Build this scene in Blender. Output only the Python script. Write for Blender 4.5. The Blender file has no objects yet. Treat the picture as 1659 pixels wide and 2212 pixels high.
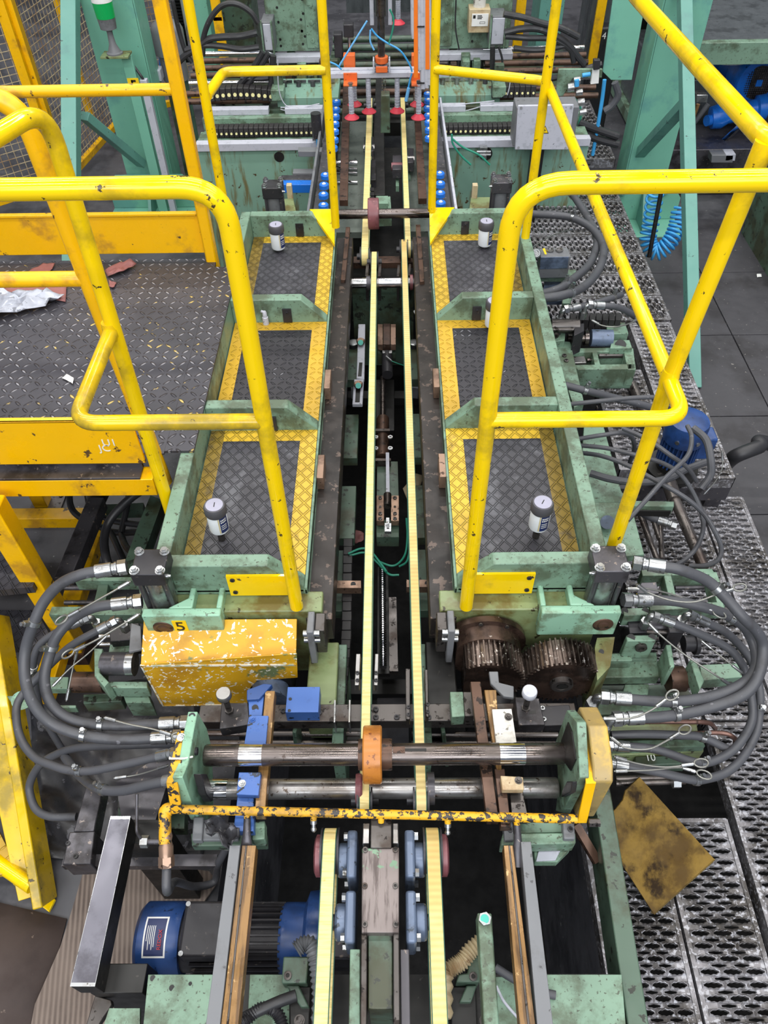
import bpy, bmesh, math, random
from mathutils import Vector as V, Matrix, Euler
random.seed(7)
S = bpy.context.scene
COL = S.collection
PI = math.pi
# ---------------------------------------------------------------- camera
CX, CY, FPX, H = 829.5, 1106.0, 1655.0, 1.65
def _cv(x, y): return V((x-CX, -(y-CY), -FPX))
_f = _cv(832, -773).normalized(); _d = _cv(862, 2560).normalized(); _u = -_d
_u = (_u - _f*_u.dot(_f)).normalized(); _r = _f.cross(_u)
ROT = Matrix((_r, _f, _u))                 # camera axes -> world axes
CAMP = V((0, 0, H))
cd = bpy.data.cameras.new('camera'); cam = bpy.data.objects.new('camera', cd); COL.objects.link(cam)
cam.matrix_world = Matrix.Translation(CAMP) @ ROT.to_4x4()
cd.sensor_fit = 'HORIZONTAL'; cd.sensor_width = 36; cd.lens = 36*FPX/1659.0
cd.clip_start = .02; cd.clip_end = 200
S.camera = cam
# ---------------------------------------------------------------- light and exposure
S.view_settings.view_transform = 'Standard'; S.view_settings.look = 'None'
S.view_settings.gamma = 1; S.view_settings.exposure = 0.14
w = bpy.data.worlds.new('factory_hall'); S.world = w; w.use_nodes = True
w.node_tree.nodes['Background'].inputs[0].default_value = (.74, .80, .92, 1)
w.node_tree.nodes['Background'].inputs[1].default_value = .30
def area(name, loc, sx, sy, power, col=(1, .98, .94), rot=(0, 0, 0)):
    l = bpy.data.lights.new(name, 'AREA'); l.shape = 'RECTANGLE'; l.size = sx; l.size_y = sy
    l.energy = power; l.color = col
    o = bpy.data.objects.new(name, l); o.location = loc; o.rotation_euler = rot; COL.objects.link(o); return o
for lx in (-3.4, .0, 3.4):
    for ly in (-2.6, .0, 2.6, 5.2, 7.8):
        area('ceiling_strip_light', (lx, ly, 5.4), 2.7, .26, 66)
area('rear_fill_light', (0, -5.5, 4.6), 9, 3, 420, (.92, .96, 1), (math.radians(62), 0, 0))  # soft fill added behind the camera to brighten faces turned towards it
# ---------------------------------------------------------------- pixel helpers: a photo point on a known plane -> world point
def _ray(px, py): return ROT @ _cv(px, py)
def P(px, py, z=0.):
    d = _ray(px, py); return CAMP + d*((z-H)/d.z)
def PY(px, py, Y):
    d = _ray(px, py); return CAMP + d*(Y/d.y)
def PX(px, py, X):
    d = _ray(px, py); return CAMP + d*(X/d.x)
def PL(pts, z): return [P(x, y, z) for x, y in pts]
# ---------------------------------------------------------------- materials
def lin(h):
    h = h.lstrip('#'); c = [int(h[i:i+2], 16)/255 for i in (0, 2, 4)]
    return tuple((x/12.92 if x <= .04045 else ((x+.055)/1.055)**2.4) for x in c)+(1,)
class NT:
    def __init__(s, name):
        s.m = bpy.data.materials.new(name); s.m.use_nodes = True; s.t = s.m.node_tree
        s.b = s.t.nodes['Principled BSDF']; s.tc = s.n('ShaderNodeTexCoord'); s.co = s.tc.outputs['Object']
    def n(s, k, **kw):
        o = s.t.nodes.new(k)
        for a, b in kw.items(): setattr(o, a, b)
        return o
    def l(s, a, b): s.t.links.new(a, b)
    def set(s, sock, v):
        if isinstance(v, (int, float, tuple)): sock.default_value = v
        else: s.l(v, sock)
    def math(s, op, a, b=0., c=0.):
        o = s.n('ShaderNodeMath', operation=op)
        s.set(o.inputs[0], a); s.set(o.inputs[1], b); s.set(o.inputs[2], c); return o.outputs[0]
    def noise(s, scale, detail=4, rough=.6, stretch=None, off=0):
        co = s.co
        if stretch or off:
            mp = s.n('ShaderNodeMapping'); s.l(co, mp.inputs[0])
            if stretch: mp.inputs['Scale'].default_value = stretch
            mp.inputs['Location'].default_value = (off, off*1.7, off*.6); co = mp.outputs[0]
        o = s.n('ShaderNodeTexNoise'); s.l(co, o.inputs['Vector'])
        o.inputs['Scale'].default_value = scale; o.inputs['Detail'].default_value = detail; o.inputs['Roughness'].default_value = rough
        return o.outputs[0]
    def ramp(s, v, a, b, lo=0., hi=1.):
        o = s.n('ShaderNodeMapRange', interpolation_type='SMOOTHSTEP'); s.l(v, o.inputs[0])
        o.inputs[1].default_value = a; o.inputs[2].default_value = b; o.inputs[3].default_value = lo; o.inputs[4].default_value = hi
        return o.outputs[0]
    def mix(s, f, a, b):
        o = s.n('ShaderNodeMix', data_type='RGBA'); s.set(o.inputs[0], f); s.set(o.inputs[6], a); s.set(o.inputs[7], b); return o.outputs[2]
    def bump(s, h, strength=.3, dist=.002):
        o = s.n('ShaderNodeBump'); s.l(h, o.inputs['Height']); o.inputs['Strength'].default_value = strength; o.inputs['Distance'].default_value = dist
        s.l(o.outputs[0], s.b.inputs['Normal'])
    def fin(s, col, rough=.5, metal=0.):
        s.set(s.b.inputs['Base Color'], col); s.set(s.b.inputs['Roughness'], rough); s.set(s.b.inputs['Metallic'], metal); return s.m
def paint(name, col, chip='#3a3632', amt=.1, cs=40, rough=.4, dirt='#4a4636', da=.3, ds=6, var=.08, metal=0., bump=.12, stretch=None, soft=.03):
    t = NT(name); c = lin(col)
    v = t.noise(9, 3); c1 = t.mix(v, tuple(x*(1-var) for x in c[:3])+(1,), tuple(min(1, x*(1+var)) for x in c[:3])+(1,))
    if da > 0:
        d = t.ramp(t.noise(ds, 6, .65, stretch, 3.), .60-.28*da, .72-.2*da, 0, .85)
        c1 = t.mix(d, c1, lin(dirt))
    if amt > 0:
        k = t.noise(cs, 5, .62, None, 9.); th = .685-.34*amt
        ch = t.ramp(k, th, th+soft); c1 = t.mix(ch, c1, lin(chip))
        if bump: t.bump(t.math('SUBTRACT', 1, ch), bump, .001)
    r = t.ramp(t.noise(14, 4, .6, None, 5.), .3, .75, max(.05, rough-.1), min(1, rough+.14))
    return t.fin(c1, r, metal)
def plain(name, col, rough=.5, metal=0.):
    t = NT(name); c = lin(col); v = t.noise(30, 3)
    return t.fin(t.mix(v, tuple(x*.9 for x in c[:3])+(1,), tuple(min(1, x*1.1) for x in c[:3])+(1,)), rough, metal)
M = {}
M['rail'] = paint('rail_yellow', '#F5CE00', '#4a3d20', .12, 34, .15, '#BFA01C', .34, 5, .04, 0, .3)
M['railold'] = paint('rail_yellow_worn', '#DDB708', '#4a3d20', .10, 34, .2, '#8d7a2c', .5, 5, .06, 0, .3)
M['plat'] = paint('platform_yellow', '#F7BC00', '#5b4428', .10, 22, .3, '#B9862a', .3, 6, .05)
M['chipy'] = paint('chipped_yellow', '#E0A71C', '#2f2b2a', .50, 70, .45, '#8b6a2a', .3, 6, .06, 0, .4)
M['scuffy'] = None
M['green'] = paint('machine_green', '#76937F', '#4b5546', .24, 85, .42, '#4b5542', .55, 9)
M['mint'] = paint('mint_green', '#8DB89E', '#566353', .16, 85, .36, '#66775e', .45, 12)
M['dgreen'] = paint('oily_green', '#4E6354', '#2b2f28', .26, 30, .38, '#3b3a26', .6, 5)
M['bgreen'] = paint('bed_green', '#7BA08F', '#4b3c26', .14, 25, .4, '#6a5a2c', .42, 4, stretch=(5, 1, .7))
M['olive'] = paint('oily_olive_green', '#7C8A60', '#35301c', .2, 30, .34, '#5c4c1e', .55, 6)
M['teal'] = paint('column_teal', '#74B29C', '#5a7a72', .06, 30, .42, '#5f9690', .3, 3, .05)
M['teald'] = paint('brace_teal', '#61958A', '#3f5a56', .08, 30, .45, '#5a8580', .3, 3, .05)
M['wear'] = paint('worn_wear_plate', '#7d7472', '#6f8a74', .30, 14, .42, '#4d4442', .45, 8, .12, .55, .05, (9, 1, 1), .02)
M['steel'] = paint('bright_steel', '#9d9b9a', '#5b5048', .2, 60, .34, '#77706a', .3, 8, .1, .9, 0)
M['dsteel'] = paint('dark_steel', '#5a5654', '#2a2624', .3, 40, .36, '#3d332d', .4, 7, .12, .75, .1)
M['shaft'] = paint('worn_shaft_steel', '#6e6663', '#4a413d', .18, 60, .27, '#57504c', .45, 9, .08, .9, 0, (1, 6, 6))
M['chrome'] = paint('polished_steel', '#CFCFD2', '#8a8684', .15, 60, .14, '#9a9692', .2, 8, .04, 1., 0)
M['plated'] = paint('plated_fitting', '#A9ABAD', '#6d6a64', .2, 70, .3, '#8d8a84', .25, 12, .06, .9, 0)
M['black'] = paint('black_machine', '#302f33', '#5a5552', .12, 60, .42, '#1d1b1a', .3, 8, .1, .2, .05)
M['blacksteel'] = paint('blackened_steel', '#545257', '#8a7f78', .18, 50, .38, '#2d2a2b', .4, 8, .1, .5, .05)
M['soot'] = paint('oily_black', '#171615', '#3a3633', .12, 40, .5, '#101010', .3, 5, .1, 0, .1)
M['rail_oily'] = paint('oily_rail', '#2f2a28', '#5d5049', .30, 30, .42, '#1a1716', .5, 7, .12, .3, .05)
M['rust'] = paint('rusty_brown_steel', '#5d463a', '#2b221e', .3, 35, .4, '#3a2c25', .4, 6, .1, .45, .1)
M['gear'] = paint('greasy_gear', '#55433a', '#a09890', .08, 60, .3, '#1f1714', .6, 10, .15, .6, .05)
M['tooth'] = paint('greasy_tooth', '#6b5e57', '#cfc8c2', .22, 80, .25, '#231b17', .6, 14, .15, .75, .05)
M['topsheen'] = paint('painted_top_sheen', '#6f6e78', '#9a979c', .12, 25, .38, '#4a4850', .6, 6, .1, .35, 0, None, .1)  # bluish sheen on the bar's top, put into the colour
M['rubber'] = paint('hose_rubber', '#4a4b50', '#6a6a70', .08, 40, .5, '#3d3c3f', .3, 9, .06, 0, 0)
M['rubberd'] = paint('hose_rubber_dark', '#2a2a2d', '#45454a', .08, 40, .42, '#222', .3, 9, .06, 0, 0) if False else paint('hose_rubber_dark', '#2b2b2e', '#45454a', .08, 40, .42, '#222222', .3, 9, .06, 0, 0)
M['belt'] = paint('belt_cream', '#DFCC8C', '#bda25a', .12, 60, .5, '#cdb66f', .5, 12, .05, 0, .04, (1, 14, 1), .1)
M['beltg'] = plain('belt_green_edge', '#2e5a48', .6)
M['bronze'] = paint('bronze_plastic', '#8E6C42', '#c0a070', .16, 20, .3, '#55402c', .5, 6, .12, .25, .05, (14, 1, 1))
M['copper'] = paint('copper_block', '#957a68', '#4a382e', .2, 50, .36, '#5f4a3e', .4, 8, .1, .6, .05)
M['amber'] = paint('amber_polyurethane', '#B4722E', '#7a4420', .14, 40, .3, '#8f5826', .4, 14, .1, 0, .05)
M['redpu'] = paint('wine_polyurethane', '#7d4a50', '#9d6a68', .2, 50, .4, '#5a343a', .4, 9, .1, 0, .05)
M['blue'] = paint('blue_paint', '#3F64A8', '#1d2838', .2, 30, .35, '#2a3f70', .4, 7, .1)
M['motorb'] = paint('motor_blue', '#28477F', '#1a2a4c', .12, 30, .34, '#1f3560', .4, 7, .08)
M['brightb'] = paint('bright_blue', '#1F6FD0', '#123a70', .08, 30, .3, '#1a57a8', .3, 7, .06)
M['airblue'] = plain('air_hose_blue', '#3F9FDD', .35)
M['airpale'] = plain('air_hose_pale_blue', '#6FB4E8', .35)
M['airgreen'] = plain('air_hose_green', '#2f8a72', .35)
M['white'] = paint('white_metal', '#D6D4CE', '#6b655c', .2, 40, .42, '#98938a', .4, 8, .05)
M['paper'] = plain('paper_white', '#E4E4E2', .6)
M['grey'] = paint('grey_enamel', '#B9BBC6', '#7d8088', .1, 60, .4, '#a5a8b2', .3, 30, .04)
M['dgrey'] = paint('dark_grey_enamel', '#6e7074', '#4b4b4e', .1, 50, .45, '#5a5a5c', .3, 10, .06)
M['bluegrey'] = paint('bearing_blue_grey', '#64728a', '#3d4550', .2, 50, .38, '#424c5c', .4, 10, .08, .2)
M['orange'] = paint('orange_bracket', '#E06A30', '#8a4420', .14, 40, .4, '#b5542a', .3, 9, .06)
M['orangew'] = plain('orange_wire', '#F07A20', .4)
M['red'] = plain('suction_cup_red', '#C83848', .45)
M['lamp'] = None
M['beige'] = paint('stained_beige', '#BFAE8C', '#7d5f40', .12, 30, .45, '#94724e', .5, 8, .06)
M['cover'] = paint('guard_yellow', '#D8B040', '#3b3328', .14, 60, .42, '#94815a', .95, 7, .06)
M['oilplate'] = paint('oil_stained_yellow', '#84692F', '#2f210f', .50, 13, .3, '#4a3618', .7, 6, .15, 0, .05, None, .16)
M['concrete'] = paint('stained_concrete', '#55555a', '#9a9a98', .05, 40, .6, '#35353a', .6, 3, .15, 0, .15)
M['mat'] = paint('black_rubber_tile', '#424145', '#8a8680', .05, 60, .5, '#2f2d2f', .5, 2.2, .12, 0, .1)
M['brownfloor'] = paint('brown_floor', '#4a3e3a', '#7a6a60', .04, 40, .75, '#3a302d', .5, 2, .1, 0, .1)
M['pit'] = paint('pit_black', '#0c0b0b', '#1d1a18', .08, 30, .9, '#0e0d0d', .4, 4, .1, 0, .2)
M['cloth'] = paint('black_film', '#3a3a3e', '#5a5a60', .2, 20, .35, '#222226', .6, 7, .2, 0, .5)
M['wire'] = plain('steel_wire', '#8d8d88', .38, .7)
M['dot'] = plain('pale_yellow_pin', '#EDE6A8', .4)
M['chain'] = plain('energy_chain_black', '#2a2829', .5)
M['traygreen'] = paint('grey_green_tray', '#747d76', '#4d5450', .14, 30, .36, '#5a635c', .5, 4, .08, .1, .05)
M['tank'] = paint('tank_grey_steel', '#5f6468', '#3b3d40', .1, 30, .34, '#45494c', .4, 3, .1, .3, .05, (3, 3, .6))
M['film'] = paint('plastic_film', '#B0B4C0', '#6f727c', .3, 14, .28, '#8a8d98', .5, 9, .1, .1, .5)
M['redpaper'] = paint('torn_red_sheet', '#8d5a58', '#b09a92', .1, 30, .6, '#6e4846', .3, 9, .08)
M['ink'] = plain('black_ink', '#151515', .5)
M['inky'] = plain('sign_yellow', '#F4CC10', .45)
M['inkw'] = plain('white_ink', '#E8E8E4', .5)
M['inkr'] = plain('red_ink', '#B02030', .5)
M['inkn'] = plain('navy_label', '#24305c', .45)
M['bottle'] = plain('white_bottle', '#DCE0E4', .3)
M['bottlecap'] = plain('dark_grey_cap', '#4c4b50', .45)
M['capdisc'] = plain('lilac_grey_disc', '#A3A2B4', .5)
M['ribbelt'] = None
M['tealmark'] = plain('teal_thread_paint', '#3fb0a0', .4)
M['gold'] = plain('gold_strip', '#C9B98a', .4)
M['pipe'] = paint('old_pipe', '#6b6562', '#3a3532', .25, 40, .3, '#4a3f3a', .4, 6, .1, .7, .05)
M['copperp'] = paint('copper_pipe', '#7d5f56', '#4d3a34', .2, 30, .35, '#5d453d', .4, 6, .1, .6, .05)
def mk_scuff():
    t = NT('scratched_yellow'); c = lin('#D2A01A')
    c1 = t.mix(t.ramp(t.noise(7, 5, .6), .45, .7), c, lin('#A87618'))
    c1 = t.mix(t.ramp(t.noise(5, 6, .7, None, 4.), .60, .66), c1, lin('#6c7a4c'))
    for i, st in enumerate(((1.5, 7, 5), (7, 2, 1.5), (2, 7, 6), (6, 2.5, 2))):
        mp = t.n('ShaderNodeMapping', vector_type='TEXTURE'); t.l(t.co, mp.inputs[0]); mp.inputs['Rotation'].default_value = (.6*i+.3, .7-.5*i, .8*i+.5); mp.inputs['Scale'].default_value = tuple(1/q for q in st)
        nz = t.n('ShaderNodeTexNoise'); t.l(mp.outputs[0], nz.inputs['Vector']); nz.inputs['Scale'].default_value = 14; nz.inputs['Detail'].default_value = 3
        c1 = t.mix(t.ramp(nz.outputs[0], .655, .668), c1, lin('#E4E0D0'))
    t.bump(t.noise(60, 3), .15, .001)
    return t.fin(c1, .4)
M['scuffy'] = mk_scuff()
M['wornw'] = paint('worn_white_edge', '#DCD8CA', '#B08a2a', .42, 60, .5, '#8f9a80', .4, 20, .05, 0, .1)
def mk_lamp():
    t = NT('green_lamp_lens'); t.fin(lin('#149A50'), .2); t.b.inputs['Emission Color'].default_value = lin('#10A050'); t.b.inputs['Emission Strength'].default_value = .12
    w_ = t.n('ShaderNodeTexWave'); t.l(t.co, w_.inputs[0]); w_.inputs['Scale'].default_value = 60; t.bump(w_.outputs[0], .3, .002); return t.m
M['lamp'] = mk_lamp()
def mk_lattice(name, base, worn, p, metal=0., th=.10, wornamt=.35, rough=.45):
    """crossed raised ribs of a non-slip plate"""
    t = NT(name); sp = t.n('ShaderNodeSeparateXYZ'); t.l(t.co, sp.inputs[0]); x, y = sp.outputs[0], sp.outputs[1]
    def rib(a):
        f = t.math('FRACT', t.math('DIVIDE', a, p)); return t.math('ABSOLUTE', t.math('SUBTRACT', f, .5))
    d = t.math('MINIMUM', rib(t.math('ADD', x, t.math('MULTIPLY', y, .8))), rib(t.math('SUBTRACT', x, t.math('MULTIPLY', y, .8))))
    mask = t.ramp(d, th*.4, th, 1, 0); t.bump(mask, .9, .004)
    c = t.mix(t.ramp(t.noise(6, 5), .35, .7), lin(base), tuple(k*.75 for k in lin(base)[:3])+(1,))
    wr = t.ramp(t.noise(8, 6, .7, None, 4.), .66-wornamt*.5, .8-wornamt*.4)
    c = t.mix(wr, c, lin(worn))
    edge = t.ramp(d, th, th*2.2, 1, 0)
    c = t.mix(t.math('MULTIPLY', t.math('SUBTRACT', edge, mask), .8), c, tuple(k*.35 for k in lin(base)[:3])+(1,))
    return t.fin(c, rough, metal)
def mk_drops(name, base, tip, p, metal=0., tipamt=.5, speck=None):
    """tear-drop checker plate"""
    t = NT(name); sp = t.n('ShaderNodeSeparateXYZ'); t.l(t.co, sp.inputs[0])
    u = t.math('DIVIDE', sp.outputs[0], p); v = t.math('DIVIDE', sp.outputs[1], p)
    par = t.math('MODULO', t.math('ABSOLUTE', t.math('ADD', t.math('FLOOR', u), t.math('FLOOR', v))), 2.)
    sg = t.math('SUBTRACT', 1., t.math('MULTIPLY', t.math('GREATER_THAN', par, .5), 2.))
    fx = t.math('SUBTRACT', t.math('FRACT', u), .5); fy = t.math('SUBTRACT', t.math('FRACT', v), .5); sfy = t.math('MULTIPLY', sg, fy)
    a = t.math('DIVIDE', t.math('ADD', fx, sfy), .78); b = t.math('DIVIDE', t.math('SUBTRACT', fx, sfy), .24)
    d = t.math('SQRT', t.math('ADD', t.math('MULTIPLY', a, a), t.math('MULTIPLY', b, b)))
    mask = t.ramp(d, .45, 1., 1, 0); t.bump(mask, .9, .004)
    c = t.mix(t.ramp(t.noise(5, 5), .35, .7), lin(base), tuple(k*.7 for k in lin(base)[:3])+(1,))
    wr = t.math('MULTIPLY', t.ramp(d, .2, .8, 1, 0), t.ramp(t.noise(9, 4, .6, None, 2.), .66-tipamt*.3, .74-tipamt*.2))
    c = t.mix(wr, c, lin(tip))
    if speck:
        c = t.mix(t.math('MULTIPLY', mask, t.ramp(t.noise(16, 4, .6, None, 6.), .60, .64)), c, lin(speck))
    return t.fin(c, .42, metal)
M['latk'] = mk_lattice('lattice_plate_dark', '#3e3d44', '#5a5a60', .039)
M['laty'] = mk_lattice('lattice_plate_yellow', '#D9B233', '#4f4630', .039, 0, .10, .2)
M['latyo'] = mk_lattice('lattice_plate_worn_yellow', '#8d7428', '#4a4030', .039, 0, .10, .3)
M['drok'] = mk_drops('drop_plate_dark', '#333238', '#85858c', .026, .2, .35)
M['droy'] = mk_drops('drop_plate_yellow', '#CFA52C', '#4a4026', .026, 0, .15)
M['plate'] = mk_drops('platform_checker_plate', '#45444b', '#9a999f', .032, .25, .75, '#c9b06a')
def mk_ribbelt():
    t = NT('ribbed_belt_cream'); w_ = t.n('ShaderNodeTexWave', wave_type='BANDS', bands_direction='Y'); t.l(t.co, w_.inputs[0]); w_.inputs['Scale'].default_value = 24; w_.inputs['Distortion'].default_value = .3
    c = t.mix(t.ramp(t.noise(5, 4), .4, .65), lin('#DDC888'), lin('#CDB06A')); c = t.mix(t.math('MULTIPLY', w_.outputs[0], .35), c, lin('#A8884a')); t.bump(w_.outputs[0], .25, .001)
    return t.fin(c, .5)
M['ribbelt'] = mk_ribbelt()
def mk_corr():
    t = NT('corrugated_card'); w_ = t.n('ShaderNodeTexWave', wave_type='BANDS', bands_direction='X'); mp = t.n('ShaderNodeMapping'); t.l(t.co, mp.inputs[0])
    mp.inputs['Rotation'].default_value = (0, 0, -.18); t.l(mp.outputs[0], w_.inputs[0]); w_.inputs['Scale'].default_value = 22; w_.inputs['Distortion'].default_value = .6; w_.inputs['Detail'].default_value = 1
    t.bump(w_.outputs[0], .5, .003)
    c = t.mix(t.ramp(t.noise(4, 6), .35, .7), lin('#6f625a'), lin('#4a3f3a')); c = t.mix(t.math('MULTIPLY', w_.outputs[0], .6), c, lin('#8f8177'))
    return t.fin(c, .8)
M['corr'] = mk_corr()
def mk_grate():
    t = NT('galvanised_grating'); c = t.mix(t.ramp(t.noise(6, 6, .7), .36, .64), lin('#8a888c'), lin('#4a4643'))
    c = t.mix(t.ramp(t.noise(90, 3, .6, None, 3.), .52, .62), c, lin('#a8a8ae'))
    return t.fin(c, t.ramp(t.noise(25, 4), .3, .7, .38, .6), .45)
M['grate'] = mk_grate()
# ---------------------------------------------------------------- mesh builder
OFF = {}
def perp(d):
    d = d.normalized(); a = V((0, 0, 1)) if abs(d.z) < .9 else V((1, 0, 0))
    x = d.cross(a).normalized(); return x, x.cross(d).normalized()
class MB:
    def __init__(s): s.v = []; s.f = []; s.m = []; s.k = []; s.nest = 0
    def mark(s):
        if not s.nest: s.k.append((len(s.v), len(s.f)))
    def add(s, vs, fs, m=0):
        b = len(s.v); s.v += [V(q) for q in vs]
        for f in fs: s.f.append([b+i for i in f]); s.m.append(m)
        return s
    def prism(s, pts, vec, m=0):
        pts = [V(p) for p in pts]; vec = V(vec); n = len(pts)
        nn = V((0, 0, 0))
        for i in range(n): nn += pts[i].cross(pts[(i+1) % n])
        if nn.dot(vec) > 0: pts.reverse()
        fs = [list(range(n)), list(range(2*n-1, n-1, -1))]
        for i in range(n): j = (i+1) % n; fs.append([j, i, n+i, n+j])
        return s.add(pts+[p+vec for p in pts], fs, m)
    def slab(s, pix, z, h, m=0): return s.prism(PL(pix, z), (0, 0, -h), m)
    def wallY(s, pix, Y, t, m=0): return s.prism([PY(x, y, Y) for x, y in pix], (0, t, 0), m)
    def box(s, x0, x1, y0, y1, z0, z1, m=0):
        return s.prism([(x0, y0, z1), (x1, y0, z1), (x1, y1, z1), (x0, y1, z1)], (0, 0, z0-z1), m)
    def bar(s, a, b, w, h, m=0, upv=(0, 0, 1)):
        a, b = V(a), V(b); d = (b-a).normalized(); u = V(upv)
        x = d.cross(u)
        if x.length < 1e-4: x = d.cross(V((0, 1, 0)))
        x.normalize(); y = x.cross(d)
        return s.prism([a+x*w/2+y*h/2, a-x*w/2+y*h/2, a-x*w/2-y*h/2, a+x*w/2-y*h/2], b-a, m)
    def cyl(s, a, b, r, seg=20, m=0, r2=None, tw=0.):
        s.mark()
        a, b = V(a), V(b); x, y = perp(b-a); r2 = r if r2 is None else r2; vs = []
        for c, q in ((a, r), (b, r2)):
            for i in range(seg): t = 2*PI*i/seg+tw; vs.append(c+x*(q*math.cos(t))+y*(q*math.sin(t)))
        fs = [list(range(seg)), list(range(2*seg-1, seg-1, -1))]
        for i in range(seg): j = (i+1) % seg; fs.append([j, i, seg+i, seg+j])
        return s.add(vs, fs, m)
    def lathe(s, a, d, prof, seg=28, m=0, arc=None):
        a = V(a); d = V(d).normalized(); x, y = perp(d); vs = []; fs = []; n = len(prof)
        k = seg
        for h, r in prof:
            for i in range(k): t = 2*PI*i/k; vs.append(a+d*h+x*(r*math.cos(t))+y*(r*math.sin(t)))
        for q in range(n-1):
            for i in range(k): j = (i+1) % k; fs.append([q*k+j, q*k+i, (q+1)*k+i, (q+1)*k+j])
        fs.append(list(range(k))); fs.append(list(range(n*k-1, (n-1)*k-1, -1)))
        return s.add(vs, fs, m)
    def hexh(s, c, d, r, h, m=0, tw=.3): c = V(c); d = V(d).normalized(); return s.cyl(c, c+d*h, r, 6, m, None, tw)
    def bolt(s, c, d=(0, 0, 1), r=.008, m=0):
        c = V(c); d = V(d).normalized(); s.mark(); s.nest += 1
        s.cyl(c, c+d*r*.3, r*1.45, 16, m); s.hexh(c+d*r*.3, d, r*1.1, r*.8, m); s.cyl(c+d*r*1.1, c+d*r*1.7, r*.6, 12, m); s.nest -= 1; return s
    def socket(s, c, d=(0, 0, 1), r=.006, m=0, mi=1):
        c = V(c); d = V(d).normalized(); s.mark(); s.nest += 1; s.lathe(c, d, [(0, r), (r*.55, r), (r*.6, r*.9), (r*.6, r*.5), (r*.2, r*.48)], 14, m); s.cyl(c+d*r*.2, c+d*r*.22, r*.48, 6, mi); s.nest -= 1; return s
    def sph(s, c, r, m=0, seg=14, ring=8, sc=(1, 1, 1)):
        c = V(c); vs = [c+V((0, 0, r*sc[2]))]; fs = []
        for i in range(1, ring):
            p = PI*i/ring
            for j in range(seg): t = 2*PI*j/seg; vs.append(c+V((r*sc[0]*math.sin(p)*math.cos(t), r*sc[1]*math.sin(p)*math.sin(t), r*sc[2]*math.cos(p))))
        vs.append(c-V((0, 0, r*sc[2]))); L = len(vs)-1
        for j in range(seg): fs.append([0, 1+j, 1+(j+1) % seg]); fs.append([L, L-seg+(j+1) % seg, L-seg+j])
        for i in range(ring-2):
            for j in range(seg): a = 1+i*seg+j; b = 1+i*seg+(j+1) % seg; fs.append([a, a+seg, b+seg, b])
        return s.add(vs, fs, m)
    def tube(s, pts, r, seg=12, m=0, rad=None, closed=False):
        pts = [V(p) for p in pts]; n = len(pts); vs = []; fs = []
        T = []
        for i in range(n):
            a = pts[max(0, i-1)]; b = pts[min(n-1, i+1)]; T.append((b-a).normalized())
        x, y = perp(T[0])
        for i in range(n):
            if i: x = (x-T[i]*x.dot(T[i])).normalized(); y = T[i].cross(x) if T[i].cross(x).dot(y) > 0 else -T[i].cross(x)
            q = rad[i] if rad else r
            for k in range(seg): t = 2*PI*k/seg; vs.append(pts[i]+x*(q*math.cos(t))+y*(q*math.sin(t)))
        for i in range(n-1):
            for k in range(seg): j = (k+1) % seg; fs.append([i*seg+k, i*seg+j, (i+1)*seg+j, (i+1)*seg+k])
        fs.append(list(range(seg-1, -1, -1))); fs.append(list(range((n-1)*seg, n*seg)))
        return s.add(vs, fs, m)
    def build(s, name, mats, parent=None, bevel=0, smooth=35, label=None):
        if name in ('screw', 'bolt', 'hole', 'rod', 'tie_rod', 'fitting') and len(s.k) > 1 and s.k[0] == (0, 0) and parent is not None:
            k = s.k+[(len(s.v), len(s.f))]
            for (v0, f0), (v1, f1) in zip(k, k[1:]):
                q = MB(); q.v = s.v[v0:v1]; q.f = [[i-v0 for i in f] for f in s.f[f0:f1]]; q.m = s.m[f0:f1]; o = q.build(name, mats, parent, bevel, smooth, label)
            return o
        if not isinstance(mats, (list, tuple)): mats = [mats]
        me = bpy.data.meshes.new(name); off = V((0, 0, 0))
        if parent is not None: off = OFF.get(parent.name, off)
        elif s.v:
            xs = [q.x for q in s.v]; ys = [q.y for q in s.v]; zs = [q.z for q in s.v]
            off = V(((min(xs)+max(xs))/2, (min(ys)+max(ys))/2, min(zs)))
        me.from_pydata([q-off for q in s.v], [], s.f); me.validate()
        for mt in mats: me.materials.append(M[mt] if isinstance(mt, str) else mt)
        if len(mats) > 1 and len(me.polygons) == len(s.m): me.polygons.foreach_set('material_index', s.m)
        bm = bmesh.new(); bm.from_mesh(me); bmesh.ops.recalc_face_normals(bm, faces=bm.faces); bm.to_mesh(me); bm.free()
        if smooth:
            me.polygons.foreach_set('use_smooth', [True]*len(me.polygons)); me.set_sharp_from_angle(angle=math.radians(smooth))
        o = bpy.data.objects.new(name, me); COL.objects.link(o)
        if parent is not None: o.parent = parent
        else: o.location = off
        OFF[o.name] = off
        if bevel:
            b = o.modifiers.new('bevel', 'BEVEL'); b.width = bevel; b.segments = 2; b.limit_method = 'ANGLE'; b.angle_limit = math.radians(40); b.harden_normals = False
        if label: o['label'] = label
        return o
def tag(o, label, cat, group=None, kind=None):
    o['label'] = label; o['category'] = cat
    if group: o['group'] = group
    o['kind'] = kind or 'thing'
    return o
def T(name, label, cat, loc, group=None):
    o = bpy.data.objects.new(name, None); o.empty_display_size = .05; COL.objects.link(o); o.location = loc; OFF[o.name] = V(loc)
    return tag(o, label, cat, group)
def struct(o): o['kind'] = 'structure'; return o
KIDS = {}
def copy_tree(o, parent=None):
    c = o.copy(); COL.objects.link(c)
    if parent is not None: c.parent = parent
    for ch in [k for k in COL.objects if k.parent == o]: copy_tree(ch, c)
    return c
def dup(o, loc, rz=None, label=None, group=None, sc=None):
    c = copy_tree(o); c.location = loc
    if rz is not None: c.rotation_euler = (0, 0, rz)
    if sc: c.scale = sc
    if label: c['label'] = label
    if group: c['group'] = group
    return c
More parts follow.
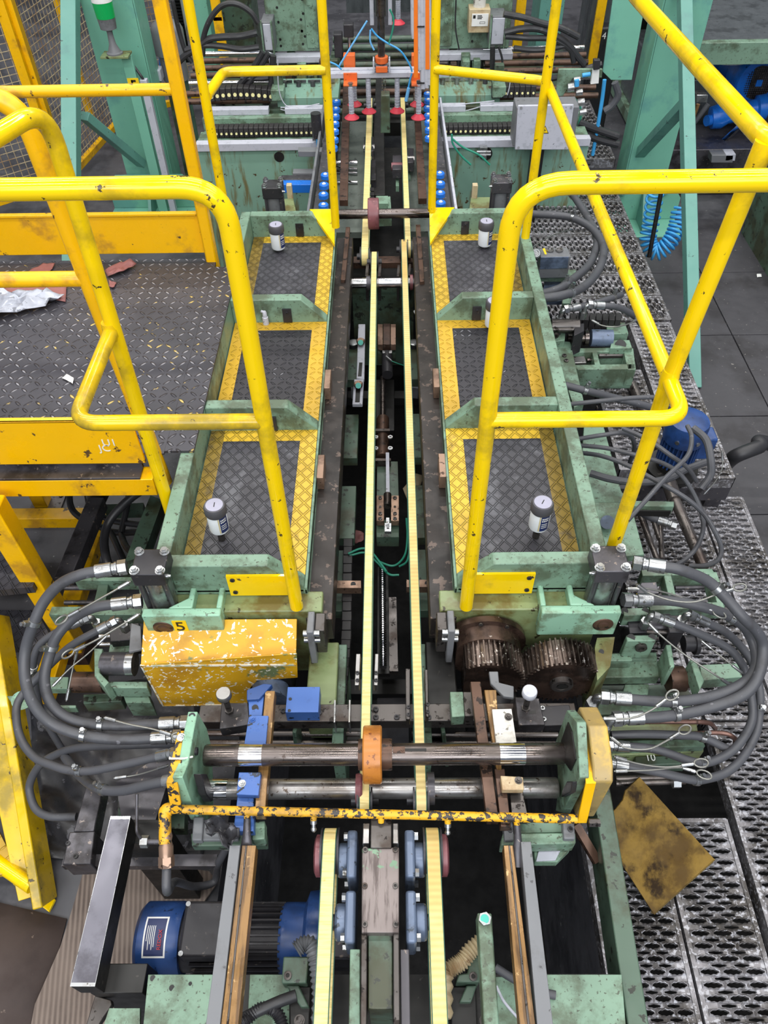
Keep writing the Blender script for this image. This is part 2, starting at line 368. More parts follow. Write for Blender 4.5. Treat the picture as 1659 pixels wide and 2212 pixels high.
def cr(pts, n=8):
    """smooth curve through points"""
    pts = [V(p) for p in pts]; out = []; q = [pts[0]*2-pts[1]]+pts+[pts[-1]*2-pts[-2]]
    for i in range(1, len(q)-2):
        p0, p1, p2, p3 = q[i-1:i+3]
        for k in range(n):
            t = k/n; out.append(.5*((2*p1)+(p2-p0)*t+(2*p0-5*p1+4*p2-p3)*t*t+(3*p1-p0-3*p2+p3)*t**3))
    out.append(pts[-1]); return out
def bend(pts, r, n=8):
    """polyline with filleted corners"""
    pts = [V(p) for p in pts]; out = [pts[0]]
    for i in range(1, len(pts)-1):
        p = pts[i]; a = (pts[i-1]-p); b = (pts[i+1]-p); la, lb = a.length, b.length; a.normalize(); b.normalize()
        ang = a.angle(b); d = min(r/math.tan(ang/2), la*.49, lb*.49); s0 = p+a*d; s1 = p+b*d
        for k in range(n+1):
            t = k/n; out.append(s0*(1-t)**2+p*2*t*(1-t)+s1*t*t)
    out.append(pts[-1]); return out
def text_mesh(name, body, size, mat, parent, pos, xdir, ydir, ext=.0006, align='CENTER'):
    cu = bpy.data.curves.new('t', 'FONT'); cu.body = body; cu.size = size; cu.extrude = ext; cu.align_x = align; cu.align_y = 'CENTER'
    ob = bpy.data.objects.new('t', cu); COL.objects.link(ob)
    me = bpy.data.meshes.new_from_object(ob.evaluated_get(bpy.context.evaluated_depsgraph_get())); bpy.data.objects.remove(ob)
    x = V(xdir).normalized(); z = x.cross(V(ydir)).normalized(); y = z.cross(x)
    R = Matrix((x, y, z)).transposed().to_4x4(); off = OFF.get(parent.name, V((0, 0, 0)))
    me.transform(Matrix.Translation(V(pos)-off) @ R); me.name = name; me.materials.clear(); me.materials.append(M[mat])
    o = bpy.data.objects.new(name, me); COL.objects.link(o); o.parent = parent; return o
XC = -.034
FL = -.9
# ================================================================ setting
b = MB(); b.box(-6, -.55, -1.5, 16, FL-1.4, FL); b.box(.66, 8, -1.5, 16, FL-1.4, FL); b.box(-.55, .66, 5.2, 16, FL-1.4, FL)
struct(b.build('floor', 'concrete'))
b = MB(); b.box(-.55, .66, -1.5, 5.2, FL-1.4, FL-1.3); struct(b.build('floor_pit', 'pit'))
b = MB(); b.box(-6, 8, 13, 13.2, FL, 7); struct(b.build('wall_back', 'dgrey'))
b = MB(); b.box(.66, 1.42, -1., 4.5, FL, FL+.006); struct(b.build('dark_sheet_under_grating', 'pit'))  # black sheet added over the concrete, shade below the gratings as colour
# ================================================================ the two walkway decks
def deck(sx, name, label):
    """sx=-1 left, +1 right; X measured outward from the line centre"""
    X = lambda d: XC+sx*d
    t = T(name, label, 'walkway', (X(.38), 2.1, -.12))
    yb = [1.215, 1.815, 2.40, 3.015]
    zr = .095
    def bx(B, d0, d1, y0, y1, z0, z1, m=0): B.box(min(X(d0), X(d1)), max(X(d0), X(d1)), y0, y1, z0, z1, m)
    f = MB()
    bx(f, .545, .585, 1.19, 3.04, -.12, zr)                       # outer wall
    for i, y in enumerate(yb):                                   # cross walls with the chamfered inner end
        y0, y1 = (y-.012, y+.028) if i else (y-.025, y+.015)
        f.prism([(X(.545), y0, -.02), (X(.545), y0, zr), (X(.29), y0, zr), (X(.203), y0, .006), (X(.203), y0, -.02)], (0, y1-y0, 0))
    bx(f, .195, .204, 1.19, 3.04, -.11, -.002)                     # inner curb
    bx(f, .195, .585, 1.19, 3.04, -.03, -.008)
    fr = f.build('frame', 'green', t, .003)
    for i in range(3):
        y0, y1 = yb[i]+.028, yb[i+1]-.012
        p = MB(); d0, d1 = .203, .541
        if i == 0: y0 = yb[0]+.015
        bw, bo, bn = .052, .045, .05
        bx(p, d0, d1, y0, y1, -.008, -.0005, 0)
        z = .0012
        def q(a0, a1, c0, c1, m): 
            p.add([(X(a0), c0, z), (X(a1), c0, z), (X(a1), c1, z), (X(a0), c1, z)], [[0, 1, 2, 3] if sx > 0 else [3, 2, 1, 0]], m)
        q(d0, d0+bw, y0, y1, 1); q(d1-bo, d1, y0, y1, 2); q(d0+bw, d1-bo, y1-bn, y1, 1 if i == 1 else 1)
        q(d0+bw, d1-bo, y0, y1-bn, 0)
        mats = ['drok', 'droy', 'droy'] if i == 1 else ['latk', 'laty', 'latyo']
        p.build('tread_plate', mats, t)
        if i < 3 and not (i == 0 and False):
            k = MB(); cxw = .345; yy = yb[i+1]-.013
            k.box(X(cxw)-.016, X(cxw)+.016, yy-.006, yy, .005, .06); k.socket((X(cxw), yy-.006, .045), (0, -1, 0), .005)
            k.build('slot_cover', ['black', 'soot'], t)
    g = MB()                                                      # yellow corner gusset at the far end
    g.prism([(X(.196), 3.045, zr+.004), (X(.30), 3.045, zr+.004), (X(.196), 2.90, .02)], (0, 0, -.012)); g.build('corner_gusset', 'rail', t)
    k = MB(); k.box(min(X(.225), X(.40)), max(X(.225), X(.40)), 1.183, 1.19, -.025, .06)
    for dx in (.385, ): 
        for z in (.045, -.008): k.socket((X(dx), 1.183, z), (0, -1, 0), .0065, 1, 2)
    k.build('bolted_plate', ['rail', 'black', 'soot'], t, label='yellow plate bolted to the front wall')
    w_ = MB()                                                    # machine side below the deck
    bx(w_, .13, .20, 1.13, 3.1, -.16, -.06); w_.build('guide_rail', 'rail_oily', t, .003)
    w_ = MB()
    bx(w_, .16, .56, 1.16, 3.06, -.5, -.1); w_.build('side_beam', 'soot', t)
    for i, y in enumerate((1.33, 1.62, 2.0, 2.45)):
        k = MB(); bx(k, .095 if i else .11, .16, y, y+.24, -.36, -.32); k.build('ledge', 'dgreen', t, .002)
    for y in (1.60, 2.02): 
        k = MB(); bx(k, .175, .198, y, y+.10, -.06, -.008); k.build('end_stop', 'copper', t, .002)
    return t
DL = deck(-1, 'walkway_deck', 'green stepped walkway deck left of the belts, joined to the yellow platform')
DR = deck(1, 'walkway_deck', 'green stepped walkway deck right of the belts, beside the gratings')
# ================================================================ safety railings
R = .0172
def rail_set(sx):
    A = V((-.255, 1.144, 0)) if sx < 0 else V((.189, 1.140, 0))
    ox = -.635 if sx < 0 else .578
    oy = 1.457 if sx < 0 else 1.264
    t = T('safety_railing', 'bright yellow tube railing on the left deck, its mid rail bent to a point' if sx < 0 else 'bright yellow tube railing on the right deck, its long top rail running past the columns', 'railing', (A.x, A.y, -.02))
    zt, zm = 1.105, .628
    m = MB(); m.tube(bend([(A.x, A.y, -.02), (A.x, A.y, zt), (.70, A.y, zt), (.612, 1.29, zt), (.589, 2.114, zt-.02), (.572, 3.1, zt-.02)] if sx > 0 else
                          [(A.x, A.y, -.02), (A.x, A.y, zt), (-.74, A.y, zt), (-.622, 1.462, zt), (-.641, 1.457, -.06)], .085 if sx > 0 else .07), R, 20)
    m.build('top_rail', 'rail', t, label='front post and top rail bent from one tube')
    m = MB(); m.tube(bend([(A.x, A.y, zm), (ox, A.y, zm), (ox, oy, zm-.001)], .05), R*.95, 18); m.build('mid_rail', 'railold' if sx < 0 else 'rail', t)
    m = MB()
    if sx > 0: m.tube([(ox, oy, -.06), (ox, oy, zm), (.611, 1.275, zt)], R, 20)
    for z in (zm,): m.lathe((ox, oy, z-.022), (0, 0, 1), [(0, R), (.012, R*1.12), (.03, R*1.12), (.044, R)], 18)
    m.build('post' if sx > 0 else 'weld_collar', 'railold' if sx < 0 else 'rail', t)
    if sx > 0:
        fy = 2.90
        m = MB(); m.tube(bend([(ox, oy, zm), (.55, fy, zm), (.165, 3.03, zm)], .06), R*.95, 18); m.build('mid_rail', 'rail', t)
        m = MB(); m.tube([(.53, 2.803, .06), (.53, 2.803, zt)], R*.95, 18); m.build('post', 'rail', t)
        m = MB(); m.tube([(.172, 3.036, .09), (.160, 3.036, zt)], R*.95, 18); m.build('post', 'rail', t)
    else:
        t2 = T('safety_railing', 'bright yellow tube railing at the far corner of the left deck, with two posts', 'railing', (-.22, 2.914, .08))
        m = MB(); m.tube([(-.221, 2.914, .09), (-.218, 2.914, 1.3)], R*.95, 18); m.build('post', 'rail', t2)
        m = MB(); m.tube([(-.605, 2.681, .06), (-.603, 2.681, 1.3)], R*.95, 18); m.build('post', 'rail', t2)
        m = MB(); m.tube(bend([(-.22, 2.908, .672), (-.575, 2.906, .672), (-.60, 2.69, .672)], .04), R*.95, 18); m.build('mid_rail', 'rail', t2)
    return t
rail_set(-1); rail_set(1)
# ================================================================ yellow access platform on the left
ZP = .1
t = T('access_platform', 'orange yellow access platform with dark checker plate floor, left of the decks', 'platform', (-1.5, 2.1, FL))
b = MB(); b.box(-2.9, -.665, 1.60, 2.665, ZP-.006, ZP); b.build('floor_plate', 'plate', t)
b = MB(); b.box(-.663, -.578, 1.606, 2.60, ZP-.004, ZP+.004); b.build('edge_plate', 'plate', t)
b = MB(); b.prism([(-2.9, 1.585, .24), (-2.9, 1.585, .075), (-.72, 1.585, .075), (-.72, 1.585, .24)], (0, .008, 0)); b.box(-2.9, -.72, 1.585, 1.605, .234, .24); b.build('toe_board', 'plat', t, .002)
b = MB(); b.box(-2.9, -.735, 1.545, 1.59, .048, .056); b.box(-2.9, -.735, 1.588, 1.60, .05, .08); b.build('ledge', 'blacksteel', t, .001)
b = MB(); b.box(-2.9, -.70, 1.545, 1.60, -.02, .048); b.build('edge_beam', 'plat', t, .002)
b = MB(); b.box(-2.9, -.70, 2.665, 2.673, .125, .285); b.box(-2.9, -.70, 2.655, 2.675, .278, .288); b.build('toe_board', 'plat', t, .002)
b = MB(); b.box(-2.9, -.70, 2.62, 2.67, -.03, .094); b.build('edge_beam', 'plat', t, .002)
b = MB(); b.bar((-.682, 2.661, .03), (-.682, 2.661, 1.5), .042, .042); b.build('post', 'plat', t, .006)
b = MB(); b.tube([(-.70, 2.661, .705), (-2.9, 2.661, .705)], .0185, 16); b.build('mid_rail', 'plat', t)
b = MB(); b.tube(bend([(-.688, 1.60, -.02), (-.728, 1.60, 1.075), (-1.5, 1.60, 1.075)], .08), .021, 18); b.build('post', 'plat', t)
b = MB(); b.tube([(-.715, 1.60, .672), (-2.9, 1.60, .672)], .0185, 16); b.build('mid_rail', 'plat', t)
for (x, y) in ((-1.575, 2.31), (-2.5, 2.31), (-.78, 2.45)):
    b = MB(); b.box(x-.03, x+.03, y-.03, y+.03, FL+.01, ZP-.01); b.build('leg', 'plat', t, .003)
    b = MB(); b.box(x-.05, x+.09, y-.08, y+.06, FL, FL+.012); b.socket((x+.07, y+.04, FL+.012), (0, 0, 1), .009); b.build('foot_plate', ['dsteel', 'soot'], t)
b = MB(); b.box(-1.185, -1.12, 1.435, 1.50, FL, .04); b.build('leg', 'plat', t, .004, label='near yellow leg with a patch of bare rust')
b = MB(); b.box(-1.192, -1.113, 1.428, 1.507, FL+.10, FL+.17); b.build('rust_patch', 'rust', t)
b = MB(); b.box(-1.9, -1.25, 2.05, 2.11, -.76, -.70); b.build('cross_tie', 'plat', t, .003)
b = MB(); b.box(-1.245, -1.175, 1.25, 2.11, -.76, -.70); b.build('cross_tie', 'plat', t, .003)
b = MB(); b.prism([P(12, 1040, -.2), P(10, 1080, -.35), P(1, 1130, -.35), P(-20, 1130, -.2)], (0, .01, 0)); b.build('gusset', 'blacksteel', t)
# litter on the platform
def sheet(name, pix, z, mat, label, cat, thick=.003, wob=.012, n=9, group=None, sub=0):
    """crumpled flat sheet: fan mesh with noise"""
    from mathutils import noise as nz
    c = P(sum(p[0] for p in pix)/len(pix), sum(p[1] for p in pix)/len(pix), z); rim = PL(pix, z); k = len(rim); pts = []
    for i in range(k):
        for q in range(3): pts.append(rim[i].lerp(rim[(i+1) % k], q/3))
    m = len(pts); vs = []; rows = 6
    for r in range(rows):
        f = (r+.25)/(rows-.75)
        for i in range(m):
            p = c.lerp(pts[i], f); h = abs(nz.noise(p*30))*wob*1.6+abs(nz.noise(p*80))*wob*.6
            vs.append(p+V((0, 0, h+.001)))
    fs = [[i+r*m, (i+1) % m+r*m, (i+1) % m+(r+1)*m, i+(r+1)*m] for r in range(rows-1) for i in range(m)]+[list(range(m))]
    b = MB(); b.add(vs, fs); o = b.build(name, mat, None, 0, 60)
    s = o.modifiers.new('thickness', 'SOLIDIFY'); s.thickness = thick; s.offset = 1
    return tag(o, label, cat, group)
sheet('plastic_film', [(-60, 650), (0, 632), (30, 640), (75, 636), (105, 632), (142, 645), (100, 665), (40, 680), (-60, 706)], ZP+.006, 'film', 'crumpled pale plastic film at the left edge of the platform floor', 'film', .002, .035)
sheet('torn_sheet', [(0, 632), (60, 590), (145, 618), (142, 654), (80, 640)], ZP+.002, 'redpaper', 'torn dull red sheet partly under the crumpled plastic film', 'sheet', .002, .006)
sheet('torn_sheet', [(60, 590), (95, 572), (120, 572), (110, 588), (80, 600)], ZP+.002, 'redpaper', 'dull red sheet scrap behind the yellow mid rail on the platform', 'sheet', .002, .006)
sheet('torn_sheet', [(228, 588), (262, 570), (296, 573), (270, 592), (234, 600)], ZP+.002, 'redpaper', 'long red scrap right of the yellow post on the platform floor', 'sheet', .002, .02)
sheet('torn_sheet', [(236, 608), (252, 612), (245, 625), (236, 620)], ZP+.002, 'redpaper', 'smallest red scrap beside the yellow post on the platform floor', 'sheet', .002, .01)
sheet('paper_scrap', [(134, 818), (145, 810), (160, 818), (158, 832), (150, 826)], ZP+.002, 'paper', 'small torn white scrap lying on the dark checker plate', 'scrap', .001, .006)
# chalk marks on the near toe board
tb = [o for o in COL.objects if o.name == 'toe_board'][0]
text_mesh('chalk_mark', 'U1', .035, 'inkw', t, PY(236, 957, 1.584), (1, 0, 0), (0, 0, 1))
text_mesh('chalk_mark', 'JC', .035, 'inkw', t, PY(226, 969, 1.584), (1, 0, 0), (0, 0, 1))
# ================================================================ stairs below the platform, lower left
t = T('stair', 'yellow steel stair with dark treads cut off by the left edge', 'stair', (-1.35, 1.0, FL))
for z, px in ((-.30, [(-260, 1188), (74, 1188), (80, 1240), (70, 1268), (-260, 1300)]), (-.55, [(-260, 1318), (78, 1318), (118, 1390), (-260, 1430)])):
    b = MB(); b.slab(px, z, .03); b.build('tread', 'latk', t)
b = MB(); b.bar(P(98, 1952, FL+.05), P(-6, 1330, -.42), .03, .11, 0, (0, -.5, 1)); b.build('stringer', 'railold', t, .004)
b = MB(); b.bar(P(66, 1938, FL+.06), P(-55, 1380, -.42), .07, .012, 0, (0, -.5, 1)); b.build('stringer_flange', 'railold', t, .002)
b = MB(); b.prism([P(30, 1912, FL+.01), P(108, 1972, FL+.01), P(122, 1945, FL+.01), P(55, 1885, FL+.01)], (0, 0, .012)); b.build('foot_plate', 'rail', t, .002)
b = MB(); b.tube([P(70, 1915, FL+.1), P(-60, 1825, FL+.12)], .022, 16); b.build('tie_bar', 'rail', t)
b = MB(); b.slab([(-80, 1775), (-6, 1790), (15, 1830), (35, 1885), (-80, 1900)], FL+.12, .02); b.build('tread', 'droy', t)
# ================================================================ floor coverings, lower left
b = MB(); b.add(PL([(-400, 1940), (0, 1950), (145, 1985), (118, 2090), (70, 2230), (-400, 2260)], FL+.004), [[0, 1, 2, 3, 4, 5]]); 
o = b.build('floor_sheet', 'brownfloor'); s_ = o.modifiers.new('thickness', 'SOLIDIFY'); s_.thickness = .003; tag(o, 'smooth dark brown floor sheet in the bottom left corner', 'floor sheet')
b = MB(); b.slab([(186, 1862), (300, 1860), (452, 1882), (470, 1905), (432, 1960), (345, 2100), (300, 2240), (62, 2240), (75, 2170), (130, 2045), (160, 1950)], FL+.02, .008)
tag(b.build('corrugated_sheet', 'corr'), 'worn brown corrugated sheet lying on the floor under the blue motor', 'sheet')
from mathutils import noise as nz_
def blanket(name, pix_grid, z, mat, label, cat, amp):
    b = MB(); nx, ny = 26, 20; (a, c, d, e) = PL(pix_grid, z); vs = []
    for j in range(ny+1):
        for i in range(nx+1):
            p = a.lerp(c, i/nx).lerp(e.lerp(d, i/nx), j/ny); vs.append(p+V((0, 0, abs(nz_.noise(p*7))*amp+abs(nz_.noise(p*22))*amp*.4)))
    fs = [[j*(nx+1)+i, j*(nx+1)+i+1, (j+1)*(nx+1)+i+1, (j+1)*(nx+1)+i] for j in range(ny) for i in range(nx)]
    b.add(vs, fs); o = b.build(name, mat, None, 0, 80); q = o.modifiers.new('thickness', 'SOLIDIFY'); q.thickness = .004; return tag(o, label, cat)
blanket('black_sheeting', [(60, 1480), (430, 1480), (440, 1860), (100, 1860)], FL+.004, 'cloth', 'crinkled black sheeting over the floor under the hoses on the left', 'sheeting', .07)
# ================================================================ upper and lower conveyor belts
def belt(x0, x1, ya, yb, z, r, label, mat='belt', pul='black', flange=None):
    xm = (x0+x1)/2
    t = T('conveyor_belt', label, 'belt', (xm, (ya+yb)/2, z-2*r))
    th = .004; k = 14; prof = []
    for (yc, s0) in ((ya+r, 1), (yb-r, 0)):
        for i in range(k+1):
            a = (PI*1.5-PI*i/k) if s0 else (PI/2-PI*i/k); prof.append((yc+math.cos(a)*r, z-r+math.sin(a)*r))
    def loop(xa, xb, grow, m, B):
        n = len(prof); cyc = []
        o_ = [(y, q) for y, q in prof]
        def off(i, d):
            y, q = o_[i]; yc = ya+r if i <= k else yb-r; v = V((y-yc, q-(z-r))).normalized(); return (y+v.x*d, q+v.y*d)
        vs = []; fs = []
        for i in range(n):
            a = off(i, grow); c = off(i, -th)
            vs += [V((xa, a[0], a[1])), V((xb, a[0], a[1])), V((xb, c[0], c[1])), V((xa, c[0], c[1]))]
        for i in range(n):
            j = (i+1) % n
            for q in range(4): p = (q+1) % 4; fs.append([i*4+q, i*4+p, j*4+p, j*4+q])
        B.add(vs, fs, m)
    B = MB(); loop(x0+.0016, x1-.0016, 0, 0, B); B.build('belt_band', mat, t)
    B = MB(); loop(x0-.0004, x0+.0018, -.0012, 0, B); loop(x1-.0018, x1+.0004, -.0012, 0, B); B.build('belt_edge', 'beltg', t)
    for y in (ya+r, yb-r):
        B = MB(); B.cyl((x0-.004, y, z-r), (x1+.004, y, z-r), r-.005, 32)
        for xx in (x0-.006, x1+.002): B.cyl((xx, y, z-r), (xx+.004, y, z-r), r+.001, 32)
        B.cyl((x0-.02, y, z-r), (x1+.02, y, z-r), .014, 16); B.build('pulley', pul, t)
    return t
ZB = -.088
belt(-.083, -.059, .635, 3.06, ZB, .042, 'long cream belt between the decks, the left one of the pair')
belt(.046, .071, .635, 3.16, ZB, .042, 'long cream belt between the decks, the right one with faint cross ribs', 'ribbelt')
belt(-.161, -.132, .05, .612, ZB, .05, 'near cream belt left of the central steel guide, in the foreground')
belt(.066, .096, .05, .612, ZB, .05, 'near cream belt right of the central steel guide, in the foreground', 'ribbelt')
belt(-.128, -.096, 3.02, 4.75, ZB+.0, .04, 'far cream belt on the left, running under the suction cups')
belt(.063, .090, 3.08, 4.75, ZB, .04, 'far cream belt on the right, running under the suction cups')
# support rail under each long belt
for x, l in ((-.071, 'left'), (.0585, 'right')):
    b = MB(); b.box(x-.009, x+.009, .8, 3.0, -.13, -.096)
    tag(b.build('belt_support_rail', 'dsteel'), 'dark slide rail carrying the long belt on the %s' % l, 'rail')
# ================================================================ near shaft stand
def brk(pix, X, t, name, mat, par, dx):
    b = MB(); b.prism([PX(x, y, X) for x, y in pix], (dx, 0, 0)); return b.build(name, mat, par, .002)
t = T('shaft_bracket', 'green shaft bracket plate left of the two near shafts, carrying a chipped yellow arm', 'bracket', (-.46, .72, -.3))
pl = [(427, 1537), (418, 1582), (407, 1648), (394, 1679), (414, 1734), (432, 1770), (460, 1775), (462, 1700), (458, 1640), (459, 1620), (447, 1573)]
brk(pl, -.449, t, 'side_plate', 'mint', t, -.022)
b = MB(); c = PX(416, 1549, -.46); b.socket((-.46, c.y, c.z+.002), (0, -.2, 1), .008); c = PX(422, 1623, -.449); b.socket(c, (1, 0, 0), .009); b.build('screw', ['black', 'soot'], t)
b = MB(); b.prism([PX(x, y, -.44) for x, y in ((417, 1672), (430, 1672), (452, 1725), (440, 1732), (428, 1715))], (.018, 0, 0)); b.build('slide_block', 'black', t, .002)
b = MB()
ay = [PX(x, y, -.475) for x, y in ((396, 1580), (377, 1672), (372, 1690), (382, 1752))]
for a, c in zip(ay[:-1], ay[1:]): b.bar(a, c+(c-a).normalized()*.003, .024, .006, 0, (0, .6, .8) if c.y > .64 else (0, 1, .25))
b.build('pipe_arm', 'chipy', t, .001)
b = MB(); c = ay[0].lerp(ay[1], .15); b.bolt(c+V((0, -.002, .004)), (0, -.5, .85), .007); b.build('bolt', 'plated', t)
b = MB(); c = ay[0].lerp(ay[1], .62); b.tube([c+V((-.018, 0, 0)), c+V((-.016, -.006, .008)), c+V((.016, -.006, .008)), c+V((.03, .004, -.006))], .0022, 8); b.build('cable_tie', 'paper', t)
t = T('shaft_bracket', 'green A-shaped shaft bracket plate right of the two near shafts, beside the yellow guard box', 'bracket', (.39, .75, -.3))
b = MB(); q = [(1224, 1534), (1209, 1576), (1194, 1620), (1203, 1640), (1206, 1700), (1200, 1752), (1214, 1756), (1252, 1680), (1246, 1560)]
b.prism([PX(x, y, .382) for x, y in q], (.02, 0, 0)); b.build('side_plate', 'green', t, .002)
b = MB(); b.prism([PX(x, y, .379) for x, y in ((1226, 1560), (1212, 1600), (1214, 1640), (1232, 1665), (1243, 1640), (1234, 1580))], (.003, 0, 0)); b.build('recess', 'soot', t)
b = MB(); c = PX(1236, 1545, .392); b.socket((.392, c.y, c.z+.002), (0, -.2, 1), .008); b.build('screw', ['black', 'soot'], t)
b = MB(); b.prism([PX(x, y, .372) for x, y in ((1224, 1688), (1236, 1688), (1232, 1712), (1212, 1722), (1214, 1708))], (.012, 0, 0)); b.build('slide_block', 'black', t, .002)
t = T('drive_guard', 'dirty yellow chamfered guard box at the right end of the near shafts', 'guard', (.44, .7, -.25))
q = [(1304, 1553), (1313, 1568), (1325, 1654), (1325, 1690), (1284, 1764)]
b = MB(); pts = [PX(x, y, .452) for x, y in q]; pts += [pts[-1]+V((0, .06, -.05)), V((.45, .80, -.15)), V((.45, .80, pts[0].z-.02))]
b.prism(pts, (-.042, 0, 0)); b.build('box', 'cover', t, .004)
b = MB(); ay = [CAMP+(PX(x, y, .412)-CAMP)*.985 for x, y in ((1255, 1571), (1274, 1668), (1276, 1690), (1257, 1774))]
for a, c in zip(ay[:-1], ay[1:]): b.bar(a, c+(c-a).normalized()*.003, .021, .006, 0, (0, .6, .8) if c.y > .66 else (0, 1, .25))
b.build('strap', 'plat', t, .001, label='brighter yellow flat strap')
b = MB(); c = ay[0].lerp(ay[1], .17); b.bolt(c+V((0, -.002, .004)), (0, -.5, .85), .008); b.build('bolt', 'dsteel', t)
b = MB(); c = ay[-1]; b.cyl(c+V((.012, -.006, .008)), c+V((.036, -.006, .008)), .009, 6); b.build('bolt', 'dsteel', t)
# shafts
def shaft(y, z, r, x0, x1, label, bright, mat='shaft'):
    t = T('roller_shaft', label, 'shaft', ((x0+x1)/2, y, z-r))
    b = MB(); b.lathe((x0, y, z), (1, 0, 0), [(0, r*.93), (.004, r), (x1-x0-.004, r), (x1-x0, r*.93)], 40); b.build('bar', mat, t)
    for a, c in bright: b = MB(); b.cyl((a, y, z), (c, y, z), r*1.012, 40); b.build('polished_band', 'chrome', t)
    return t
s1 = shaft(.735, -.015, .0245, -.432, .382, 'near dark steel shaft, the upper one, with an amber ring', [(-.352, -.30), (.235, .292)])
b = MB(); b.lathe((-.083, .735, -.015), (1, 0, 0), [(0, .034), (.006, .035), (.07, .035), (.076, .034)], 32); b.build('collar', 'rust', s1)
b = MB(); b.lathe((-.072, .735, -.015), (1, 0, 0), [(0, .03), (0, .061), (.003, .064), (.039, .064), (.042, .061), (.042, .03)], 48); b.build('ring', 'amber', s1)
b = MB(); b.box(.0, .07, .731, .738, .0088, .0096); b.build('key_slot', 'soot', s1)
b = MB(); b.box(-.005, .022, .727, .742, .0085, .0105); b.cyl((.016, .735, .01), (.016, .735, .012), .004, 10); b.build('key', 'rust', s1)
s2 = shaft(.695, -.112, .0235, -.43, .376, 'near bright shaft, the lower one, under the guide strips', [(-.435, -.39)], 'steel')
b = MB(); b.lathe((-.092, .695, -.112), (1, 0, 0), [(0, .033), (.012, .036), (.016, .033)], 32); b.build('collar', 'redpu', s2)
b = MB(); b.lathe((.074, .695, -.112), (1, 0, 0), [(0, .036), (.016, .036)], 32); b.build('collar', 'blacksteel', s2)
# air pipe with nozzles
t = T('air_pipe', 'chipped yellow air pipe with blow nozzles in front of the near shafts', 'pipe', (-.03, .6, -.08))
pa, pb = P(368, 1748, -.025), P(1246, 1769, -.025)
b = MB(); b.tube([pa, pb], .0098, 16); b.build('pipe', 'chipy', t)
pdir = (pb-pa).normalized()
for px, kind in ((677, 0), (967, 0), (533, 1), (823, 2), (1116, 1)):
    c = pa+pdir*((P(px, 1758, -.025)-pa).dot(pdir))
    b = MB(); d = V((0, -.75, -.66)).normalized(); b.cyl(c, c+d*.018, .0085, 14, 0, .0065); b.build('tee', 'chipy', t)
    if kind == 0:
        b = MB(); b.lathe(c+d*.016, d, [(0, .0075), (.008, .0075), (.009, .0045), (.016, .0045), (.018, .0062), (.022, .0062), (.026, .003)], 14); b.build('nozzle', 'plated', t)
    elif kind == 1:
        b = MB(); dd = V((.02 if px > 800 else 0, -.86, -.5)).normalized(); e = c+d*.016
        xx = V((1, 0, 0)); yy = xx.cross(dd).normalized()
        def ring(o, a, h, n=12): return [o+xx*(a*math.cos(2*PI*i/n))+yy*(h*math.sin(2*PI*i/n)) for i in range(n)]
        rows = ring(e, .0075, .0075)+ring(e+dd*.03, .0085, .008)+ring(e+dd*.055, .0125, .004)+ring(e+dd*.085, .0125, .0022)
        b.add(rows, [[k*12+i, k*12+(i+1) % 12, (k+1)*12+(i+1) % 12, (k+1)*12+i] for k in range(3) for i in range(12)]+[list(range(36, 48)), list(range(11, -1, -1))]); b.build('flat_nozzle', 'blacksteel', t)
b = MB(); b.tube(bend([pa+V((.004, 0, 0)), pa+V((-.012, 0, 0)), pa+V((-.008, -.06, -.035))], .014), .0135, 16); b.build('elbow', 'chipy', t)
e = pa+V((-.008, -.04, -.024)); d = V((.05, -.75, -.5)).normalized()
b = MB(); b.lathe(e, d, [(0, .012), (.01, .0145), (.02, .012), (.03, .0155), (.05, .0155)], 20); b.hexh(e+d*.05, d, .017, .022); b.build('valve', 'copper', t)
b = MB(); h = e+d*.02+V((-.05, .0, .0)); b.cyl(e+d*.02, h, .006, 12); b.tube(bend([h, h+V((-.008, .01, .03)), h+V((-.01, .075, .075))], .02), .0035, 10); b.build('valve_handle', 'blacksteel', t)
b = MB(); b.hexh(h+V((.012, 0, 0)), (-1, 0, 0), .013, .016); b.build('handle_nut', 'plated', t)
e2 = e+d*.072
b = MB(); b.tube(cr([e2, e2+d*.05, P(378, 1905, -.35), P(420, 1915, -.5), P(462, 1905, -.55), P(470, 1870, -.5), P(490, 1830, -.4)]), .010, 12); b.build('hose', 'rubber', t)
# ---------------------------------------------------------------- cross beam with clamp blocks
t = T('cross_beam', 'dark steel cross beam running under the belts just before the near shafts', 'beam', (-.03, .9, -.2))
b = MB(); b.box(-.50, .46, .882, .93, -.19, -.15); b.build('bar', 'dsteel', t, .002)
b = MB()
for px, py in ((612, 1536), (690, 1540), (812, 1533), (857, 1550), (812, 1550), (926, 1550), (575, 1555)): b.socket(P(px, py, -.15), (0, 0, 1), .007)
b.build('screw', ['black', 'soot'], t)
for px in (640, 955):
    b = MB(); b.bar(P(px, 1565, -.2), P(px+8, 1640, -.42), .045, .01); b.build('strut', 'dgreen', t, .002)
t = T('guide_block', 'blue painted clamp block holding the left guide strips', 'block', (-.3, .92, -.15))
b = MB(); b.box(-.272, -.19, .885, .955, -.15, -.105); b.cyl(P(627, 1510, -.104), P(627, 1510, -.103), .004, 12, 1); b.cyl(P(625, 1535, -.104), P(625, 1535, -.103), .004, 12, 1); b.build('block', ['blue', 'soot'], t, .002)
b = MB(); b.slab([(478, 1518), (535, 1518), (540, 1565), (474, 1575)], -.11, .04); b.build('slot_plate', 'blacksteel', t, .002)
b = MB(); b.slab([(500, 1546), (522, 1540), (522, 1546), (500, 1552)], -.1095, .001); b.build('slot', 'soot', t)
b = MB(); b.slab([(533, 1490), (570, 1476), (588, 1478), (560, 1510), (533, 1512)], -.05, .02); b.build('bent_tab', 'motorb', t, .002)
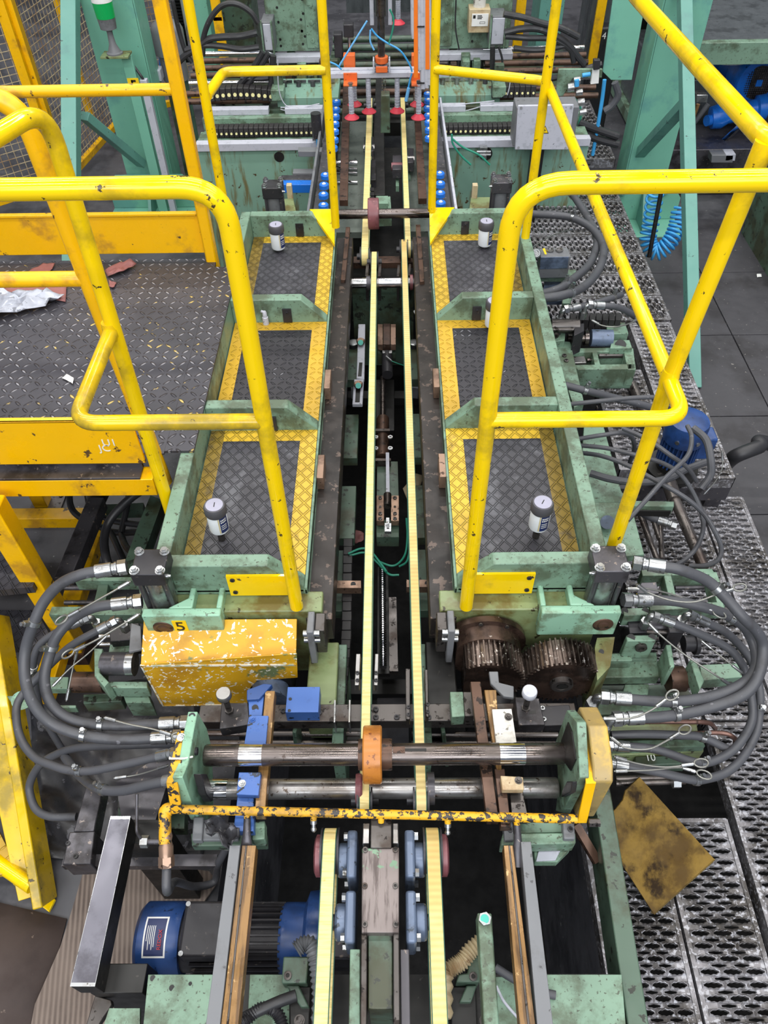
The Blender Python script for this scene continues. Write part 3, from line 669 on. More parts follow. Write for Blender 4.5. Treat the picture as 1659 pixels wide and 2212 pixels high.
def strip(name, pa, pb, z, th, mat, label, cat='strip', dz=0):
    """long bar between two pixel edges (left,right) near and far on a level"""
    (xl, xr, y), (xl2, xr2, y2) = pa, pb
    a, c, d, e = P(xl, y, z), P(xr, y, z), P(xr2, y2, z), P(xl2, y2, z)
    b = MB(); b.prism([a, c, d, e], (0, 0, -th)); o = b.build(name, mat, None, .0015)
    return tag(o, label, cat)
o = strip('guide_strip', (549, 572, 1760), (573, 594, 1492), -.052, .03, 'bronze', 'bronze guide strip under the left end of the near shafts')
t = T('strip_clamp', 'blue clamp plate bolted over the left bronze strip, behind the upper shaft', 'clamp', (-.33, .8, -.07))
b = MB(); b.slab([(538, 1545), (580, 1546), (572, 1628), (524, 1628)], -.045, .008); b.slab([(536, 1497), (571, 1497), (566, 1546), (538, 1546)], -.06, .03)
b.build('plate', 'blue', t, .001)
b = MB(); b.bolt(P(545, 1554, -.045), (0, 0, 1), .006); b.build('bolt', 'blue', t)
b = MB()
for x, y in ((541, 1547), (541, 1560), (538, 1567), (543, 1565), (548, 1560)): b.cyl(P(x, y, -.0449), P(x, y, -.0445), .0035, 10)
b.cyl(P(551, 1529, -.0595), P(551, 1529, -.0585), .008, 14); b.build('hole', 'soot', t)
t = T('strip_clamp', 'blue clamp plate lying over the lower shaft on the left', 'clamp', (-.33, .68, -.07))
b = MB(); b.slab([(516, 1668), (564, 1668), (558, 1718), (511, 1716)], -.035, .018); b.build('plate', 'blue', t, .001)
b = MB(); b.bolt(P(523, 1693, -.035), (0, 0, 1), .006); b.build('bolt', 'plated', t)
b = MB()
for i in range(4): b.cyl(P(513+i*4, 1712-i*3, -.0349), P(513+i*4, 1712-i*3, -.0345), .0033, 10)
b.cyl(P(518, 1683, -.0349), P(518, 1683, -.0345), .003, 10); b.build('hole', 'soot', t)
strip('guide_strip', (504, 548, 1795), (513, 548, 1718), -.056, .03, 'blue', 'short blue guide strip in front of the lower shaft on the left')
strip('guide_strip', (1052, 1078, 1774), (1016, 1038, 1472), -.052, .02, 'rust', 'brown steel guide strip passing between the two near shafts on the right')
strip('guide_strip', (1073, 1084, 1665), (1046, 1072, 1490), -.056, .02, 'bronze', 'bronze guide strip beside the white plate behind the upper shaft')
strip('guide_strip', (1082, 1104, 1785), (1068, 1090, 1660), -.056, .03, 'rust', 'dark guide strip next to the white stop block on the lower shaft')
strip('guide_strip', (1106, 1142, 1770), (1100, 1128, 1700), -.07, .03, 'dsteel', 'short steel guide strip right of the white stop block')
t = T('strip_clamp', 'worn white clamp plate bolted behind the upper shaft on the right', 'clamp', (.24, .8, -.07))
b = MB(); b.slab([(1063, 1532), (1105, 1531), (1119, 1624), (1074, 1624)], -.04, .012); b.build('plate', 'white', t, .001)
b = MB(); b.bolt(P(1098, 1549, -.04), (0, 0, 1), .0065); b.build('bolt', 'dsteel', t)
t = T('strip_clamp', 'small white stop block lying over the lower shaft on the right', 'clamp', (.24, .68, -.07))
b = MB(); b.slab([(1081, 1675), (1130, 1678), (1132, 1706), (1085, 1706)], -.03, .02); b.build('plate', 'beige', t, .002)
b = MB(); b.bolt(P(1120, 1686, -.03), (0, 0, 1), .006); b.build('bolt', 'dsteel', t)
t = T('guide_block', 'pale green and steel clamp block on the cross beam, right of the belts', 'block', (.13, .92, -.15))
b = MB(); b.slab([(972, 1494), (1000, 1494), (1004, 1547), (976, 1549)], -.105, .045); b.slab([(1000, 1494), (1018, 1494), (1024, 1547), (1004, 1547)], -.105, .045, 1); b.build('block', ['green', 'dsteel'], t, .002)
b = MB(); b.slab([(1112, 1505), (1164, 1508), (1178, 1566), (1120, 1566)], -.105, .04); b.build('slot_plate', 'blacksteel', t, .002)
b = MB(); b.slab([(1142, 1536), (1158, 1534), (1158, 1541), (1142, 1543)], -.1045, .001); b.build('slot', 'soot', t)
b = MB(); b.slab([(1164, 1526), (1230, 1522), (1240, 1566), (1176, 1568)], -.125, .03); b.build('slide_plate', 'black', t, .002)
b = MB()
for x, y in ((1172, 1530), (1175, 1554)): b.socket(P(x, y, -.124), (0, 0, 1), .006)
b.build('screw', ['plated', 'soot'], t)
b = MB(); b.slab([(1056, 1450), (1076, 1450), (1078, 1474), (1110, 1482), (1110, 1507), (1088, 1504), (1060, 1476)], -.07, .012); b.build('bent_tab', 'dgrey', t, .002)
# clamping thumb screws
for (px, py, qx, qy, l) in ((482, 1497, 496, 1546, 'left slot plate, before the scratched guard'), (1145, 1492, 1140, 1536, 'right slot plate, before the big gear')):
    zz = -.015; top = P(px, py, zz)
    t = T('thumb_screw', 'round headed grey thumb screw on the %s' % l, 'screw', (top.x, top.y, -.11))
    b = MB(); b.lathe((top.x, top.y, zz-.02), (0, 0, 1), [(0, .0165), (.003, .0182), (.017, .0182), (.02, .0165), (.0205, .006), (.0203, .003)], 28); b.build('head', 'grey' if px > 800 else 'steel', t)
    b = MB(); b.cyl((top.x, top.y, -.11), (top.x, top.y, zz-.02), .0075, 16); b.cyl((top.x, top.y, -.11), (top.x, top.y, -.10), .011, 6); b.build('stem', 'dsteel', t)
# ---------------------------------------------------------------- machine in the foreground
t = T('belt_drive_head', 'central steel guide block with bearing housings between the two near belts', 'guide', (-.03, .4, -.4))
b = MB(); b.slab([(782, 1832), (862, 1830), (862, 2015), (781, 2015)], -.05, .03); wp_ = b.build('wear_plate', 'wear', t, .002)
b = MB(); b.slab([(801, 1768), (846, 1768), (846, 1832), (800, 1832)], -.045, .05); b.build('nose', 'dsteel', t, .002)
b = MB(); b.slab([(784, 1778), (799, 1778), (798, 1822), (783, 1822)], -.055, .05); b.build('nose_cheek', 'steel', t, .002); b = MB(); b.slab([(848, 1778), (860, 1778), (861, 1822), (848, 1822)], -.055, .05); b.build('nose_cheek', 'steel', t, .002)
b = MB(); b.slab([(795, 2012), (848, 2012), (848, 2180), (795, 2180)], -.075, .2); b.build('web', 'dgreen', t, .002)
b = MB()
for x, y in ((789, 1836), (854, 1836), (788, 1914), (854, 1914), (788, 1997), (855, 1997)): b.socket(P(x, y, -.05), (0, 0, 1), .006)
b.build('screw', ['dsteel', 'soot'], t)
b = MB(); b.slab([(756, 2050), (778, 2050), (778, 2240), (753, 2240)], -.09, .05); b.build('side_bar', 'green', t, .002)
b = MB(); b.slab([(780, 2016), (793, 2016), (792, 2240), (778, 2240)], -.06, .08); b.build('side_bar', 'dsteel', t, .002)
b = MB(); b.slab([(849, 2016), (862, 2016), (864, 2240), (850, 2240)], -.06, .08); b.build('side_bar', 'dsteel', t, .002)
b = MB(); b.slab([(864, 2050), (884, 2050), (887, 2240), (866, 2240)], -.09, .05); b.build('side_bar', 'blacksteel', t, .002)
for y0 in (.545, .42):
    for sx in (-1, 1):
        h = MB(); xx = -.033+sx*.052; h.box(min(xx, xx+sx*.022), max(xx, xx+sx*.022), y0-.05, y0+.05, -.20, -.09); h.cyl((xx+sx*.018, y0, -.14), (xx+sx*.045, y0, -.14), .036, 28)
        h.build('bearing_housing', 'bluegrey', t, .006)
        h = MB()
        for dy in (-.038, .038): h.hexh((xx+sx*.022, y0+dy, -.10), (sx, 0, 0), .009, .008); h.hexh((xx+sx*.022, y0+dy, -.18), (sx, 0, 0), .009, .008)
        h.build('bolt', 'plated', t)
        h = MB(); h.cyl((xx+sx*.04, y0, -.14), (xx+sx*(.075 if y0 < .5 else .055), y0, -.14), .016, 18); h.build('axle', 'dsteel', t)
for x, sx in ((-.161, -1), (.096, 1)):
    h = MB(); h.lathe((x+sx*.004, .555, -.14), (sx, 0, 0), [(0, .044), (.012, .044), (.016, .036)], 32); h.build('disc', 'redpu', t)
# long side guides in the foreground
def guides(pa, pb, pc, pd, side):
    t = T('side_guide', 'long side guide of bronze strip and steel angle, %s of the near belts' % side, 'guide', tuple(P((pa[0]+pc[1])/2, pa[2], -.12)))
    def q(A, Bq, z, th, mat, nm):
        (xl, xr, y), (xl2, xr2, y2) = A, Bq
        b = MB(); b.prism([P(xl, y, z), P(xr, y, z), P(xr2, y2, z), P(xl2, y2, z)], (0, 0, -th)); b.build(nm, mat, t, .001)
    q(pa, pb, -.05, .035, 'bronze', 'wear_strip'); q(pc, pd, -.045, .04, 'dgrey', 'steel_angle')
    return t, q
tg, q_ = guides((474, 512, 2240), (523, 553, 1826), (441, 472, 2240), (496, 519, 1826), 'left'); q_((486, 491, 2240), (530, 534, 1826), -.0485, .004, 'dsteel', 'groove')
tg, q_ = guides((1125, 1160, 2240), (1088, 1108, 1826), (1163, 1198, 2240), (1125, 1147, 1818), 'right'); q_((1142, 1148, 2240), (1098, 1102, 1826), -.0485, .004, 'dsteel', 'groove')
# bracket boxes under the guides where they meet the shaft stand
t = T('guide_support', 'green and grey support block under the right side guide', 'block', (.3, .6, -.2))
b = MB(); b.slab([(1086, 1800), (1243, 1798), (1244, 1822), (1082, 1826)], -.10, .05); b.build('base', 'green', t, .003)
b = MB(); b.slab([(1120, 1775), (1215, 1772), (1217, 1798), (1120, 1800)], -.11, .03); b.build('pad', 'green', t, .002)
b = MB(); b.slab([(1087, 1772), (1108, 1772), (1110, 1815), (1090, 1815)], -.085, .03); b.slab([(1215, 1770), (1240, 1770), (1243, 1812), (1218, 1812)], -.085, .03)
b.build('end_block', 'dgrey', t, .003)
b = MB()
for x, y in ((1102, 1793), (1232, 1792)): b.socket(P(x, y, -.084), (0, 0, 1), .006)
b.build('screw', ['black', 'soot'], t)
b = MB(); b.slab([(1152, 1825), (1228, 1822), (1234, 1832), (1204, 1862), (1156, 1862)], -.16, .03); b.build('lower_bracket', 'green', t, .003)
b = MB(); b.slab([(1164, 1836), (1215, 1829), (1200, 1858), (1158, 1860)], -.155, .006); b.build('window_plate', 'grey', t, .001)
t = T('guide_support', 'grey support block wrapped in black film under the left side guide', 'block', (-.36, .62, -.2))
b = MB(); b.slab([(412, 1800), (575, 1796), (577, 1826), (414, 1828)], -.13, .03); b.build('base', 'dgreen', t, .003)
b = MB(); b.slab([(418, 1764), (440, 1764), (436, 1815), (414, 1815)], -.11, .03); b.slab([(440, 1776), (520, 1776), (515, 1815), (436, 1815)], -.12, .02); b.build('end_block', 'dgrey', t, .003)
b = MB(); b.slab([(545, 1775), (572, 1772), (572, 1812), (545, 1815)], -.09, .04); b.build('end_block', 'green', t, .003)
sheet('film_wrap', [(445, 1780), (470, 1772), (500, 1785), (522, 1800), (512, 1835), (488, 1838), (478, 1812), (450, 1808)], -.075, 'cloth', 'crumpled black film stuffed beside the left side guide', 'film', .002, .05)
# lower frame
t = T('frame_beam', 'dark green box beam running forward on the right of the foreground pit', 'beam', (.53, .45, -.4))
pA = [P(1290, 1757, -.3), P(1328, 1735, -.3), P(1410, 2260, -.3), P(1363, 2260, -.3)]
b = MB(); b.prism([P(1278, 1690, -.3), P(1316, 1690, -.3), pA[2], pA[3]], (0, 0, -.12)); b.build('box_section', 'dgreen', t, .003)
b = MB(); b.bar(P(1243, 1782, -.33), P(1290, 1862, -.36), .02, .02); b.build('brace', 'rust', t)
def cover_plate(pix, z, label):
    t = T('cover_plate', label, 'plate', tuple(P(pix[0][0]+40, pix[0][1]+40, z-.012)))
    b = MB(); b.slab(pix, z, .012); b.build('plate', 'green', t, .001); return t
t = cover_plate([(320, 2105), (470, 2105), (470, 2290), (302, 2290)], -.28, 'worn green cover plate with small holes at the bottom left')
b = MB()
for x, y, r in ((330, 2113, .006), (371, 2134, .006), (411, 2125, .004)): b.cyl(P(x, y, -.2796), P(x, y, -.279), r, 12)
b.build('hole', 'soot', t)
b = MB(); b.slab([(236, 2178), (302, 2178), (302, 2290), (200, 2290)], -.32, .012); tag(b.build('cover_plate', 'green'), 'lower green plate left of the worn cover plate', 'plate')
cover_plate([(1180, 2105), (1343, 2105), (1358, 2290), (1194, 2290)], -.28, 'worn green cover plate at the bottom right')
cover_plate([(540, 2105), (640, 2105), (640, 2290), (530, 2290)], -.32, 'dark green floor plate beside the left near belt')
cover_plate([(1070, 2110), (1120, 2110), (1150, 2290), (1074, 2290)], -.32, 'narrow green floor plate beside the right near belt')
b = MB(); b.box(-.55, .5, .0, .36, -.40, -.34); tag(b.build('pit_cover', 'soot'), 'oily black machine base under the foreground covers', 'base')
# upright post with teal bolt
t = T('mounting_post', 'narrow mottled green post with a teal marked bolt, right of the near belts', 'post', (.17, .3, -.35))
b = MB(); b.slab([(1031, 1972), (1062, 1972), (1082, 2260), (1048, 2260)], -.12, .05); b.build('bar', 'green', t, .003)
b = MB(); b.hexh(P(1047, 1987, -.12), (0, 0, 1), .0135, .01); b.build('bolt', 'plated', t)
b = MB(); b.cyl(P(1047, 1985, -.109), P(1047, 1985, -.1085), .009, 16); b.build('paint_mark', 'tealmark', t)
# small castings and ribbed ducts
for (c, l, pts) in (((620, 2085), 'left of the near belts', [(640, 2052), (655, 2040), (672, 2042), (682, 2070), (688, 2110), (692, 2160), (688, 2230)]), ((1010, 2080), 'right of the near belts, under the mottled post', [(1038, 2035), (1015, 2055), (1000, 2075), (985, 2085), (970, 2095), (962, 2110), (960, 2200)])):
    zc = -.26
    b = MB(); cp = cr(PL(pts, zc), 14); n = len(cp); b.tube(cp, .017, 14, 0, [.0165+.0026*math.sin(i*1.55) for i in range(n)])
    tag(b.build('ribbed_duct', 'beige' if c[0] > 800 else 'dgrey', None, 0, 60), 'grimy ribbed flexible duct %s' % l, 'duct')
    t = T('corner_casting', 'dirty green casting with a bolt %s' % l, 'casting', tuple(P(c[0], c[1]+60, -.36)))
    x = c[0]
    b = MB(); s = 1 if x < 800 else -1
    ax = [(612, 2066), (668, 2066), (662, 2124), (608, 2124)] if s > 0 else [(1012, 2062), (1035, 2062), (1036, 2122), (985, 2122), (990, 2104), (1010, 2102)]
    b.slab(ax, -.27, .08); b.build('top_block', 'dgreen', t, .003)
    ax = [(624, 2130), (672, 2130), (668, 2230), (625, 2230)] if s > 0 else [(972, 2130), (1028, 2130), (1032, 2230), (975, 2230)]
    b = MB(); b.slab(ax, -.31, .04); b.build('pocket', 'soot', t, .003)
    ax = [(618, 2128), (645, 2128), (668, 2175), (650, 2176)] if s > 0 else [(1008, 2128), (1030, 2128), (1018, 2165), (992, 2165)]
    b = MB(); b.slab(ax, -.29, .05); b.build('rib', 'dgreen', t, .003)
    b = MB(); cc = (622, 2108) if s > 0 else (1022, 2110); b.socket(P(cc[0], cc[1], -.27), (0, 0, 1), .009); b.bolt(P(cc[0]+25, 2205, -.31), (0, 0, 1), .008); b.build('bolt', ['dsteel', 'soot'], t)
b = MB(); b.tube(cr([P(500, 2215, -.3), P(545, 2190, -.27), P(600, 2165, -.27), P(640, 2150, -.27)]), .012, 12); tag(b.build('cable', 'rubberd'), 'thick black cable over the green plate left of the near belts', 'cable')
b = MB(); b.tube(cr([P(480, 2240, -.27), P(530, 2205, -.27), P(565, 2178, -.27), P(600, 2190, -.28), P(615, 2240, -.3)], 30), .013, 12, 0, [.012+.002*math.sin(i*1.6) for i in range(121)]); tag(b.build('ribbed_conduit', 'black', None, 0, 60), 'black ribbed conduit at the bottom edge left of the near belts', 'conduit')
b = MB(); b.tube(cr([P(1070, 2090, -.27), P(1110, 2115, -.27), P(1160, 2140, -.27), P(1200, 2150, -.27)]), .009, 12); tag(b.build('cable', 'rubber'), 'dark grey cable passing under the right side guide', 'cable')
b = MB(); b.tube(cr([P(1072, 2130, -.265), P(1090, 2165, -.265), P(1125, 2205, -.265), P(1150, 2230, -.265)]), .003, 8); tag(b.build('cable', 'grey'), 'thin pale cable beside the mottled green post', 'cable')
# dark steel stool-like bar at the left
t = T('steel_rest', 'long black steel box bar on bent legs at the lower left', 'rest', (-.68, .5, FL))
b = MB(); pts = PL([(239, 1763), (282, 1763), (205, 2131), (151, 2131)], -.3); b.prism(pts, (0, 0, -.075)); b.build('bar', 'soot', t, .002)
b = MB(); b.prism([p+V((0, 0, .0012)) for p in pts], (0, 0, -.001)); b.build('top_sheen', 'topsheen', t)  # thin layer coloured lighter than the sides for the sheen on top
b = MB(); e = .004; rim = PL([(239, 1763), (282, 1763), (205, 2131), (151, 2131)], -.2982); cc = sum(rim, V((0, 0, 0)))/4
inn = [p+(cc-p).normalized()*.0075 for p in rim]; b.add(rim+inn, [[0, 1, 5, 4], [1, 2, 6, 5], [2, 3, 7, 6], [3, 0, 4, 7]]); b.build('weld_edge', 'plated', t)
b = MB(); p0 = P(262, 1770, -.375); b.box(-.71, -.60, .66, .72, FL, -.375); b.build('leg', 'soot', t, .002)
b = MB(); b.box(-.70, -.58, .33, .39, FL, -.375); b.build('leg', 'soot', t, .002)
b = MB(); b.prism(PL([(205, 2150), (240, 2160), (242, 2170), (190, 2250), (175, 2250)], -.42), (0, 0, -.02)); b.build('foot', 'dsteel', t, .002)
b = MB(); b.slab([(134, 1862), (205, 1800), (205, 1870), (190, 1878)], -.5, .06)
t = T('cable_box', 'dark steel channel and box beside the black bar, under the hoses at lower left', 'box', (-.85, .85, -.7))
b = MB(); b.slab([(150, 1797), (205, 1795), (196, 1866), (134, 1868)], -.45, .09); b.build('box', 'blacksteel', t, .003)
b = MB(); b.slab([(185, 1700), (222, 1702), (203, 1795), (158, 1797)], -.45, .06); b.build('channel', 'blacksteel', t, .003)
b = MB()
for x, y in ((147, 1822), (164, 1850)): b.socket(P(x, y, -.45), (0, 0, 1), .006)
b.build('screw', ['black', 'soot'], t)
b = MB(); b.bar(P(140, 1862, -.5), P(470, 1862, -.5), .03, .03); tag(b.build('frame_rail', 'blacksteel'), 'dark steel rail crossing low behind the black bar', 'rail')
b = MB(); b.slab([(250, 1690), (335, 1640), (378, 1640), (330, 1790), (262, 1765)], -.42, .05); tag(b.build('machine_plate', 'blacksteel'), 'dark plate standing behind the top end of the black bar', 'plate')
b = MB(); b.slab([(255, 1720), (400, 1700), (398, 1790), (255, 1790)], -.55, .05); tag(b.build('machine_plate', 'dgreen'), 'dark green base plate under the left shaft bracket', 'plate')
# ---------------------------------------------------------------- blue motor in the pit
def motor():
    Y0 = .468; Z0 = -.51; r = .088; DX = .055
    xl = PY(310, 2020, Y0).x
    t = T('electric_motor', 'dark electric motor with a blue fan cowl lying below the left side guide', 'motor', (-.5, Y0, Z0-r))
    b = MB(); b.lathe((-.70, Y0, Z0), (1, 0, 0), [(0, .05), (.002, .078), (.012, .088), (.10, .088), (.112, .083)], 48); b.build('fan_cowl', 'motorb', t)
    b = MB(); b.lathe((-.70, Y0, Z0), (-1, 0, 0), [(0, .012), (.012, .012), (.018, .006)], 12); b.build('cowl_nut', 'paper', t)
    b = MB(); b.lathe((-.592, Y0, Z0), (1, 0, 0), [(0, .072), (.27, .072), (.275, .06)], 40)
    for i in range(30):
        a = 2*PI*i/30; d = V((0, math.cos(a), math.sin(a))); b.bar(V((-.56, Y0, Z0))+d*.077, V((-.34, Y0, Z0))+d*.077, .004, .016, 0, d)
    b.build('body', 'black', t)
    b = MB(); b.box(-.575, -.43, Y0-.062, Y0+.062, Z0+.06, Z0+.115); b.build('terminal_box', 'black', t, .008)
    b = MB()
    for x in (-.567, -.438):
        for y in (-.054, .054): b.cyl((x, Y0+y, Z0+.115), (x, Y0+y, Z0+.117), .006, 12)
    b.build('screw', 'plated', t)
    b = MB(); b.lathe((-.345, Y0, Z0), (1, 0, 0), [(0, .08), (.01, .085), (.06, .085), (.07, .11), (.09, .112), (.11, .108), (.12, .08)], 40); b.build('flange', 'motorb', t)
    b = MB(); b.box(-.215, -.16, Y0-.06, Y0+.06, Z0-.06, Z0+.085); b.build('gear_housing', 'blacksteel', t, .006)
    n = V((0, -.0, 1)); a0 = math.radians(62); nn = V((0, -math.cos(a0)*1, math.sin(a0))); tt = V((0, math.sin(a0), math.cos(a0)))
    # nameplate curved on the cowl
    def pt(x, a, rr): return V((x, Y0-math.cos(a)*rr, Z0+math.sin(a)*rr))
    def patch(x0, x1, a0, a1, rr, nm, mat):
        b = MB(); k = 8; vs = []
        for i in range(k+1):
            a = a0+(a1-a0)*i/k; vs += [pt(x0, a, rr), pt(x1, a, rr)]
        b.add(vs, [[2*i, 2*i+1, 2*i+3, 2*i+2] for i in range(k)]); b.build(nm, mat, t)
    A = math.radians
    patch(-.672, -.616, A(52), A(112), .0888, 'label_border', 'paper'); patch(-.668, -.620, A(55), A(109), .0892, 'label', 'inkn')
    a = A(80); xd = V((0, -math.sin(a), -math.cos(a))); yd = V((1, 0, 0))
    text_mesh('label_text', 'REDOX', .013, 'inkr', t, pt(-.630, A(78), .0905), (0, math.sin(a), math.cos(a)), (-1, 0, 0), .0008)
    for k, wd in enumerate((30, 34, 26, 34, 22)):
        patch(-.646-k*.0045, -.6445-k*.0045, A(98-wd), A(98), .0895, 'label_line', 'inkw')
    t.location.x += DX
    return t
motor()
# ================================================================ front of the decks: clamp cylinders, brackets, guard, gears
def cylinder(xc, yc, label, sx, ztop=.14, big=True):
    t = T('hydraulic_cylinder', label, 'cylinder', (xc, yc, -.1))
    w_ = .042
    b = MB(); b.box(xc-w_, xc+w_, yc-.041, yc+.041, ztop-.048, ztop); cap_ = b.build('cap', 'blacksteel' if sx > 0 else 'black', t, .003)
    b = MB(); b.cyl((xc, yc, -.1), (xc, yc, ztop-.048), .034, 32); b.build('barrel', 'dgrey' if not big else 'plated', t)
    for dx in (-.032, .032):
        for dy in (-.030, .030):
            b = MB(); b.cyl((xc+dx, yc+dy, -.1), (xc+dx, yc+dy, ztop-.04), .0065, 12); b.build('tie_rod', 'blacksteel', t)
            b = MB(); b.cyl((xc+dx, yc+dy, ztop), (xc+dx, yc+dy, ztop+.002), .0125, 16); b.hexh((xc+dx, yc+dy, ztop+.002), (0, 0, 1), .0105, .008); b.cyl((xc+dx, yc+dy, ztop+.01), (xc+dx, yc+dy, ztop+.015), .006, 12); b.k = []; b.build('bolt', 'plated', cap_)
    b = MB(); b.box(xc-w_, xc+w_, yc-.041, yc+.041, -.13, -.085); b.build('foot', 'black', t, .003)
    b = MB(); b.cyl((xc-sx*w_, yc-.03, ztop-.02), (xc-sx*(w_+.006), yc-.03, ztop-.02), .006, 12); b.cyl((xc-sx*w_, yc-.03, ztop-.02), (xc-sx*(w_+.012), yc-.03, ztop-.02), .0035, 10); b.build('bleed_screw', 'plated', cap_)
    return t
cylinder(-.609, 1.172, 'black capped hydraulic cylinder at the near corner of the left deck', -1)
cylinder(.538, 1.170, 'dark capped hydraulic cylinder at the near corner of the right deck, behind the big gear', 1)
cylinder(-.50, 3.20, 'smaller hydraulic cylinder behind the far end of the left deck', -1, .135, False)
cylinder(.475, 3.22, 'smaller hydraulic cylinder behind the far end of the right deck', 1, .135, False)
def tee(sx, label):
    t = T('pivot_bracket', label, 'bracket', (XC+sx*.5, 1.11, -.11))
    X = lambda d: XC+sx*d
    def bx(B, d0, d1, y0, y1, z0, z1, m=0): B.box(min(X(d0), X(d1)), max(X(d0), X(d1)), y0, y1, z0, z1, m)
    b = MB(); bx(b, .414, .618, 1.103, 1.128, -.105, 0.)
    b.prism([(X(.414), 1.128, 0), (X(.51), 1.128, 0), (X(.51), 1.215, 0), (X(.492), 1.215, 0), (X(.482), 1.15, 0), (X(.455), 1.128, 0)][:5] if False else [(X(.555), 1.128, 0), (X(.505), 1.16, 0), (X(.505), 1.215, 0), (X(.490), 1.215, 0), (X(.490), 1.128, 0)], (0, 0, -.1))
    bx(b, .414, .428, 1.128, 1.215, -.1, 0.); bx(b, .428, .49, 1.128, 1.215, -.1, -.04); bx(b, .428, .49, 1.205, 1.215, -.04, .0)
    b.build('casting', 'mint', t, .004)
    b = MB(); bx(b, .43, .488, 1.13, 1.19, -.041, -.037); b.build('pocket_floor', 'blacksteel', t)
    for d in (.442, .475): b = MB(); b.socket((X(d), 1.197, -.04), (0, 0, 1), .0085); b.build('screw', ['dsteel', 'soot'], t)
    cx = .573 if sx < 0 else .580
    b = MB(); b.lathe((X(cx), 1.103, -.055), (0, -1, 0), [(0, .027), (.002, .026), (.003, .022), (.0035, .018), (.002, .015), (.0035, .012), (.004, .006)], 32); b.build('bearing_cap', 'rust', t)
    if sx < 0:
        b = MB(); c = PY(390, 1353, 1.1028); b.box(c.x-.0185, c.x+.0185, 1.1015, 1.1028, c.z-.027, c.z+.027); np_ = b.build('number_plate', 'inky', t)
        text_mesh('number', '5', .056, 'ink', np_, (c.x, 1.1010, c.z), (1, 0, 0), (0, 0, 1))
    return t
tee(-1, 'mint green T bracket with a yellow number 5 plate, left of the belts')
tee(1, 'mint green T bracket above the big gear, right of the belts')
# side blocks at the near end of each deck
for sx, side in ((-1, 'left'), (1, 'right')):
    X = lambda d: XC+sx*d
    t = T('bearing_block', 'oily green bearing block under the near end of the %s deck' % side, 'block', (X(.27), 1.15, -.3))
    b = MB(); x0, x1 = sorted((X(.155), X(.58))); b.box(x0, x1, 1.135, 1.20, -.34, -.03); b.build('block', 'olive', t, .004)
    b = MB(); x0, x1 = sorted((X(.12), X(.20))); b.box(x0, x1, .93, 1.14, -.35, -.19); b.build('nose_block', 'olive' if sx < 0 else 'soot', t, .004)
    b = MB(); x0, x1 = sorted((X(.172), X(.19))); b.box(x0, x1, 1.06, 1.125, -.17, -.015); b.build('cheek_plate', 'dgrey', t, .003)
    b = MB(); x0, x1 = sorted((X(.145), X(.172))); b.box(x0, x1, 1.075, 1.13, -.14, -.03); b.build('cheek_plate', 'dsteel', t, .003)
    for z in (-.035, -.065): b = MB(); b.cyl((X(.158), 1.07, z), (X(.20), 1.07, z), .009, 14); b.build('pin', 'plated', t)
    # long green side slab
    b = MB(); x0, x1 = sorted((X(.10), X(.13))); b.box(x0, x1, .84, 1.16, -.52, -.235); o = b.build('side_slab', 'green', t, .003)
# scratched yellow guard on the left
t = T('gear_guard', 'scratched yellow sheet guard over the gears on the left, under the number 5 bracket', 'guard', (-.46, 1.05, -.37))
b = MB()
xl, xr = -.664, -.257; pr = [(1.128, -.055), (1.025, -.11)]
def gp(x, i): return V((x, pr[i][0], pr[i][1]))
b.prism([gp(xl, 0), gp(xr, 0), gp(xr, 1), gp(xl, 1)], (0, 0, -.003)); b.build('top_sheet', 'scuffy', t, .001)
b = MB(); f_ = [PY(x, y, 1.024) for x, y in ((303, 1436), (641, 1412), (643, 1464), (556, 1470), (541, 1486), (534, 1522), (352, 1524))]
b.prism(f_, (0, .003, 0)); b.build('front_sheet', 'scuffy', t, .001)
b = MB(); b.prism([(xl, 1.128, -.058), (xl, 1.026, -.112), (xl, 1.026, -.33), (xl, 1.10, -.33)], (.003, 0, 0)); b.build('end_sheet', 'scuffy', t)
b = MB(); b.bar((xl, 1.0235, -.112), (xr, 1.0235, -.112), .005, .006); b.bar(f_[0]+V((.0015, -.001, 0)), f_[-1]+V((.0015, -.001, 0)), .004, .004); b.bar(f_[-1]+V((0, -.001, .001)), f_[-2]+V((0, -.001, .001)), .003, .004); b.build('worn_edge', 'wornw', t, label='edges worn to bare white')
b = MB(); b.box(-.64, -.28, 1.03, 1.12, -.30, -.12); b.build('housing', 'soot', t)
b = MB(); b.cyl(V((-.34, .99, -.24)), V((-.34, 1.05, -.24)), .05, 28); b.build('shaft_end', 'bluegrey', t)
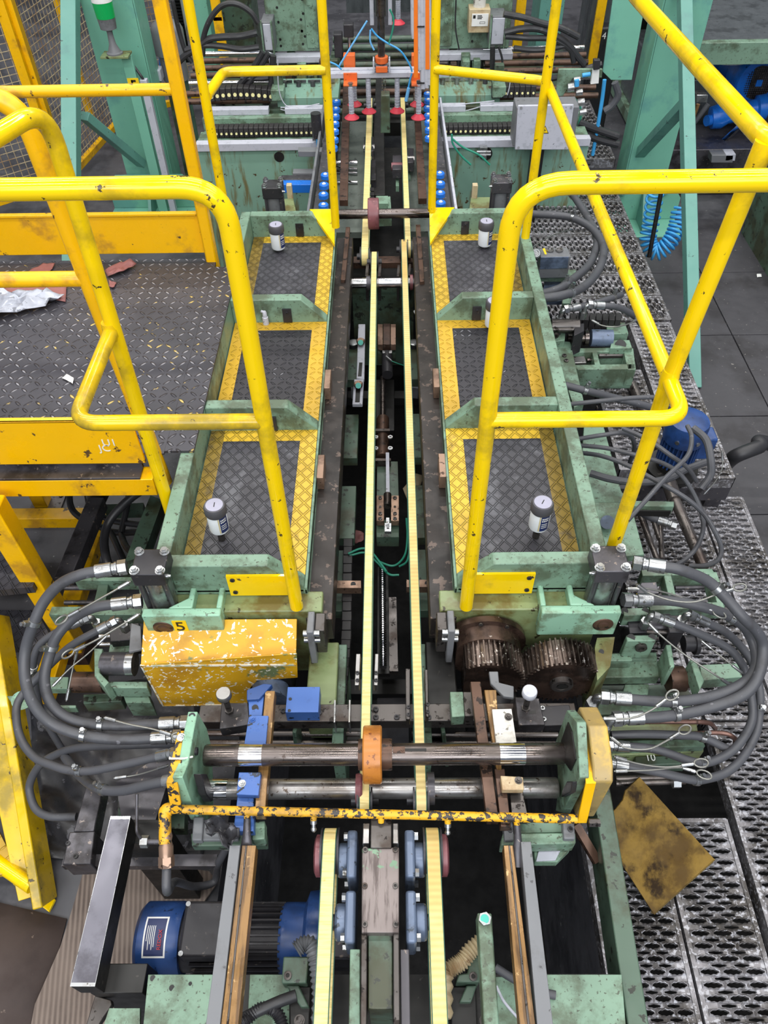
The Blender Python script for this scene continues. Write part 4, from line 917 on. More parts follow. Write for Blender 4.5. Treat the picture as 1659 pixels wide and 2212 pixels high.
# gears on the right
def gear(cx, yc, cz, r, wd, n, name, label, xcut=None, hub=.027):
    t = T(name, label, 'gear', (cx, yc, cz-r))
    b = MB(); prof = []
    m = 2*PI/n
    for i in range(n):
        for f, rr in ((-.30, r*.89), (-.17, r), (.10, r), (.23, r*.89)): prof.append((i*m+f*m, rr))
    pts = []
    for a, rr in prof:
        x = cx+math.cos(a)*rr
        if xcut is not None: x = max(x, xcut)
        pts.append(V((x, yc, cz+math.sin(a)*rr)))
    if xcut is None:
        k = len(pts); vs = pts+[p+V((0, wd, 0)) for p in pts]
        b.add(vs, [[i, (i+1) % k, k+(i+1) % k, k+i] for i in range(k)], 1)
        b.add(pts, [list(range(k))], 0); b.add([p+V((0, wd, 0)) for p in pts], [list(range(k))], 0)
    else:
        k = len(pts); vs = pts+[p+V((0, wd, 0)) for p in pts]
        b.add(vs, [[i, (i+1) % k, k+(i+1) % k, k+i] for i in range(k)], 1)
        b.add(pts, [list(range(k))], 0); b.add([p+V((0, wd, 0)) for p in pts], [list(range(k))], 0)
    b.build('toothed_wheel', ['gear', 'tooth'], t, 0, 20)
    if hub:
        b = MB(); b.lathe((cx, yc, cz), (0, -1, 0), [(0, hub*1.15), (.012, hub*1.1), (.014, hub), (.014, hub*.62), (.010, hub*.6)], 32); b.build('hub', 'dsteel', t)
        b = MB(); b.cyl((cx, yc-.010, cz), (cx, yc-.013, cz), .012, 20); b.build('centre_bore', 'soot', t)
    return t
gear(.440, 1.0, -.172, .102, .075, 46, 'spur_gear', 'big greasy brown spur gear in front of the right deck')
tg = gear(.245, .995, -.160, .098, .07, 44, 'spur_gear', 'greasy gear cut flat on its left side, meshing with the big brown gear', .183, 0)
b = MB(); b.lathe((.245, 1.065, -.155), (0, 1, 0), [(0, .08), (.0, .095), (.035, .098), (.04, .098), (.043, .112), (.06, .112), (.062, .10)], 56); 
for q in b.v: q.x = max(q.x, .165)
b.build('flange_drum', 'gear', tg)
b = MB()
for a in (60, 100): 
    a = math.radians(a); b.socket((.245+.104*math.cos(a), 1.106, -.155+.104*math.sin(a)), (0, -1, 0), .006)
b.build('screw', ['dsteel', 'soot'], tg)
t = T('gear_housing', 'oily black housing below the two brown gears', 'housing', (.3, 1.02, -.4))
b = MB(); b.box(.20, .33, .96, 1.06, -.40, -.235); b.build('body', 'soot', t, .006)
b = MB(); b.lathe((.275, .955, -.26), (0, 1, 0), [(0, .02), (.004, .04), (.03, .046)], 32); b.build('boss', 'black', t)
b = MB(); b.slab([(1290, 1378), (1328, 1376), (1318, 1440), (1290, 1470), (1285, 1400)], -.12, .2); b.cyl(P(1299, 1408, -.119), P(1299, 1408, -.118), .007, 14, 1); tag(b.build('end_plate', ['olive', 'soot']), 'oily green plate with one hole to the right of the big gear', 'plate')
# ---------------------------------------------------------------- automatic lubricators on the decks
def lubricator(x, y, tip, label, ground=0., rz=0.):
    t = T('lubricator', label, 'lubricator', (0, 0, 0))
    b = MB(); b.lathe((0, 0, 0), (0, 0, 1), [(0, .010), (.035, .010), (.036, .013), (.045, .013)], 16); b.build('stem', 'dsteel', t)
    b = MB(); b.lathe((0, 0, .042), (0, 0, 1), [(0, .018), (.006, .0255), (.012, .027), (.072, .027), (.074, .026)], 32); bo_ = b.build('bottle', 'bottle', t)
    b = MB(); b.lathe((0, 0, .114), (0, 0, 1), [(0, .0285), (.003, .030), (.024, .030), (.030, .027), (.030, .0235)], 36); ca_ = b.build('cap', 'bottlecap', t)
    b = MB(); b.cyl((0, 0, .1435), (0, 0, .1452), .0232, 32); b.build('cap_disc', 'capdisc', ca_)
    b = MB(); b.box(-.0012, .0012, -.008, .008, .1452, .1457); b.build('slot', 'ink', ca_)
    def arc(a0, a1, z0, z1, rr, nm, mat):
        k = 8; vs = []
        for i in range(k+1):
            a = math.radians(a0+(a1-a0)*i/k); vs += [(rr*math.cos(a), rr*math.sin(a), z0), (rr*math.cos(a), rr*math.sin(a), z1)]
        b = MB(); b.add(vs, [[2*i, 2*i+2, 2*i+3, 2*i+1] for i in range(k)]); b.build(nm, mat, bo_)
    arc(-75, -68, .056, .113, .0274, 'gold_stripe', 'gold'); arc(-66, -10, .056, .113, .0274, 'label_panel', 'inkn')
    for z in (.102, .094): 
        for a in (-60, -50, -40, -30): arc(a, a+7, z, z+.005, .0277, 'label_letters', 'inkw')
    for z in (.083, .076, .069): arc(-60, -25, z, z+.0022, .0277, 'label_line', 'inkw')
    d = V(tip)-V((x, y, ground)); t.location = (x, y, ground)
    t.rotation_euler = V((0, 0, 1)).rotation_difference(d.normalized()).to_euler(); return t
l0 = lubricator(-.478, 1.357, (-.474, 1.357, .146), 'white lubricator bottle with a grey cap on the nearest plate of the left deck')
def lub2(x, y, label, rz):
    c = copy_tree(l0); c.location = (x, y, 0); c['label'] = label; c.rotation_euler = (0, 0, rz); return c
for o in (l0,): o['group'] = 'lubricators on the decks'
for x, y, l, rz, s in ((.396, 1.356, 'white lubricator bottle with a grey cap on the nearest plate of the right deck', -.5, 1), (-.46, 2.895, 'white lubricator bottle with a scuffed label on the farthest plate of the left deck', .1, 1.04), (.385, 2.90, 'white lubricator bottle on the farthest plate of the right deck', 0, 1.04), (.365, 2.34, 'white lubricator bottle half hidden by the right yellow post on the middle plate', 0, 1.04)):
    c = lub2(x, y, l, rz); c.scale = (s, s, s)
    if y > 2: c.location.z = -.036
b = MB(); p = P(575, 700, 0); b.lathe((p.x, p.y, 0), (0, 0, 1), [(0, .011), (.03, .011), (.032, .008), (.05, .008), (.055, .005)], 14); b.cyl((p.x, p.y, .05), (p.x-.012, p.y, .056), .005, 10)
tag(b.build('grease_nipple', 'grey'), 'bare grey grease nipple on the middle plate of the left deck', 'nipple')
# ================================================================ trough between the decks
def plate_with_slot(t, name, pix, z, th, mat, slot=None):
    b = MB(); b.slab(pix, z, th); b.build(name, mat, t, .002)
    if slot: b = MB(); b.slab(slot, z+.0006, .0006); b.build('slot', 'soot', t)
t = T('clamp_arm', 'slotted steel clamp arm with two teal marked bolts, left of the belts in the trough', 'arm', tuple(P(778, 800, -.35)))
plate_with_slot(t, 'upper_arm', [(774, 700), (789, 700), (787, 819), (770, 817)], -.25, .015, 'grey', [(776, 783), (783, 783), (781, 813), (773, 813)])
plate_with_slot(t, 'lower_arm', [(765, 819), (786, 819), (783, 873), (761, 873)], -.24, .015, 'grey', [(769, 833), (779, 833), (777, 869), (767, 869)])
for x, y, z in ((779, 740, -.23), (774, 833, -.22)):
    b = MB(); b.lathe(P(x, y, z-.012), (0, 0, 1), [(0, .017), (.01, .018), (.014, .014)], 20); b.build('bolt', 'copper', t); b = MB(); b.cyl(P(x, y, z+.002), P(x, y, z+.003), .011, 16); b.build('paint_mark', 'tealmark', t)
for side, x0, x1 in (('left', 752, 777), ('right', 886, 906)):
    t = T('roller_holder', 'dark grey bored holder plate %s of the belts in the trough' % side, 'holder', tuple(P((x0+x1)/2, 800, -.5)))
    s = 1 if side == 'left' else -1
    b = MB(); b.slab([(x0+2, 760), (x1, 760), (x1-2, 836), (x0+6, 838)] if s > 0 else [(x0, 758), (x1, 756), (x1-2, 838), (x0+2, 836)], -.36, .06); b.build('plate', 'dgrey', t, .003)
    b = MB(); c = P(763 if s > 0 else 894, 741, -.30); b.cyl(c, c+V((0, 0, -.08)), .018, 20); b.build('spindle', 'black', t)
    b = MB(); b.lathe(c, (0, 0, 1), [(0, .022), (.004, .022), (.005, .016), (.005, .008)], 24); b.build('ring', 'plated', t)
t = T('wear_block', 'copper coloured wear block between the belts, the far one', 'block', tuple(P(835, 725, -.35)))
b = MB(); b.slab([(816, 700), (827, 700), (827, 744), (816, 744)], -.26, .03); b.build('strip', 'copper', t, .001)
b = MB(); b.slab([(828, 699), (843, 699), (843, 744), (828, 744)], -.258, .03); b.build('centre_strip', 'rust', t, .001)
b = MB(); b.slab([(844, 700), (855, 700), (855, 744), (844, 744)], -.26, .03); b.build('strip', 'copper', t, .001)
b = MB(); b.slab([(816, 740), (855, 740), (855, 762), (816, 762)], -.31, .06); b.build('base', 'dgreen', t, .002)
t = T('wear_block', 'copper coloured wear block with eight screw holes between the belts, the near one', 'block', tuple(P(837, 1100, -.35)))
for xa, xb in ((813, 830), (844, 862)):
    b = MB(); b.slab([(xa, 1070), (xb, 1070), (xb, 1125), (xa, 1125)], -.24, .025); b.build('strip', 'copper', t, .0015)
    b = MB()
    for y in (1076, 1095, 1110, 1121): b.socket(P((xa+xb)/2, y, -.24), (0, 0, 1), .0065 if y != 1095 else .004)
    b.build('screw', ['dsteel', 'soot'], t)
b = MB(); b.slab([(813, 1122), (862, 1122), (862, 1160), (813, 1160)], -.275, .05); b.build('base', 'dgreen', t, .002)
b = MB(); b.slab([(831, 1130), (845, 1130), (845, 1148), (831, 1148)], -.225, .012); b.cyl(P(838, 1142, -.2245), P(838, 1142, -.2242), .004, 12, 1); b.slab([(834, 1118), (841, 1118), (841, 1132), (834, 1132)], -.215, .012); b.build('latch', ['plated', 'soot'], t, .001)
b = MB(); b.cyl(P(837, 1068, -.235), P(837, 1094, -.235), .013, 18); b.build('roller', 'dsteel', t)
b = MB(); b.slab([(815, 997), (859, 997), (861, 1072), (814, 1072)], -.33, .03); tag(b.build('slide_plate', 'dgreen'), 'dark green slide plate between the belts before the near wear block', 'plate')
b = MB(); b.bar(P(837, 980, -.28), P(838, 1072, -.28), .012, .012); tag(b.build('push_rod', 'grey'), 'thin grey rod lying on the dark green slide plate', 'rod')
t = T('spindle_drive', 'dark cylinder with a shiny rod between the belts in the middle of the trough', 'cylinder', tuple(P(828, 900, -.45)))
b = MB(); b.cyl(P(827, 815, -.33), P(827, 915, -.33), .010, 16); b.build('rod', 'shaft', t)
b = MB(); b.cyl(P(827, 905, -.33), P(826, 990, -.33), .024, 24); b.build('barrel', 'rust', t)
b = MB(); b.slab([(811, 926), (842, 926), (842, 931), (811, 931)], -.30, .05); b.build('flange', 'dsteel', t); b = MB(); b.slab([(810, 990), (844, 990), (844, 995), (810, 995)], -.30, .05); b.build('flange', 'dsteel', t)
for x, y in ((812, 946), (843, 946), (812, 970), (843, 970)): b = MB(); b.lathe(P(x, y, -.30), (0, 0, 1), [(0, .009), (.006, .009), (.006, .005), (.002, .005)], 16); b.build('tube_nut', 'plated', t)
b = MB(); b.slab([(812, 820), (852, 820), (852, 930), (812, 930)], -.42, .03); b.build('bed', 'soot', t, .002)
t = T('sensor_head', 'small black and silver sensor head with a thin green cable between the belts', 'sensor', tuple(P(833, 780, -.35)))
b = MB(); b.slab([(826, 757), (847, 757), (846, 763), (827, 763)], -.28, .03); b.build('mount_lug', 'plated', t); b = MB(); b.cyl(P(834, 770, -.27), P(846, 780, -.27), .004, 10); b.build('fitting', 'plated', t)
b = MB(); b.cyl(P(836, 765, -.30), P(837, 810, -.30), .022, 18); b.build('body', 'black', t)
b = MB(); b.tube(cr([P(846, 780, -.27), P(862, 786, -.28), P(880, 792, -.30)]), .002, 8); b.build('cable', 'airgreen', t)
t = T('lead_screw', 'shiny threaded lead screw lying between the belts before the cross beam', 'screw', tuple(P(827, 1330, -.45)))
pa, pb = P(826, 1225, -.36), P(828, 1442, -.36); n = 180
b = MB(); b.tube([pa.lerp(pb, i/n) for i in range(n+1)], .01, 14, 0, [.0088+.0018*(1 if i % 4 < 2 else -1) for i in range(n+1)]); b.build('thread', 'chrome', t, 0, 20)
b = MB(); b.slab([(816, 1225), (838, 1225), (842, 1455), (815, 1455)], -.39, .02); b.build('channel', 'soot', t)
b = MB(); b.slab([(840, 1290), (856, 1290), (860, 1450), (841, 1450)], -.37, .02); b.build('channel_side', 'dsteel', t)
# paired guide jaws beside the left belt and the right belt
for pts, l in ((((769, 1412), (779, 1412), (776, 1480), (766, 1480)), 'left of the left long belt'), (((810, 1412), (818, 1412), (816, 1480), (807, 1480)), 'right of the left long belt'), (((876, 1444), (886, 1444), (886, 1554), (877, 1554)), 'left of the right long belt'), (((917, 1446), (924, 1446), (926, 1548), (920, 1548)), 'right of the right long belt')):
    t = T('guide_jaw', 'narrow steel guide jaw with screws just %s' % l, 'jaw', tuple(P(pts[0][0], pts[2][1], -.16)))
    b = MB(); b.slab(pts, -.115, .03); b.build('bar', 'dsteel' if pts[0][0] > 850 else 'steel', t, .0015)
    b = MB(); cx = (pts[2][0]+pts[3][0])/2
    for dy in (10, 26): b.socket(P(cx+1, pts[2][1]-dy, -.115), (0, 0, 1), .005)
    b.build('screw', ['black', 'soot'], t)
for pts, l in (((718, 1254), 'left'), ((878, 1252), 'right')):
    b = MB(); x, y = pts; b.slab([(x, y), (x+62, y), (x+62, y+16), (x, y+16)], -.25, .03); b.cyl(P(x+45, y+8, -.249), P(x+45, y+8, -.248), .008, 14, 1); tag(b.build('tie_block', ['copper', 'soot'], None, .002), 'rusty copper toned tie block under the %s long belt' % l, 'block')
# energy chain along the trough
t = T('energy_chain', 'black plastic energy chain lying along the left belt in the trough', 'cable chain', tuple(P(745, 1400, -.35)))
cp = [P(752, 1168, -.29), P(751, 1230, -.29), P(750, 1300, -.30), P(748, 1380, -.30), P(742, 1450, -.28), P(736, 1520, -.25), P(734, 1580, -.25), P(731, 1640, -.27)]
full = cr(cp, 12); L_ = [0]
for a, c in zip(full, full[1:]): L_.append(L_[-1]+(c-a).length)
def along(d):
    for i in range(len(full)-1):
        if L_[i+1] >= d: return full[i].lerp(full[i+1], (d-L_[i])/(L_[i+1]-L_[i]))
    return full[-1]
nl = 22; st = L_[-1]/nl
for i in range(nl):
    a, c = along(i*st), along((i+.94)*st); b = MB(); b.bar(a+V((0, 0, .001*(i % 2))), c+V((0, 0, .001*(i % 2))), .030-.002*(i % 2), .024); b.build('chain_link', 'chain', t, .002)
for x in (722, 754):
    b = MB(); b.slab([(x, 1512), (x+3, 1512), (x+2, 1560), (x-1, 1560)], -.13, .06); b.build('side_cheek', 'plated', t)
for i, pts in enumerate(([(752, 1196), (780, 1185), (800, 1190), (826, 1222), (835, 1235)], [(755, 1200), (790, 1194), (815, 1215), (840, 1240), (862, 1242)], [(878, 1120), (880, 1160), (874, 1200), (850, 1222), (815, 1212)], [(880, 1125), (886, 1165), (880, 1210), (862, 1224)])):
    b = MB(); b.tube(cr([P(x, y, -.27-.01*i) for x, y in pts]), .0035, 8); tag(b.build('air_hose', 'airgreen'), ['teal hose leaving the top of the energy chain', 'lower teal hose beside the energy chain', 'teal hose hanging right of the near wear block', 'outer teal hose right of the near wear block'][i], 'hose')
b = MB(); b.lathe(P(843, 1575, -.36), (1, 0, 0), [(-.04, .075), (-.035, .085), (.05, .085), (.058, .075)], 36); tag(b.build('drum', 'black'), 'black drum under the belts behind the amber ring', 'drum')
# paper scraps in the trough
sheet('paper_scrap', [(870, 1060), (893, 1025), (916, 1030), (900, 1070), (880, 1082)], -.55, 'beige', 'brownish paper scrap lying under the right belt in the trough', 'scrap', .001, .01)
sheet('paper_scrap', [(760, 1172), (768, 1146), (786, 1152), (786, 1168), (770, 1176)], -.5, 'redpaper', 'brown paper scrap left of the near wear block', 'scrap', .001, .01)
sheet('paper_scrap', [(893, 676), (903, 670), (905, 682), (896, 684)], -.5, 'paper', 'small white scrap in the dark right of the right belt', 'scrap', .001, .01)
# trough floor machinery: cross members deep down
for i, (y, z) in enumerate(((1490, -.5), (1590, -.4), (860, -.55))):
    b = MB(); b.bar(P(680, y, z), P(960, y, z), .05, .04); tag(b.build('cross_member', 'soot'), ['black cross member deep under the lead screw', 'black cross member low behind the amber ring', 'black cross member deep below the clamp arm'][i], 'beam')
for i, y in enumerate((1584, 1604, 1616)):
    b = MB(); b.tube([P(440, y, -.33-.01*i), P(1205, y+3, -.33-.01*i)], .008, 10); tag(b.build('cross_pipe', 'pipe'), ['topmost dark pipe crossing behind the near shafts', 'middle dark pipe crossing behind the near shafts', 'lowest dark pipe crossing behind the near shafts'][i], 'pipe')
# ---------------------------------------------------------------- far end of the decks
s3 = shaft(3.21, -.01, .0205, -.235, .172, 'far dark shaft with a wine red ring between the deck ends', [])
b = MB(); b.lathe((-.098, 3.21, -.01), (1, 0, 0), [(0, .03), (0, .062), (.003, .065), (.045, .065), (.048, .062), (.048, .03)], 40); b.build('ring', 'redpu', s3)
s4 = shaft(2.86, -.135, .021, -.235, .165, 'far polished shaft under the belts between the deck ends', [(-.17, -.10), (-.05, .04)], 'steel')
b = MB(); b.lathe((.08, 2.86, -.135), (1, 0, 0), [(0, .032), (.012, .032)], 24); b.build('collar', 'redpu', s4)
b = MB(); b.lathe((-.103, 2.86, -.135), (1, 0, 0), [(0, .03), (.016, .03)], 24); b.build('collar', 'blacksteel', s4)
b = MB(); b.slab([(752, 554), (918, 552), (920, 566), (750, 568)], -.18, .03); tag(b.build('tie_bar', 'rust', None, .002), 'brown flat tie bar under the belts near the far polished shaft', 'bar')
for (l, a, c) in (('left', [(747, 490), (756, 490), (746, 604), (736, 604)], 0), ('right', [(898, 485), (908, 485), (917, 607), (907, 608)], 0)):
    b = MB(); b.slab(a, -.045, .02); tag(b.build('guide_strip', 'rust', None, .0015), 'brown steel guide strip over the far shafts, %s of the belts' % l, 'strip')
for (l, p) in (('left of the left belt', (791, 797, 570, 597)), ('right of the left belt', (818, 824, 570, 597)), ('left of the right belt', (859, 864, 572, 597)), ('right of the right belt', (883, 888, 570, 595))):
    b = MB(); x0, x1, y0, y1 = p; b.slab([(x0, y0), (x1, y0), (x1-2, y1), (x0-2, y1)], -.13, .12); tag(b.build('guide_jaw', 'dsteel'), 'small steel jaw standing %s near the far end of the trough' % l, 'jaw')
b = MB(); b.box(-.17, .10, 2.93, 2.97, -.62, -.20); tag(b.build('back_plate', 'dgreen'), 'dark green plate closing the trough behind the long belts', 'plate')
b = MB(); b.slab([(807, 430), (843, 424), (846, 462), (803, 464)], -.14, .06); b.slab([(812, 423), (838, 423), (838, 440), (812, 440)], -.10, .06); tag(b.build('belt_tensioner', 'green'), 'speckled green tensioner block behind the wine red ring', 'block')
# ================================================================ hoses
def hose(label, pts, r=.0135, mat='rubber', fa=0, fb=0, clamps=(), name='hydraulic_hose', n=8, group=None):
    w_ = [P(*p) for p in pts]; cp = cr(w_, n)
    t = T(name, label, 'hose', tuple(w_[len(w_)//2]), group)
    b = MB(); b.tube(cp, r, 14); b.build('rubber_hose', mat, t, 0, 60)
    for flag, p0, p1 in ((fa, cp[0], cp[2]), (fb, cp[-1], cp[-3])):
        if flag:
            d = (p0-p1).normalized(); s = r/.0135
            b = MB(); b.lathe(p0-d*.02*s, d, [(0, r*1.05), (.001, r*1.28), (.038*s, r*1.28), (.040*s, r*1.05), (.046*s, r*1.05), (.047*s, r*1.22), (.052*s, r*1.22), (.053*s, r)], 22); b.hexh(p0+d*.034*s, d, r*1.4, .02*s); b.k = []; fi_ = b.build('fitting', 'plated', t)
            if flag == 2:
                e = p0+d*.03*s; b = MB(); b.tube(bend([e, e+d*.03*s, e+d*.036*s+V((0, 0, -.05))], .02*s), r*.8, 14); b.hexh(e+d*.036*s+V((0, 0, -.03)), (0, 0, -1), r*1.25, .03); b.build('elbow', 'plated', fi_)
    for f in clamps:
        i = int(f*(len(cp)-2))+1; d = (cp[min(i+1, len(cp)-1)]-cp[i-1]).normalized(); c = cp[i]
        b = MB(); b.lathe(c-d*.007, d, [(0, r*1.02), (.0005, r*1.2), (.0135, r*1.2), (.014, r*1.02)], 20)
        x, y = perp(d); s = x if x.z > y.z else y
        if s.z < 0: s = -s
        q = c+s*r*1.5; b.bar(q-d*.006, q+d*.006, .012, .02, 0, s); b.hexh(q+s*.006, s, .006, .012); b.build('hose_clamp', 'plated', t)
    return t
def rope(label, pts, r=.0026, loop=True):
    w_ = [P(*p) for p in pts]; t = T('safety_cable', label, 'cable', tuple(w_[0])); cp = cr(w_, 10)
    b = MB(); b.tube(cp, r, 8); b.build('wire', 'wire', t)
    for p0, p1 in ((cp[0], cp[1]), (cp[-1], cp[-2])):
        d = (p1-p0).normalized(); b = MB(); b.cyl(p0+d*.004, p0+d*.034, r*2., 10); b.build('ferrule', 'plated', t)
    if loop:
        p0, d = cp[-1], (cp[-1]-cp[-2]).normalized(); s = d.cross(V((0, 0, 1))).normalized()
        b = MB(); b.tube([p0+d*(.018-.018*math.cos(a))+s*(.011*math.sin(a)) for a in [2*PI*i/16 for i in range(17)]], r, 8); b.build('eye_loop', 'wire', t)
    return t
hose('thick hose looping from the top port of the left near cylinder, outermost on the left', [(224, 1232, .10), (175, 1241, .10), (130, 1262, .08), (95, 1300, .04), (74, 1345, .0), (56, 1400, -.06), (53, 1455, -.10), (66, 1508, -.14), (95, 1550, -.18), (140, 1577, -.21), (205, 1593, -.23), (275, 1597, -.24), (345, 1594, -.24)], .0142, 'rubber', 1, 1, (.33, .80))
hose('thick hose from the lower port of the left near cylinder, second from the left', [(259, 1304, -.02), (205, 1312, -.02), (160, 1334, -.05), (124, 1372, -.08), (107, 1415, -.12), (96, 1465, -.15), (106, 1512, -.18), (138, 1546, -.21), (190, 1563, -.23), (270, 1567, -.24), (362, 1563, -.24)], .0142, 'rubber', 1, 1, (.36, .84))
hose('long hose looping furthest down the left side to the yellow pipe arm', [(224, 1355, -.16), (150, 1398, -.20), (75, 1470, -.28), (40, 1515, -.30), (36, 1556, -.30), (47, 1600, -.30), (75, 1636, -.30), (110, 1652, -.29), (150, 1664, -.28), (196, 1665, -.27), (260, 1653, -.24), (352, 1632, -.2)], .011, 'rubber', 2, 1, (.78,))
hose('short curved hose behind the two thick loops on the left', [(165, 1346, -.2), (118, 1368, -.22), (84, 1395, -.25), (72, 1432, -.3), (76, 1475, -.4), (92, 1545, -.55), (135, 1620, -.7)], .0105, 'rubber', 2, 0, (.55,))
hose('thin looped hose lying over the black sheeting on the left', [(385, 1606, -.34), (258, 1610, -.38), (165, 1616, -.42), (118, 1631, -.46), (87, 1652, -.50), (68, 1682, -.55), (64, 1710, -.58), (78, 1748, -.60), (110, 1764, -.6), (165, 1764, -.6)], .0115, 'rubber', 0, 0)
hose('lowest hose running to the left shaft bracket beside the black bar', [(140, 1635, -.45), (172, 1675, -.38), (212, 1703, -.3), (262, 1708, -.26), (320, 1695, -.22), (368, 1686, -.2)], .0125, 'rubber', 0, 1, (.45,))
rope('steel safety cable from the upper port of the left near cylinder', [(282, 1256, .07), (240, 1280, .06), (190, 1308, .04), (146, 1332, .02)])
rope('steel safety cable from the lower port of the left near cylinder', [(302, 1326, -.02), (250, 1358, -.03), (205, 1384, -.04), (160, 1406, -.06)])
rope('thin cable stretched down beside the dark roller on the left', [(232, 1372, -.1), (190, 1412, -.12), (150, 1445, -.14), (112, 1484, -.16)], .002, False)
rope('thin cable hanging vertically beside the left loops', [(168, 1400, -.12), (156, 1450, -.17), (143, 1515, -.22)], .002, False)
rope('safety cable over the two hoses behind the left shaft bracket', [(225, 1550, -.2), (280, 1565, -.2), (330, 1575, -.2), (372, 1588, -.2)])
rope('thin cable in front of the lower left hoses', [(246, 1681, -.25), (300, 1673, -.24), (365, 1653, -.2)], .002, False)
# right side
hose('thick hose looping from the top port of the right near cylinder, outermost on the right', [(1418, 1222, .10), (1470, 1231, .10), (1528, 1255, .06), (1566, 1290, .03), (1604, 1333, 0.), (1634, 1363, -.04), (1648, 1395, -.08), (1644, 1442, -.11), (1626, 1482, -.14), (1593, 1508, -.16), (1518, 1533, -.18), (1442, 1547, -.18), (1372, 1551, -.18)], .0142, 'rubber', 1, 2, (.20, .9))
hose('thick hose from the lower port of the right near cylinder', [(1390, 1296, -.02), (1455, 1298, -.03), (1518, 1311, -.04), (1566, 1327, -.06), (1604, 1350, -.08), (1624, 1381, -.11), (1634, 1417, -.13), (1629, 1450, -.15), (1604, 1477, -.16), (1543, 1503, -.17), (1467, 1515, -.17), (1417, 1515, -.17), (1345, 1509, -.17)], .0142, 'rubber', 1, 2, (.28, .86))
hose('hose with a shiny elbow on the left black valve block, right side', [(1442, 1342, -.10), (1492, 1361, -.12), (1568, 1397, -.16), (1601, 1432, -.19), (1614, 1467, -.22), (1624, 1513, -.25), (1624, 1556, -.27), (1606, 1594, -.28), (1576, 1626, -.29), (1530, 1647, -.29), (1492, 1644, -.28), (1417, 1619, -.26), (1345, 1612, -.25)], .0112, 'rubber', 2, 1, (.78,))
hose('hose with a shiny elbow on the right black valve block, right side', [(1518, 1341, -.12), (1568, 1366, -.15), (1606, 1404, -.19), (1629, 1442, -.22), (1641, 1492, -.25), (1641, 1530, -.27), (1634, 1581, -.29), (1606, 1634, -.30), (1568, 1669, -.30), (1518, 1684, -.29), (1492, 1684, -.28), (1417, 1667, -.26), (1342, 1653, -.25)], .0112, 'rubber', 2, 1, (.42, .80))
hose('thin hose crossing over the green bars right of the yellow guard box', [(1320, 1588, -.26), (1391, 1586, -.26), (1467, 1588, -.27), (1518, 1593, -.28), (1573, 1619, -.3)], .011, 'rubber', 0, 0, (.75,))
for i, (pts, l) in enumerate((([(1316, 1559, -.27), (1467, 1559, -.27), (1528, 1561, -.28), (1545, 1573, -.33)], 'upper'), ([(1480, 1586, -.3), (1556, 1583, -.3), (1586, 1594, -.31), (1588, 1610, -.36)], 'lower'))):
    b = MB(); b.tube(cr([P(*p) for p in pts], 8), .0065, 12); tag(b.build('copper_pipe', 'copperp'), '%s brown copper pipe behind the yellow guard box on the right' % l, 'pipe')
rope('safety cable arching from the right near cylinder to the outer hose', [(1374, 1262, .05), (1400, 1280, .03), (1450, 1297, .02), (1500, 1300, .02), (1546, 1285, .03), (1585, 1273, .03)])
rope('second safety cable below the arching one on the right', [(1352, 1272, .0), (1400, 1272, .0), (1470, 1290, -.02), (1540, 1320, -.04)], .0024)
rope('safety cable hanging from the left valve elbow on the right', [(1400, 1345, -.08), (1430, 1375, -.10), (1480, 1415, -.13), (1545, 1458, -.16), (1575, 1478, -.2)], .0024)
rope('thin cable running from the right valve block towards the outer hoses', [(1513, 1382, -.15), (1560, 1420, -.17), (1605, 1455, -.19)], .002, False)
rope('safety cable looping up to the hose clamp above the yellow guard box', [(1300, 1552, -.14), (1360, 1552, -.14), (1405, 1535, -.13), (1440, 1510, -.12)])
rope('safety cable swinging under the thin hose on the right', [(1318, 1592, -.2), (1350, 1615, -.2), (1400, 1618, -.2), (1440, 1600, -.2), (1468, 1583, -.2)])
rope('two ended cable along the lowest right hoses', [(1326, 1634, -.2), (1380, 1650, -.22), (1440, 1657, -.23), (1500, 1650, -.23)], .0024)
rope('lowest straight cable beside the number 10 plate', [(1326, 1666, -.22), (1400, 1664, -.23), (1470, 1658, -.24), (1505, 1668, -.24)], .0024)
# ---------------------------------------------------------------- left linkage below the hoses
def blk(t, nm, pix, z, th, mat, bev=.002, **k): b = MB(); b.slab(pix, z, th); return b.build(nm, mat, t, bev, **k)
t = T('slide_unit', 'green slide unit with a dark roller left of the scratched guard', 'slide', tuple(P(250, 1450, -.4)))
blk(t, 'bracket_arm', [(203, 1400), (222, 1401), (214, 1452), (235, 1473), (225, 1484), (204, 1460)], -.20, .08, 'green')
blk(t, 'bracket_foot', [(225, 1472), (318, 1472), (318, 1486), (232, 1486)], -.24, .05, 'green')
b = MB(); b.cyl(P(222, 1434, -.22), P(278, 1434, -.22), .0325, 28); b.build('roller', 'blacksteel', t)
b = MB(); b.cyl(P(276, 1434, -.22), P(292, 1434, -.22), .034, 28); b.build('ring', 'plated', t)
b = MB(); b.cyl(P(160, 1474, -.30), P(226, 1474, -.30), .03, 28); b.build('roller', 'rust', t)
blk(t, 'base', [(262, 1490), (316, 1488), (326, 1518), (272, 1518)], -.30, .08, 'green')
blk(t, 'plate', [(180, 1500), (268, 1496), (262, 1515), (180, 1520)], -.36, .05, 'dgreen')
t = T('boss_bracket', 'green end bracket with a round boss at the far left under the hoses', 'bracket', tuple(P(60, 1510, -.5)))
blk(t, 'plate', [(14, 1503), (70, 1502), (72, 1520), (32, 1528)], -.45, .02, 'green')
b = MB(); b.cyl(P(46, 1513, -.45), P(46, 1513, -.44), .028, 24); b.build('boss', 'mint', t)
blk(t, 'rail', [(105, 1462), (148, 1462), (145, 1488), (100, 1488)], -.42, .03, 'green')
blk(t, 'rail', [(118, 1523), (164, 1523), (164, 1529), (118, 1529)], -.45, .03, 'green')
